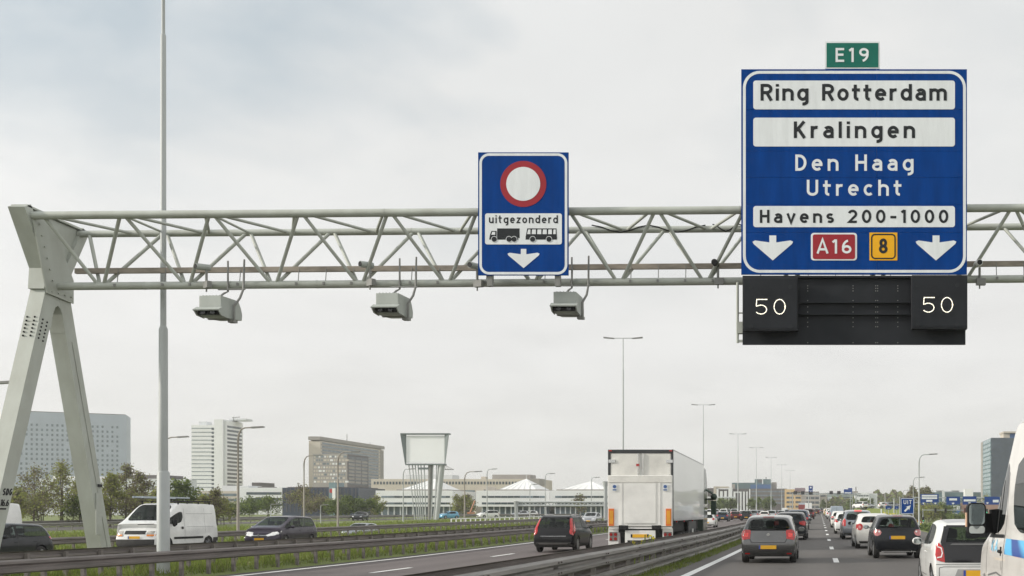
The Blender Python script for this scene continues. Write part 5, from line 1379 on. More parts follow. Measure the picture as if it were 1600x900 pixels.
# black small car
c = Car(P_hatch(L=3.42, W=1.62, H=1.465, paint=PBLK2, trim_low=False, belt=.97, belt_r=1.02, yc=2.45, yrf=1.75, yb=1.42, yw=.50, rear_y=(.12, .02, .0, .06, .09, .19, .26), wheels=(.42, 2.76), R=.29, rear_door=True, tum=.80, wr=.92))
c.lamps('rear', [(.79, .78), (.80, .90), (.72, .97), (.60, .96), (.54, .88), (.58, .79), (.68, .75)], PINKL); c.lamps('side', [(.06, .80), (.10, .96), (.22, .94), (.26, .86)], PINKL)
c.lamps('rear', arc(.62, .90, .035, .03, 0, 340, 10), CLEARL, 'lens', .018); c.plate('rear', .70, x=-.02); c.put('bumper_trim', c.patch('rear', [(-.72, .21), (.72, .21), (.74, .30), (-.74, .30)], .008), DUSTY); c.line('rear', [(-.5, .72), (-.45, .58), (.45, .58), (.5, .72)], .008)
c.put('exhaust', MB().tube([(.45, -.02, .24), (.45, .2, .24)], .03, 8), CHROME); c.put('lower_strip', MB().box(-.55, .6, .03, .05, .225, .245), mat('strip_grey', (.35, .35, .34), .5))
c.put('brake_light', MB().box(-.16, .16, .18, .215, 1.41, 1.428), REDL); c.line('rear', [(-.25, .93), (-.1, .98), (.1, .98), (.25, .93)], .02)
c.doors(); c.mirrors(m=CHROME)
c.emit('hatchback_car', 'small black hatchback with pinkish round lamps and a yellow plate in the right lane', 'car', PX(1403, 47), F / 47, R(1.5), QG)

# white city car with black tailgate, nearest
c = Car(P_hatch(L=3.54, W=1.64, H=1.46, paint=PWHT, trim_low=False, belt=.95, belt_r=.99, yc=2.55, yrf=1.80, yb=1.42, yw=.50, rear_y=(.06, .01, .0, .05, .07, .15, .22), wheels=(.48, 2.90), R=.30, rear_door=False, tum=.82, wr=.945, black_hatch=True))
c.put('tailgate', c.patch('rear', [(-.60, .66), (.60, .66), (.64, .72), (.665, 1.04), (-.665, 1.04), (-.64, .72)], .012, 3), mat('hatch_gloss', (.013, .013, .015), .08, var=0, spec=.45))
c.lamps('rear', [(.60, .665), (.75, .70), (.775, .80), (.755, .985), (.70, 1.03), (.68, 1.0), (.625, .93), (.61, .82)], REDL, off=.018)
for sg in (1, -1): c.put('hatch_frame', c.patch('rear', [(sg * .675, 1.02), (sg * .60, 1.335), (sg * .40, 1.345), (sg * .51, 1.30), (sg * .575, 1.02)], .013, 3), MATS['hatch_gloss'])
c.put('hatch_frame', c.patch('rear', [(-.57, 1.315), (.57, 1.315), (.55, 1.355), (-.55, 1.355)], .014, 3), MATS['hatch_gloss'])
for sg in (1, -1):
    mb = MB(); ribbon(mb, [(sg * .735, .955), (sg * .665, .93), (sg * .645, .84), (sg * .665, .765), (sg * .745, .75)], .010, lambda u, v, d: c.surf('rear', u, v)[0] - Vector((0, .024, 0)), 0); c.put('light_bar', mb, CLEARL)
c.line('rear', [(-.76, .62), (.76, .62)], .006, mat('seam_grey', (.12, .12, .12), .6)); c.line('rear', [(-.70, .36), (-.70, .56), (-.62, .58), (.62, .58), (.70, .56), (.70, .36)], .006, MATS['seam_grey'])
c.plate('rear', .46); c.put('hatch_catch', MB().sphere((-.12, .02, .685), .022, n=6).sphere((.42, .03, .685), .022, n=6), CHROME); c.put('hatch_highlight', c.patch('rear', [(-.5, .985), (.5, .985), (.46, 1.015), (-.46, 1.015)], .022, 2), MATS['seam_grey']); c.put('plate_recess', c.patch('rear', [(-.42, .38), (.42, .38), (.36, .535), (-.36, .535)], .004), mat('recess_grey', (.34, .34, .34), .5))  # grey strip at the window base is a painted highlight
c.put('wiper', c.patch('rear', [(-.06, .975), (.36, .98), (.36, 1.0), (-.06, 1.02)], .02, 1), BLACK); c.doors(); c.mirrors(m=PWHT)
c.put('roof_panel', c.patch('top', [(-.52, .42), (.52, .42), (.52, 1.7), (-.52, 1.7)], .004, 3), mat('roof_grey', (.32, .32, .33), .3, coat=.5)); c.put('brake_light', MB().box(-.12, .12, .10, .145, 1.372, 1.39), REDL)
c.emit('hatchback_car', 'white city car with glossy black tailgate, closest in front of the white van', 'car', PX(1527, 84), F / 84, R(0), QG, dz=-.08)

# white rounded small car with round lamps
c = Car(P_hatch(L=3.62, W=1.66, H=1.50, paint=PCRM, belt=1.0, belt_r=1.10, yc=2.6, yrf=1.82, yb=1.45, yw=.66, rear_y=(.10, .02, .0, .03, .07, .26, .36), wheels=(.60, 2.90), R=.29, rear_door=False, trim_low=False, wr=.90, tumr=.76))
c.lamps('rear', arc(.66, .92, .125, .145, 0, 345, 16), REDL); c.lamps('side', arc(.17, .93, .10, .12, 0, 345, 14), REDL); c.put('lamp_ring', c.patch('rear', arc(-.66, .92, .06, .07, 0, 345, 12), .018, 1), PINKL)
c.plate('rear', .62); c.doors(); c.mirrors(m=BLACK); c.put('bumper_trim', c.patch('rear', [(-.66, .22), (.66, .22), (.7, .32), (-.7, .32)], .008), DUSTY); c.put('badge', MB().tube([(0, .02, .93), (0, .05, .93)], .045, 12), CHROME)
c.emit('hatchback_car', 'round-tailed white hatchback with round red lamps, half behind the black small car', 'car', PX(1368, 37), F / 37, R(2), QG)

# grey people carrier
def P_mpv(**k):
    p = dict(L=4.45, W=1.78, H=1.63, gc=.21, belt=1.0, belt_r=1.06, cowl_z=1.07, nose_z=.80, yc=3.35, yrf=2.55, yb=1.95, yw=.62, rear_y=(.12, .02, .0, .07, .10, .22, .29), wheels=(.82, 3.52), R=.32, tum=.80, glass={'quarter', 'rear_side', 'front_side', 'tri', 'wind', 'rear'}); p.update(k); return p
c = Car(P_mpv(paint=PGREY, trim_low=False))
c.lamps('rear', [(.80, .72), (.84, 1.12), (.74, 1.16), (.68, 1.05), (.68, .74)], REDL); c.lamps('side', [(.10, .75), (.14, 1.12), (.24, 1.1), (.26, .8)], REDL)
c.plate('rear', .62); c.put('brake_light', MB().box(-.2, .2, .20, .26, 1.56, 1.60), REDLIT); c.put('chrome_bar', c.patch('rear', [(-.5, .86), (.5, .86), (.5, .885), (-.5, .885)], .015, 1), CHROME)
c.put('bumper_trim', c.patch('rear', [(-.76, .23), (.76, .23), (.78, .36), (-.78, .36)], .01), DUSTY); c.doors(); c.mirrors()
c.emit('people_carrier', 'blue-grey people carrier with a lit high brake lamp in the right lane', 'car', PX(1341, 28.5), F / 28.5, R(1), QG)

# black estate/SUV behind the grey hatchback
def P_suv(**k):
    p = P_mpv(L=4.4, W=1.82, H=1.6, belt=1.03, belt_r=1.08, rear_y=(.08, .01, .0, .04, .08, .30, .42), R=.34, wheels=(.80, 3.45)); p.update(k); return p
c = Car(P_suv(paint=PBLK2, H=1.52))
c.lamps('rear', [(.84, .78), (.85, 1.0), (.74, 1.04), (.50, .98), (.52, .86), (.7, .8)], REDL); c.lamps('side', [(.12, .84), (.14, 1.0), (.34, .97)], REDL); c.plate('rear', .66); c.doors(); c.mirrors(); c.put('bumper_trim', c.patch('rear', [(-.76, .24), (.76, .24), (.78, .34), (-.78, .34)], .01), CHROME)
c.emit('estate_car', 'black car with dark wrap-round lamps half hidden by the grey hatchback', 'car', PX(1234, 29), F / 29, R(-1), QG)

# black estate with tall red lamps on the left carriageway
c = Car(P_suv(paint=PBLK, L=4.63, W=1.89, H=1.70, belt=1.06, belt_r=1.12, yc=3.5, yrf=2.65, yb=2.0, rear_y=(.14, .02, .0, .11, .17, .42, .58), R=.365, wheels=(.93, 3.70), gc=.24, spokes=10, trimm=DUSTY))
c.lamps('rear', [(.90, .78), (.93, .98), (.86, 1.13), (.745, 1.55), (.66, 1.57), (.70, 1.30), (.745, 1.10), (.72, .98), (.75, .86)], REDL, off=.02)
c.lamps('side', [(.12, .84), (.20, 1.02), (.32, 1.18), (.62, 1.50), (.52, 1.18), (.44, 1.02), (.34, .92)], REDL, off=.015)
c.put('tail_bar', c.patch('rear', [(-.58, .742), (.58, .742), (.58, .758), (-.58, .758)], .015, 1), CHROME); c.put('bumper_trim', c.patch('rear', [(-.78, .27), (.78, .27), (.80, .48), (-.80, .48)], .012), DUSTY); c.put('skid_plate', c.patch('rear', [(-.62, .37), (.62, .37), (.68, .425), (-.68, .425)], .02), mat('skid_grey', (.13, .125, .12), .4, metal=.5))
c.put('spoiler', MB().prism([(.44, 1.60), (.62, 1.66), (.95, 1.685), (.95, 1.63)], 'x', -.62, .62), PBLK); c.put('roof_rail', MB().tube([(.60, .9, 1.69), (.61, 1.5, 1.735), (.60, 2.6, 1.70)], .02, 6).tube([(-.60, .9, 1.69), (-.61, 1.5, 1.735), (-.60, 2.6, 1.70)], .02, 6), CHROME)
c.put('badge', MB().tube([(.60, .10, .90), (.60, .16, .90)], .04, 10), CHROME); c.put('badge', MB().tube([(0, .5, 1.2), (0, .52, 1.2)], .01, 6), CHROME); c.doors(); c.mirrors()
c.put('wiper', c.patch('rear', [(-.35, 1.15), (.05, 1.13), (.05, 1.16), (-.35, 1.175)], .02, 1), BLACK)
c.emit('estate_car', 'black sporty estate with tall red lamps climbing the pillars, beside the lorry', 'car', PX(864, 34.5), F / 34.5, R(0), 'cars on the left carriageway')

# purple people carrier, oncoming
c = Car(P_mpv(paint=PPUR, L=4.45, H=1.62, nose_z=.78, cowl_z=1.10, yc=3.45, yrf=2.5, trim_low=False, wn=.84, front_y=(4.36, 4.44, 4.45, 4.40, 4.30, 4.18, 4.10), noset=.45))
c.lamps('front', [(.30, .66), (.42, .60), (.72, .66), (.80, .78), (.72, .84), (.50, .80)], CLEARL, 'headlight'); c.lamps('side', [(4.08, .70), (4.22, .70), (4.12, .84), (3.85, .88)], CLEARL, 'headlight'); c.plate('front', .47); c.put('grille', c.patch('front', [(-.34, .57), (.34, .57), (.38, .70), (-.38, .70)], .008), BLACK); c.put('grille_bar', c.patch('front', [(-.34, .63), (.34, .63), (.34, .65), (-.34, .65)], .014, 1), CHROME)
c.put('badge', MB().prism([(-.05, .66), (0, .58), (.05, .66), (0, .74)], 'y', 4.46, 4.48), CHROME); c.put('intake', c.patch('front', [(-.6, .28), (.6, .28), (.55, .38), (-.55, .38)], .008), BLACK); c.put('wiper', c.patch('top', [(-.5, 3.40), (.1, 3.44), (.1, 3.46), (-.5, 3.43)], .015, 1), BLACK); c.doors(); c.mirrors(m=PPUR)
OG = 'oncoming vehicles beyond the median'
c.emit('people_carrier', 'dark purple people carrier with clear headlights coming the other way', 'car', PX(404, 31.8), F / 31.8 + 4.45, R(180), OG)

# dark car passing the near leg
c = Car(P_hatch(paint=PBLK2, L=4.3, W=1.78, H=1.47, yc=3.05, yrf=2.2, yb=1.85, wheels=(.75, 3.35), R=.32, glass={'quarter', 'rear_side', 'front_side', 'tri', 'wind', 'rear'}))
c.lamps('rear', [(.84, .82), (.85, .98), (.60, .98), (.62, .86)], REDL); c.lamps('side', [(.10, .84), (.12, .98), (.34, .96), (.3, .9)], REDL); c.doors(); c.mirrors()
c.emit('hatchback_car', 'dark hatchback driving out of the picture behind the near gantry leg', 'car', PX(-2, 44.5), F / 44.5 + 1.6 , R(180), OG)
# hatchback meeting us in front of the lorry
c = Car(P_hatch(paint=PSIL, L=4.25, W=1.79, H=1.45, yc=3.05, yrf=2.2, yb=1.8, wheels=(.75, 3.35), trim_low=False)); c.lamps('front', [(.42, .62), (.78, .64), (.80, .72), (.46, .68)], CLEARL, 'headlight'); c.plate('front', .42); c.put('grille', c.patch('front', [(-.4, .61), (.4, .61), (.4, .67), (-.4, .67)], .008), BLACK); c.put('intake', c.patch('front', [(-.6, .24), (.6, .24), (.6, .36), (-.6, .36)], .008), BLACK); c.mirrors(); c.doors()
c.emit('hatchback_car', 'silver-white hatchback with clear headlights meeting the lorry', 'car', PX(930, 12.6), F / 12.6, R(180), OG)
c = Car(P_hatch(paint=PGREY, L=4.3, W=1.78, H=1.45, yc=3.05, yrf=2.2, yb=1.8, wheels=(.75, 3.35), trim_low=False)); c.lamps('front', [(.42, .62), (.78, .64), (.80, .72), (.46, .68)], CLEARL, 'headlight'); c.mirrors()
c.emit('hatchback_car', 'silver car sunk behind the dark rail, only roof and lamp showing', 'car', PX(579, 17.6), F / 17.6, R(180), OG)

# ---- white panel van with roof ladder, oncoming
def P_van(**k):
    p = dict(L=4.9, W=1.98, H=2.24, gc=.24, belt=1.22, belt_r=1.22, cowl_z=1.25, nose_z=.98, yc=4.15, yrf=3.25, yb=2.75, yw=.5, rear_y=(.05, .0, .0, .02, .04, .07, .10), wheels=(.85, 4.05), R=.34, tum=.93, tumr=.92, drop=.34, roof_r=2.2, roof_f=2.17, glass={'front_side', 'tri', 'wind'}, wr=.97, trim_low=True, trimm=DUSTY, van=True,
             rear_door=False, bulge_r=.02); p.update(k); return p
c = Car(P_van(paint=PWHT, low_ends=2, x6h=.93, x5h=.965, x5c=.955, cowl_z=1.40, belt=1.28, belt_r=1.25, nose_z=1.08, front_y=(4.82, 4.9, 4.9, 4.86, 4.78, 4.66, 4.56), noset=.5))
c.lamps('front', [(.52, .80), (.86, .80), (.88, .98), (.54, 1.0)], mat('headlight_grey', (.40, .38, .34), .12, var=.35, scale=9, coat=.6), 'headlight', .02); c.lamps('front', [(.54, .76), (.86, .76), (.86, .83), (.54, .83)], ORANGE, 'indicator', .03); c.put('grille', c.patch('front', [(-.46, .84), (.46, .84), (.46, 1.0), (-.46, 1.0)], .012), BLACK); None
c.plate('front', .70, x=.55 - .55); c.put('wiper', c.patch('front', [(-.7, 1.28), (.05, 1.25), (.05, 1.28), (-.7, 1.31)], .02, 1), BLACK)
for sd_ in ('left', 'right'):
    c.put('side_moulding', c.patch(sd_, [(1.3, .60), (3.6, .60), (3.6, .70), (1.3, .70)], .015), BLACK); c.put('bumper_corner', c.patch(sd_, [(.02, .28), (.5, .28), (.45, .62), (.02, .62)], .015), DUSTY); c.line(sd_, [(2.75, 2.0), (2.75, .5)], .008, MATS['seam_grey']); c.line(sd_, [(1.1, 2.0), (1.1, .9)], .006, MATS['seam_grey']); c.put('door_handle', c.patch(sd_, [(2.86, 1.05), (3.02, 1.05), (3.02, 1.16), (2.86, 1.16)], .02, 1), BLACK)
    for zz_ in (1.15, 1.75): c.line(sd_, [(.4, zz_), (2.6, zz_)], .006, MATS['seam_grey'])
c.mirrors(y=3.75, z=1.36, m=BLACK, w=.22, h=.34)
van = c.emit('panel_van', 'white panel van with a ladder rack driving towards us behind the stepped mast', 'van', PX(209, 35.5), F / 35.5 + 4.9, R(180), OG)
lr = empty('roof_rack', (0, 0, 0)); 
rk = MB()
for yy in (.5, 1.4, 2.3, 3.0): rk.box(-.85, .85, yy - .025, yy + .025, 2.30, 2.34); rk.box(-.84, -.80, yy - .03, yy + .03, 2.18, 2.31); rk.box(.80, .84, yy - .03, yy + .03, 2.18, 2.31)
for xx in (-.85, .85): rk.box(xx - .02, xx + .02, .4, 3.2, 2.42, 2.45); rk.box(xx - .02, xx + .02, .4, 3.2, 2.32, 2.35)
bpy.data.objects.remove(lr); rk.build('roof_rack', BLACK, van)
ld = MB()
for xx in (.25, .68): ld.box(xx - .03, xx + .03, .3, 3.9, 2.46, 2.54)
for k in range(12): ld.tube([(.25, .45 + .3 * k, 2.5), (.68, .45 + .3 * k, 2.5)], .018, 6)
o = ld.build('ladder', mat('ladder_alu', (.45, .50, .55), .35, metal=.7)); o.location = van.location; o.rotation_euler = van.rotation_euler; tag(o, 'long aluminium ladder lying on the roof rack of the white panel van', 'ladder')
c = Car(P_van(paint=PWHT)); c.emit('panel_van', 'white van of which only the rounded rear shows by the near gantry leg', 'van', PX(-66, 40.5), F / 40.5 + 2.2, R(180), OG, parts=True)

# ---- white minibus/van at the right edge, close
VY = 8.45; VX = 2.95
c = Car(P_van(paint=paint('van_white', (.69, .665, .63)), L=5.9, W=2.0, H=2.50, belt=1.27, belt_r=1.27, cowl_z=1.32, nose_z=1.0, yc=4.95, yrf=3.95, yb=3.60, yw=2.1, pillar=0, pw=.12, wheels=(1.35, 5.0), R=.35, lv=3, drop=.36, roof_r=2.48, roof_f=2.40, tum=.895, tumr=.90, glass={'rear_side', 'front_side', 'tri', 'wind'}, glassm=DGLASS, front_y=(5.82, 5.9, 5.9, 5.84, 5.72, 5.55, 5.45), noset=.55, trim_low=True, crease=.75))
SG = MATS['seam_grey']
for sd_ in ('left', 'right'):
    c.line(sd_, [(3.72, 1.95), (3.72, .5)], .008, SG); c.line(sd_, [(4.85, 1.25), (4.85, .55)], .008, SG); c.line(sd_, [(1.95, 2.0), (1.95, .5)], .008, SG)
    c.line(sd_, [(2.0, .80), (3.3, .80), (4.1, .86), (4.7, .80)], .010, SG)
    c.put('fender_flare', c.patch(sd_, [(4.62, .45), (4.66, .62), (4.8, .76), (5.0, .82), (5.2, .79), (5.2, .75), (5.0, .77), (4.82, .71), (4.70, .58), (4.66, .45)], .03, 1), c.p['paint'])
BANDM = bpy.data.materials.new('blue_band'); BANDM.use_nodes = True; t_ = BANDM.node_tree; bs = t_.nodes['Principled BSDF']; bs.inputs['Roughness'].default_value = .35
tcn = t_.nodes.new('ShaderNodeTexCoord'); wv = t_.nodes.new('ShaderNodeTexWave'); wv.inputs['Scale'].default_value = 1.1; wv.inputs['Distortion'].default_value = 3.0; wv.inputs['Detail'].default_value = 1
mp = t_.nodes.new('ShaderNodeMapping'); mp.inputs['Rotation'].default_value = (R(40), 0, R(20)); t_.links.new(tcn.outputs['Object'], mp.inputs[0]); t_.links.new(mp.outputs[0], wv.inputs[0])
rp_ = t_.nodes.new('ShaderNodeValToRGB'); rp_.color_ramp.elements[0].color = (.02, .07, .30, 1); rp_.color_ramp.elements[1].color = (.10, .45, .75, 1); rp_.color_ramp.elements[0].position = .25; rp_.color_ramp.elements[1].position = .6
t_.links.new(wv.outputs['Fac'], rp_.inputs[0]); t_.links.new(rp_.outputs[0], bs.inputs['Base Color'])
c.put('side_band', c.patch('left', [(.4, 1.08), (3.62, 1.08), (3.62, 1.245), (.4, 1.245)], .006, 4), BANDM)
mb = MB(); fnv = lambda u, v, d: (lambda h: h[0] - h[1] * (.005 + d) if h[0] is not None else Vector((0, u, v)))(c.surf('left', u, v))
# letters run from the front of the van backwards as seen from its left side
letters(mb, 'KA', 0, 0, .12, .06, .26, lambda u, v, d: fnv(4.52 - u, 1.09 + v, d), 0, 2.6); c.put('lettering', mb, mat('letter_blue', (.25, .58, .80), .4))
h, d = c.surf('left', 3.85, 1.09); c.put('door_handle', MB().sphere((h.x - .015, 3.87, 1.10), 1, n=8, sq=(.02, .09, .02)).box(h.x - .004, h.x + .01, 3.84, 3.90, 1.05, 1.15), BLACK)
c.put('filler_flap', c.patch('left', [(3.80, .90), (3.90, .90), (3.90, 1.0), (3.80, 1.0)], .004, 1), c.p['paint'])
# big door mirror
for sg in (-1, 1):
    ym = 4.42; x0 = sg * .96; hm_ = MB()
    cx_ = sg * 1.175
    hm_.prism(rrect(cx_ - .105, cx_ + .105, 1.27, 1.63, .06, 5), 'y', ym - .06, ym + .08); 
    i = c.put('mirror', hm_, BLACK)
    c.put('mirror_arm', MB().beam((x0 - sg * .05, ym + .1, 1.40), (cx_ - sg * .05, ym + .04, 1.40), .10, .22, up=(0, 1, 0)).beam((x0 - sg * .05, ym + .1, 1.28), (x0 - sg * .02, ym + .1, 1.56), .16, .12, up=(0, 1, 0)), BLACK, i)
    c.put('mirror_glass', MB().prism(rrect(cx_ - .088, cx_ + .088, 1.385, 1.615, .04, 4), 'y', ym - .068, ym - .061), mat('mirror_dark', (.22, .26, .27), .05, metal=.9, var=.15), i)
    c.put('mirror_glass', MB().prism(rrect(cx_ - .088, cx_ + .088, 1.285, 1.37, .03, 4), 'y', ym - .068, ym - .061), MIRG, i)
    c.put('indicator', MB().box(cx_ + sg * .098, cx_ + sg * .115, ym - .03, ym + .05, 1.36, 1.52), mat('amber_lens', (.75, .48, .32), .3), i)
c.put('mullion', c.patch('left', [(4.20, 1.29), (4.26, 1.29), (4.14, 1.88), (4.08, 1.88)], .012, 2), BLACK)
c.put('window_seal', c.patch('left', [(3.75, 1.25), (4.75, 1.235), (4.75, 1.275), (3.75, 1.285)], .010, 2), BLACK)
c.emit('minibus', 'big white van with blue side band and large black mirror at the right edge', 'van', VX, VY - .9 + .2, R(0), QG, dz=-.02)

# ---- lorry on the left carriageway
s_ = 39.5; LX = (PX(950, s_) + PX(1052, s_)) / 2; LY = F / s_; lz = T(LX, LY)
lor = empty('lorry', (LX, LY, lz), 'white refrigerated lorry with tail lift and orange reflector strips', 'lorry', 'cars on the left carriageway', R(.9))
LW = WHITEP; hw = 1.28; TZ = PZ(702.5, s_) - lz; FZ = 1.58
BOXW = mat('lorry_white', (.76, .76, .74), .32, var=.08, scale=.5, stretch=(1, .3, 1), coat=.5)
DOORW = mat('lorry_door', (.74, .725, .68), .5, var=.16, scale=1.2); LIFTW = mat('lift_white', (.79, .78, .75), .45, var=.12, scale=1.0); FRAMEB = mat('frame_black', (.04, .042, .045), .5)
def lb(mb, n, m, par=None, bevel=0): return mb.build(n, m, par or lor, bevel)
lb(MB().box(-hw, hw, .06, 13.3, FZ, TZ - .02), 'trailer_box', BOXW, None, .03)
fm = MB().box(-hw - .01, hw + .01, 0, .058, TZ - .14, TZ).box(-hw - .01, -hw + .09, 0, .058, FZ - .15, TZ - .141).box(hw - .07, hw + .01, 0, .058, FZ - .15, TZ - .141)
lb(fm, 'rear_frame', FRAMEB)
lb(MB().tube([(hw - .03, .1, TZ), (hw - .03, 13.2, TZ)], .03, 6).box(hw - .01, hw + .015, .2, 13.2, FZ - .06, FZ + .05), 'edge_rail', mat('alu_rail', (.5, .5, .5), .4, metal=.6))
for sg in (-1, 1):
    d_ = lb(MB().box(min(sg * .05, sg * 1.18), max(sg * .05, sg * 1.18), .012, .05, FZ, TZ - .16), 'door', DOORW)
    lb(MB().tube([(sg * .10, -.02, FZ), (sg * .10, -.02, TZ - .15)], .022, 8), 'lock_rod', CHROME, d_)
    lb(MB().box(min(sg * 1.0, sg * 1.27), max(sg * 1.0, sg * 1.27), -.02, .008, TZ - .52, TZ - .40), 'hinge', CHROME, d_)
    lb(MB().box(min(sg * 1.13, sg * 1.25), max(sg * 1.13, sg * 1.25), -.03, -.002, TZ - .07, TZ - .02), 'marker_lamp', REDL)
lb(MB().box(-.17, -.05, -.05, -.022, TZ - .66, TZ - .56), 'door_catch', REDL)
LT = TZ - 1.02; LB = 1.30
lf = lb(MB().box(-1.27, 1.27, -.16, -.05, LB, LT), 'tail_lift', LIFTW, None, .02)
lb(MB().box(-.60, .62, -.19, -.161, LB + .12, LT - .32), 'lift_panel', LIFTW, lf); lb(MB().box(-1.25, 1.25, -.185, -.161, LT - .28, LT - .02), 'lift_edge', DOORW, lf); lb(MB().box(-.78, -.70, -.18, -.161, LB + .05, LT - .3).box(.72, .80, -.18, -.161, LB + .05, LT - .3), 'lift_rib', LIFTW, lf)
for sg in (-1, 1):
    a0, a1 = sorted((sg * 1.02, sg * 1.23)); lb(MB().box(a0, a1, -.195, -.162, LB + .02, LB + .70), 'reflector', mat('orange_strip', (.72, .17, .03), .4), lf); lb(MB().box(a0 + .03, a1 - .03, -.20, -.196, LB + .10, LB + .62), 'reflector_centre', mat('amber_strip', (.75, .33, .03), .4), lf)
    a0, a1 = sorted((sg * .90, sg * 1.09)); st_ = lb(MB().box(a0, a1, -.192, -.187, LT - .62, LT - .34), 'sticker', SWHITE, lf); cx_ = (a0 + a1) / 2; lb(MB().prism(arc(cx_, LT - .45, .07, .07, 0, 345, 14), 'y', -.196, -.193).box(cx_ - .07, cx_ + .07, -.196, -.193, LT - .60, LT - .55), 'sticker_mark', mat('sticker_blue', (.06, .13, .32), .4), st_)
    # lift arms and lamp panel
    a0, a1 = sorted((sg * .50, sg * .80)); lb(MB().prism([(-.12, LB + .02), (.15, LB + .05), (.35, .40), (.1, .35)], 'x', a0, a1).box(a0 - .03, a1 + .03, -.2, .2, LB - .12, LB + .04), 'lift_arm', BLACK)
    a0, a1 = sorted((sg * .87, sg * 1.27)); lp = lb(MB().box(a0, a1, -.04, .04, .50, 1.22), 'lamp_panel', LIFTW); cxx = (a0 + a1) / 2
    lb(MB().box(a0 + .05, a1 - .03, -.055, -.041, .72, 1.08), 'lamp_field', STEEL, lp)
    for dx, dz_ in ((-.09, .98), (.09, .98), (-.09, .81)): lb(MB().tube([(cxx + dx * sg, -.075, dz_), (cxx + dx * sg, -.056, dz_)], .065, 14), 'tail_light', REDD, lp)
    lb(MB().prism([(cxx + .03 * sg, .75), (cxx + .16 * sg, .75), (cxx + .095 * sg, .89)], 'y', -.07, -.056), 'reflector', REDD, lp)
lb(MB().box(-1.24, 1.24, -.12, .05, 1.20, 1.285), 'sill_bar', LIFTW)
bp = lb(MB().prism([(-.55, .42), (.55, .42), (.60, .55), (.60, 1.14), (-.60, 1.14), (-.60, .55)], 'y', -.10, -.02), 'bumper', LIFTW, None, .015)
lb(MB().box(-.30, .26, -.125, -.101, .86, .99), 'number_plate', YPLATE, bp); lb(MB().box(-.37, -.31, -.12, -.101, .86, .99).box(.27, .33, -.12, -.101, .86, .99), 'plate_lamp', BLACK, bp); lb(MB().box(-.50, .50, -.115, -.101, .58, .75), 'vent', BLACK, bp)
lb(MB().tube([(-.36, -.13, .66), (-.36, -.116, .66)], .05, 12).tube([(.36, -.13, .66), (.36, -.116, .66)], .05, 12), 'eyelet', CHROME, bp)
for yy in (3.2, 4.55, 5.9, 10.9):
    for sg in (-1, 1):
        ty, rm, bk = wheel_mesh(.5, .36, 8); g_ = []
        for mb in (ty, rm, bk): mb.v = [(sg * (x + 1.08), sg * y + yy, z + .5) for x, y, z in mb.v]
        w_ = lb(ty, 'wheel', TYRE); lb(rm, 'rim', RIM, w_); lb(bk, 'hub_plate', BLACK, w_)
lb(MB().box(-1.0, 1.0, .3, 12.8, 1.05, FZ - .002).box(-.45, .45, .3, 14, .65, 1.05).box(1.0, 1.2, 7.0, 9.4, .55, 1.05), 'chassis', BLACK)
lb(MB().box(1.12, 1.2, 6.6, 9.9, .48, 1.45), 'side_guard', FRAMEB); lb(MB().box(1.201, 1.24, 8.0, 8.35, .6, 1.1), 'tool_box', LIFTW)
for yy in (1.2, 4.0, 7.5): lb(MB().box(hw - .02, hw + .03, yy - .07, yy + .07, FZ - .13, FZ - .065), 'side_lamp', REDL)
cab = lb(MB().prism([(13.7, .55), (16.1, .55), (16.15, 1.7), (15.9, 3.5), (15.2, TZ - .15), (13.7, TZ - .1)], 'x', -1.22, 1.22), 'cab', mat('cab_dark', (.05, .07, .06), .4, coat=.6), None, .04)
lb(MB().box(1.19, 1.235, 14.6, 15.6, 1.9, 2.7), 'side_window', DGLASS, cab); lb(MB().box(1.20, 1.72, 15.75, 15.85, 2.55, 2.62).box(1.45, 1.72, 15.65, 15.85, 1.75, 2.50).sphere((1.6, 15.7, 2.72), .18, n=8).beam((1.2, 15.2, 3.1), (1.55, 15.4, 2.9), .05, .12), 'mirror', mat('mirror_green', (.02, .045, .03), .5), cab)
for sg in (-1, 1):
    for yy in (14.9,):
        ty, rm, bk = wheel_mesh(.5, .34, 8)
        for mb in (ty, rm, bk): mb.v = [(sg * (x + 1.05), sg * y + yy, z + .5) for x, y, z in mb.v]
        w_ = lb(ty, 'wheel', TYRE); lb(rm, 'rim', RIM, w_); lb(bk, 'hub_plate', BLACK, w_)

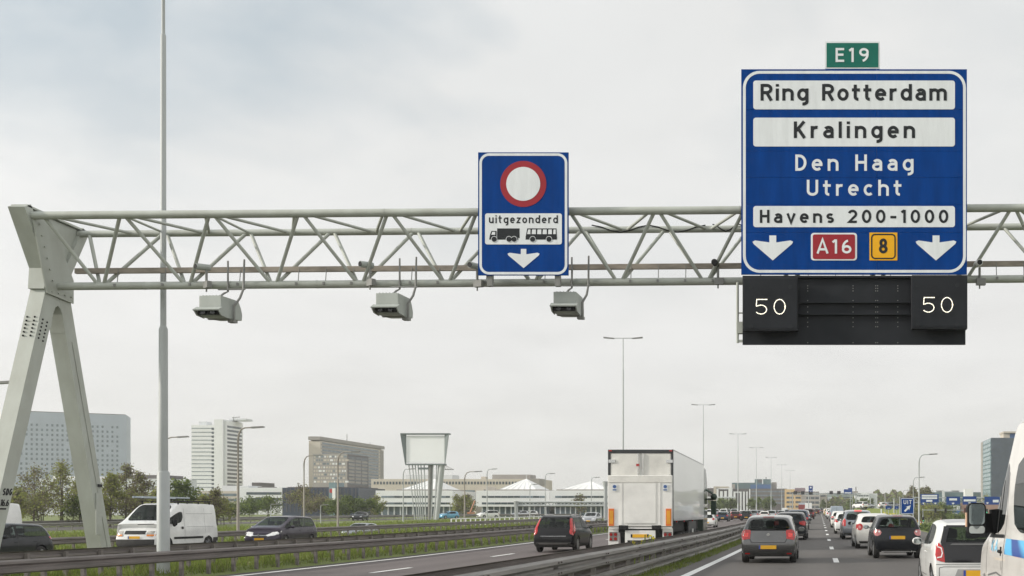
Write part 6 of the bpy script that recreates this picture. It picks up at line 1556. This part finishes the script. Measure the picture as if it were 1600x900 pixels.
# ---- the rest of the traffic: whole-mesh cars seen small
def small(kind, pm, extra=None):
    if kind == 'hatch': c = Car(P_hatch(paint=pm, W=1.74, lv=1 if extra is None else extra, trim_low=False))
    elif kind == 'suv': c = Car(P_suv(paint=pm, lv=1 if extra is None else extra))
    elif kind == 'mpv': c = Car(P_mpv(paint=pm, lv=1 if extra is None else extra, trim_low=False))
    elif kind == 'van': c = Car(P_van(paint=pm, lv=2, H=1.95, L=4.4, W=1.84, roof_r=1.92, roof_f=1.88, yc=3.6, yrf=2.85, yb=2.4, wheels=(.75, 3.6), drop=.2, tum=.86, tumr=.84))
    W_ = c.p['W'] / 2
    if kind != 'van':
        c.lamps('rear', [(W_ * .96, .76), (W_ * .96, 1.0), (W_ * .70, .99), (W_ * .70, .78)], REDL); c.lamps('side', [(.10, .78), (.12, .98), (.30, .95), (.28, .82)], REDL); c.plate('rear', .52); c.lamps('front', [(W_ * .5, .60), (W_ * .92, .62), (W_ * .92, .73), (W_ * .55, .68)], CLEARL, 'headlight'); c.mirrors(); c.put('bumper_trim', c.patch('rear', [(-W_ * .85, .22), (W_ * .85, .22), (W_ * .88, .34), (-W_ * .88, .34)], .01), DUSTY); c.put('grille', c.patch('front', [(-.4, .52), (.4, .52), (.42, .64), (-.42, .64)], .008), BLACK)
    else:
        c.lamps('rear', [(W_ * .97, .8), (W_ * .97, 1.2), (W_ * .86, 1.2), (W_ * .86, .8)], REDL); c.mirrors(); c.line('rear', [(0, .4), (0, 1.8)], .012)
    return c
PROTO = {}
def place(kind, pm, px, s_, label, name, cat='car', group=QG, rz=0.0, dz=0.0, oncoming=False, brake=False):
    k = (kind, pm.name)
    X = PX(px, s_); Y = F / s_
    if k not in PROTO:
        PROTO[k] = small(kind, pm, 2 if s_ > 8 else 1).emit(name, label, cat, X, Y, rz, group, parts=s_ > 13.5, dz=dz); o = PROTO[k]; first = True
    else:
        o = copy_tree(PROTO[k]); o.location = (X, Y, T(X, Y) + .015 + dz); tag(o, label, cat, group); o.name = name; o.rotation_euler = (0, 0, rz)
    if oncoming: o.rotation_euler = (0, 0, R(180) + rz)
    return o
place('suv', PDKBL, 1246, 20, 'dark blue car next ahead of the black car by the grey hatchback', 'estate_car')
place('hatch', PSIL, 1253.5, 14.5, 'silver-roofed car ahead of the dark blue one in the left queue', 'hatchback_car')
place('suv', PMAR, 1263, 10.5, 'dark red car behind the silver-roofed one', 'estate_car')
place('hatch', PBLK2, 1267.5, 8, 'black hatchback halfway up the left queue', 'hatchback_car')
place('mpv', PSIL, 1262.5, 7.2, 'silver roof showing over the dark red car', 'people_carrier')
place('hatch', PMAR, 1275, 6.5, 'small maroon car near the far end of the left queue', 'hatchback_car')
place('hatch', PGREY, 1278.5, 5.6, 'grey car near the far end of the left queue', 'hatchback_car'); place('suv', PBLK2, 1281.5, 4.9, 'farthest dark car in the left queue', 'estate_car')
place('hatch', PWHT, 1324, 23.5, 'white hatchback directly ahead of the blue-grey people carrier', 'hatchback_car')
place('hatch', PCRM, 1313.5, 18, 'cream-white hatchback with red lamp behind the grey van', 'hatchback_car')
place('van', PGBLU, 1307.5, 12.6, 'pale blue-grey van in the right queue', 'delivery_van', 'van')
place('hatch', PWHT, 1300.5, 10.4, 'white car just ahead of the pale van', 'hatchback_car'); place('mpv', PWHT, 1297.5, 8.6, 'white people carrier two ahead of the pale van', 'people_carrier'); place('hatch', PYEL, 1293.2, 7.2, 'dull yellow car at the far end of the right queue', 'hatchback_car'); place('hatch', PWHT, 1291.5, 6, 'tiny white car beyond the dull yellow one', 'hatchback_car')
LG = 'cars on the left carriageway'
place('hatch', PWHT, 1103.5, 15.4, 'white hatchback emerging from behind the lorry', 'hatchback_car', group=LG)
place('hatch', PDKBL, 1128.5, 10.7, 'dark hatchback right of the white one by the lorry', 'hatchback_car', group=LG); place('hatch', PMAR, 1149, 9.6, 'maroon car between the dark hatchback and the black one', 'hatchback_car', group=LG); place('suv', PBLK2, 1165.5, 10, 'black estate in the middle of the left traffic', 'estate_car', group=LG)
place('mpv', PWHT, 1130, 7.4, 'white people carrier above the dark hatchback', 'people_carrier', group=LG); place('mpv', PSIL, 1147, 7.0, 'silver people carrier above the maroon car', 'people_carrier', group=LG); place('hatch', PWHT, 1160.5, 7.2, 'white car left above the black estate', 'hatchback_car', group=LG)
place('mpv', PGREY, 1177, 8.8, 'grey people carrier right of the black estate', 'people_carrier', group=LG); place('hatch', PWHT, 1175.5, 7, 'white roof above the grey people carrier', 'hatchback_car', group=LG); place('hatch', PGREY, 1187, 7.2, 'grey car right of the white roof', 'hatchback_car', group=LG)
place('hatch', PCRM, 1194, 9.5, 'cream-white car above the roof of the grey hatchback', 'hatchback_car', group=LG); place('mpv', PSIL, 1205, 9.2, 'silver people carrier right of the cream-white car', 'people_carrier', group=LG); place('hatch', PBLK2, 1214, 7.2, 'dark car right of the silver people carrier', 'hatchback_car', group=LG); place('hatch', PGREY, 1220.5, 7.4, 'grey car left of the distant white van', 'hatchback_car', group=LG); place('van', PWHT, 1226, 5.6, 'distant white van before the yellow office', 'delivery_van', 'van', LG); place('suv', PDKBL, 1231.5, 6.6, 'dark blue car below the distant white van', 'estate_car', group=LG); place('hatch', PSIL, 1243, 5.8, 'silver car left of the red lorry', 'hatchback_car', group=LG)
place('mpv', PWHT, 1106, 7.4, 'white roof right of the lorry cab', 'people_carrier', group=LG); place('suv', PGREY, 1117, 7.0, 'grey roof between two white cars by the lorry cab', 'estate_car', group=LG); place('hatch', PBLK2, 1139, 6.6, 'black roof between white and silver people carriers', 'hatchback_car', group=LG)
FG = 'cars on the far ramp'
def ramp(kind, pm, px, Y, label, name, a=0):
    s_ = F / Y; return place(kind, pm, px, s_, label, name, group=FG, rz=R(a), oncoming=True)
ramp('hatch', PPUR if False else PBLK2, 568, 178, 'dark car on the ramp left of the billboard', 'hatchback_car', 8); ramp('hatch', PLBL, 714, 204, 'light blue car on the ramp below the gap', 'hatchback_car', -35); ramp('mpv', PWHT, 777, 217, 'white car on the ramp left of the pointed tent roof', 'people_carrier', -40); ramp('hatch', PWHT, 838, 238, 'white car on the ramp above the black sporty estate', 'hatchback_car', -35); ramp('hatch', PSIL, 824, 235, 'silver car just left of the white one on the ramp', 'hatchback_car', -35); ramp('mpv', PSIL, 902, 262, 'silver car on the ramp left of the lorry', 'people_carrier', -30); ramp('hatch', PCRM, 938, 288, 'cream car on the ramp nearest the lorry', 'hatchback_car', -25)
# red lorry far ahead and the raised traffic on the right
s_ = 4.35; X = PX(1253, s_); Y = F / s_; r = empty('lorry', (X, Y, T(X, Y)), 'red box lorry far ahead in front of the yellow office', 'lorry', LG)
MB().box(-1.25, 1.25, .05, 8, .9, 3.1).build('box', paint('lorry_red', (.20, .022, .025)), r); MB().box(-1.15, 1.15, .04, .8, 3.11, 3.75).build('roof_deflector', BGREY, r); MB().box(-1.2, 1.2, 8.1, 10, .5, 3.2).build('cab', MATS['paint_lorry_red'], r)
for yy in (1.5, 8.9): MB().tube([(-1.2, yy, .5), (1.2, yy, .5)], .5, 12).build('wheel', TYRE, r)
s_ = 4.4; X = PX(1263, s_); Y = F / s_; r = empty('lorry', (X, Y, T(X, Y)), 'pale lorry right beside the red one', 'lorry', LG); MB().box(-1.2, 1.2, 0, 8, .8, 3.4).build('box', WHITEP, r); MB().box(-1.2, 1.2, 8.1, 10, .5, 3.0).build('cab', WHITEP, r)
for yy in (1.5, 8.9): MB().tube([(-1.15, yy, .5), (1.15, yy, .5)], .5, 12).build('wheel', TYRE, r)
# embankment road on the right with a white van and cars
em = MB(); pts = [(1336, 260), (1360, 250), (1385, 240), (1410, 232)]
vs = []
for px, Y in pts:
    s_ = F / Y; X = PX(px, s_); zt = PZ(794.5, s_)
    vs += [(X, Y, zt), (X, Y + 9, zt), (X, Y - 5, zt - 3.2), (X, Y + 14, zt - 3.2)]
fs = []
for i in range(len(pts) - 1): a, b_ = 4 * i, 4 * i + 4; fs += [(a, b_, b_ + 1, a + 1), (a + 2, b_ + 2, b_, a), (a + 1, b_ + 1, b_ + 3, a + 3)]
fs += [(2, 0, 1, 3), (len(vs) - 2, len(vs) - 1, len(vs) - 3, len(vs) - 4)]
em.add(vs, fs); tag(em.build('embankment', GRND), kind='structure')
def onbank(kind, pm, px, Y, label, name, cat='car', a=-80):
    s_ = F / Y; o = place(kind, pm, px, s_, label, name, cat, 'traffic on the raised exit road', R(a)); o.location.z = PZ(794.5, s_) + .03; return o
onbank('mpv', PWHT, 1353, 252, 'white high car with dark windows on the raised road beside the white hall', 'people_carrier', 'car', 35); onbank('hatch', PWHT, 1372, 250, 'white car on the raised road right of the white hall', 'hatchback_car', 'car'); onbank('hatch', PSIL, 1342, 262, 'silver car on the raised road left of the white high car', 'hatchback_car', 'car'); onbank('hatch', PGREY, 1382, 246, 'grey car on the raised road left of the tiny blue boards', 'hatchback_car', 'car')
# ------------------------------------------------------------------ distant signs, signals, railings
def pole_sign(label, px, pyb, s_, draw, posts, cat='road sign', name='road_sign', group=None):
    Y = F / s_; X = PX(px, s_); r = empty(name, (X, Y, T(X, Y)), label, cat, group); q_ = local(r)
    for (pp_, pt) in posts:
        q_(MB().tube([(PX(pp_, s_), Y + .1, T(X, Y) - .5), (PX(pp_, s_), Y + .1, PZ(pt, s_))], .055 if s_ > 8 else .14, 8), 'post', POLE)
    draw(q_, lambda p: PX(p, s_), lambda p: PZ(p, s_), Y)
    return r
def d_uit(q_, fx, fz, Y):
    q_(MB().prism(rrect(fx(1407), fx(1428.5), fz(803.5), fz(778), .12), 'y', Y, Y + .04), 'panel', SBLUE)
    bd = MB(); r0 = rrect(fx(1408), fx(1427.6), fz(802.6), fz(779), .10); ribbon(bd, r0 + [r0[0]], .025, yface(Y - .006), 0); q_(bd, 'border', SWHITE)
    lt = MB(); fit_letters(lt, 'UIT', fx(1411.6), fx(1424.6), fz(787.6), fz(781.4) - fz(787.6), .15, yface(Y - .008)); q_(lt, 'lettering', SWHITE)
    c, d_ = Vector((fx(1413.5), fz(799))), Vector((fx(1423), fz(789.5))); t = (d_ - c).normalized(); nn = Vector((-t.y, t.x)); Ln = (d_ - c).length
    pts = [c + nn * .10, c + t * Ln * .55 + nn * .10, c + t * Ln * .45 + nn * .27, d_, c + t * Ln * .45 - nn * .27, c + t * Ln * .55 - nn * .10, c - nn * .10]
    q_(MB().prism([(p.x, p.y) for p in pts], 'y', Y - .010, Y - .003), 'arrow', SWHITE)
pole_sign('blue exit sign reading UIT with an arrow, on white posts', 1417, 804, 14, d_uit, [(1406, 776), (1418, 803)])
def d_far(q_, fx, fz, Y):
    q_(MB().box(fx(1263.5), fx(1270), Y - .05, Y, fz(766.5), fz(759)).box(fx(1263.5), fx(1270), Y - .05, Y, fz(773), fz(767)), 'panel', SBLUE)
    q_(MB().box(fx(1265.5), fx(1268), Y - .09, Y - .06, fz(763), fz(760.6)).box(fx(1266), fx(1267.5), Y - .09, Y - .06, fz(769), fz(767.8)), 'white_mark', SWHITE)
    q_(MB().box(fx(1263.5), fx(1270), Y - .2, Y, fz(773.0), fz(768.5)), 'matrix_board', MSI)
pole_sign('small blue lane sign over a black board on a far gantry post', 1266, 773, 5.2, d_far, [(1263.5, 770)])
def gantry_far(label, s_, x0, x1, y_top, panels, mats_, name='sign_gantry', posts=None, thick=2.0):
    Y = F / s_; X = PX((x0 + x1) / 2, s_); r = empty(name, (X, Y, T(X, Y)), label, 'gantry'); q_ = local(r)
    fx = lambda p: PX(p, s_); fz = lambda p: PZ(p, s_)
    q_(MB().tube([(fx(x0), Y + .5, fz(y_top)), (fx(x1), Y + .5, fz(y_top))], .14, 8).tube([(fx(x0), Y + .5, fz(y_top + thick * 3)), (fx(x1), Y + .5, fz(y_top + thick * 3))], .14, 8), 'beam', POLE)
    br = MB(); n = max(2, int((x1 - x0) / (thick * 3.2)))
    for k in range(n): a_, c_ = x0 + (x1 - x0) * k / n, x0 + (x1 - x0) * (k + 1) / n; br.tube([(fx(a_), Y + .5, fz(y_top + (thick * 3 if k % 2 else 0))), (fx(c_), Y + .5, fz(y_top + (0 if k % 2 else thick * 3)))], .09, 6)
    q_(br, 'brace', POLE)
    for p in posts or (x0, x1): q_(MB().box(fx(p) - .22, fx(p) + .22, Y + .3, Y + .7, T(fx(p), Y) - 1, fz(y_top - .3)), 'post', POLE)
    return r, fx, fz, Y
r, fx, fz, Y = gantry_far('distant gantry carrying black boards over the far queue', 4.3, 1240, 1345, 771, [], None, posts=(1238, 1337.5), thick=.8)
for a, c, lb in ((1240, 1245.5, 'left'), (1251.5, 1257, 'right')):
    o = tag(MB().box(0, (c - a) / 4.3, -.3, 0, 0, 5 / 4.3).build('matrix_board', MSI), 'tiny dark board in front of the yellow office, the %s one of two' % lb, 'matrix sign', 'tiny far boards'); o.location = (fx(a), Y - .1, fz(772.5))
for a, c, lb in ((1296, 1301.5, 'nearer to the road centre'), (1308, 1313.5, 'beside the far blue sign')):
    o = tag(MB().box(0, (c - a) / 4.3, -.3, 0, 0, 5 / 4.3).build('matrix_board', MSI), 'tiny dark board over the pale green hall, ' + lb, 'matrix sign', 'tiny far boards'); o.location = (fx(a), Y - .1, fz(772.2))
e = empty('direction_sign', (fx(1326), Y - .4, fz(772)), 'far blue direction sign on two posts above the end of the right lane', 'road sign'); q_ = local(e)
q_(MB().box(fx(1318.5), fx(1331.5), Y - .5, Y - .42, fz(771.8), fz(764.5)).box(fx(1325), fx(1331.7), Y - .5, Y - .42, fz(764.4), fz(762.6)), 'panel', SBLUE); q_(MB().box(fx(1319.5), fx(1330), Y - .55, Y - .51, fz(771), fz(769.4)), 'white_panel', SWHITE)
q_(MB().box(fx(1328), fx(1329), Y - .41, Y - .3, T(fx(1328), Y) - 1, fz(771)).box(fx(1331), fx(1332), Y - .41, Y - .3, T(fx(1331), Y) - 1, fz(771)), 'post', POLE)
# exit gantry on the right
r, fx, fz, Y = gantry_far('pale lattice gantry over the exit road on the right', 6.0, 1428, 1610, 777.5, [], None, thick=2.6)
for (a, c, t_, b_, lb, wp, ar) in ((1438, 1466.5, 772, 789, 'widest blue exit sign with three white strips', ((1440, 1464, 773.3, 776), (1440, 1464, 777, 779.7), (1447, 1456.5, 781, 784)), (1443, 1461)),
        (1478.5, 1500, 776, 789, 'blue exit sign with one short white strip, above the small white car', ((1483, 1495, 778.7, 782),), (1489,)),
        (1504, 1525.5, 775.5, 788.5, 'blue exit sign with one long white strip, by the van mirror', ((1505.5, 1524, 780.3, 783.5),), (1514.7,)),
        (1538, 1562, 776, 788.5, 'blue exit sign partly hidden by the front of the white van', ((1551, 1560, 781, 785),), (1542.5,))):
    e = empty('exit_sign', (fx((a + c) / 2), Y - .3, fz(b_)), lb, 'road sign', 'blue exit signs on the right gantry'); q_ = local(e)
    q_(MB().box(fx(a), fx(c), Y - .35, Y - .2, fz(b_), fz(t_)), 'panel', SBLUE)
    for (u, v, w_, z_) in wp: q_(MB().box(fx(u), fx(v), Y - .42, Y - .36, fz(z_), fz(w_)), 'white_panel', SWHITE)
    for u in ar: q_(MB().prism([(fx(u) + p * .75, fz(b_ - .8) + v * .55) for p, v in ARR], 'y', Y - .42, Y - .36), 'arrow', SWHITE)
# traffic lights
s_ = 7.5; Y = F / s_
e = empty('signal_boom', (PX(1442, s_), Y, T(PX(1442, s_), Y)), 'white cantilever boom with traffic lights across the exit', 'signal boom'); q_ = local(e)
q_(MB().tube([(PX(1442, s_), Y, T(PX(1442, s_), Y) - 1), (PX(1442, s_), Y, PZ(795, s_))], .10, 8), 'post', POLE); q_(MB().tube([(PX(1442, s_), Y, PZ(797, s_)), (PX(1600, s_), Y, PZ(797.5, s_))], .08, 8), 'beam', POLE)
GRL = mat('green_lens', (.02, .55, .28), .3, var=0, emit=1.2); REDS = mat('red_lens_dull', (.12, .02, .02), .3)
for px, py, lit, lb in ((1436, 799, 0, 'black traffic light left of the boom post'), (1461.5, 797.5, 0, 'black traffic light on the boom, nearest to the post'), (1477.3, 797.5, 0, 'black traffic light on the boom, left of the pink-brown hall'), (1507.5, 797.5, 2, 'dark red-brown traffic light on the boom before the pink-brown hall'), (1541.5, 798.5, 1, 'traffic light showing green between van mirror and windscreen'), (1442.3, 811.5, 1, 'traffic light showing green low on the boom post')):
    t = empty('traffic_light', (PX(px, s_), Y - .25, PZ(py, s_)), lb, 'traffic light', 'traffic lights at the exit')
    MB().prism(rrect(-.22, .22, -.48, .48, .12), 'y', -.1, .1).build('housing', REDS if lit == 2 else BLACK, t)
    for k, z_ in enumerate((.28, 0, -.28)): MB().tube([(0, -.14, z_), (0, -.101, z_)], .1, 10).build('lens', GRL if (lit == 1 and k == 2) else MSIB, t)
t = empty('warning_sign', (PX(1436, 10), 168, PZ(818, 10)), 'red and white warning triangle beside the black small car', 'road sign')
MB().prism([(-.5, 0), (.5, 0), (0, .95)], 'y', 0, .03).build('red_edge', SRED, t); MB().prism([(-.3, .12), (.3, .12), (0, .7)], 'y', -.012, -.003).build('white_field', SWHITE, t); MB().tube([(0, .06, -3), (0, .06, .5)], .05, 8).build('post', POLE, t)
for px0, px1, lb in ((1384, 1393, 'tiny blue board left of the UIT sign, the wider one'), (1398, 1404, 'tiny blue board touching the left post of the UIT sign')):
    pole_sign(lb, (px0 + px1) / 2, 796, 9, lambda q_, fx, fz, Y: (q_(MB().prism(rrect(fx(px0), fx(px1), fz(796), fz(791), .06), 'y', Y, Y + .05), 'panel', SBLUE), q_(MB().box(fx(px0 + 2.5), fx(px1 - 2), Y - .03, Y - .005, fz(794.5), fz(793.8)), 'white_mark', SWHITE)), [((px0 + px1) / 2, 794)], group='tiny blue boards')
pole_sign('white marker post left of the UIT sign, with a dark foot', 1377, 805, 11, lambda q_, fx, fz, Y: q_(MB().box(fx(1376), fx(1378), Y, Y + .1, fz(802), fz(795)).box(fx(1375), fx(1381), Y, Y + .3, fz(806), fz(802)), 'panel', SWHITE), [(1377, 797)], 'marker post', 'marker_post')
for px, pt, s_, lb in ((1383, 772, 9, 'slim white pole between the white hall and the UIT sign'), (1360, 775, 6, 'thin grey pole by the white hall'), (1397, 779, 8, 'thin pole next to the tiny blue boards')):
    pole_sign(lb, px, 0, s_, lambda *k: None, [(px, pt)], 'pole', 'pole')
# gantry and white railing on the left
r, fx, fz, Y = gantry_far('low pale gantry with stout posts in front of the tent-roof offices', 11, 805, 945, 784.5, [], None, thick=1.9)
r['label'] = 'low pale gantry with stout posts in front of the tent-roof offices'
bx = local(r); bx(MB().tube([(fx(945), Y + .5, fz(810)), (fx(945), Y + .5, fz(760))], .28, 10).tube([(fx(945), Y + .5, fz(760)), (fx(945), Y + .5, fz(752))], [.3, .42], 10), 'column', POLE)
bx(MB().tube([(fx(805), Y + .5, fz(816)), (fx(805), Y + .5, fz(790))], .24, 10).tube([(fx(805), Y + .5, fz(790)), (fx(805), Y + .5, fz(783))], [.25, .36], 10), 'column', POLE)
rl = empty('railing', (-36.5, 92, T(-36.5, 92)), 'white post-and-rail fence beyond the dark rail, left of the black estate car', 'railing'); q_ = local(rl)
zf = lambda Y: PZ(811.5, 1) if False else 0
pr = []
for k in range(25):
    px = 705 + 7.6 * k; s_ = 15.2 - .0 * k - .16 * k; pr.append((PX(px, s_), F / s_, PZ(811 - .2 * k, s_), PZ(818.5 - .42 * k, s_)))
for p in pr: q_(MB().box(p[0] - .05, p[0] + .05, p[1] - .05, p[1] + .05, p[3] - .3, p[2]), 'post', WHITEP)
q_(MB().tube([(p[0], p[1], p[2]) for p in pr], .05, 6), 'rail', WHITEP); q_(MB().tube([(p[0], p[1], p[3]) for p in pr], .04, 6), 'rail', WHITEP)
# ------------------------------------------------------------------ air
HAZE = 0.00030
if HAZE > 0:
    hm = bpy.data.materials.new('haze'); hm.use_nodes = True; t = hm.node_tree; t.nodes.remove(t.nodes['Principled BSDF'])
    v = t.nodes.new('ShaderNodeVolumePrincipled'); v.inputs['Color'].default_value = (.97, .97, .95, 1); v.inputs['Density'].default_value = HAZE; v.inputs['Anisotropy'].default_value = .2
    t.links.new(v.outputs[0], t.nodes['Material Output'].inputs['Volume'])
    o = MB().box(-4100, 4100, -5100, 7100, -8, 75).build('haze', hm); tag(o, kind='stuff')
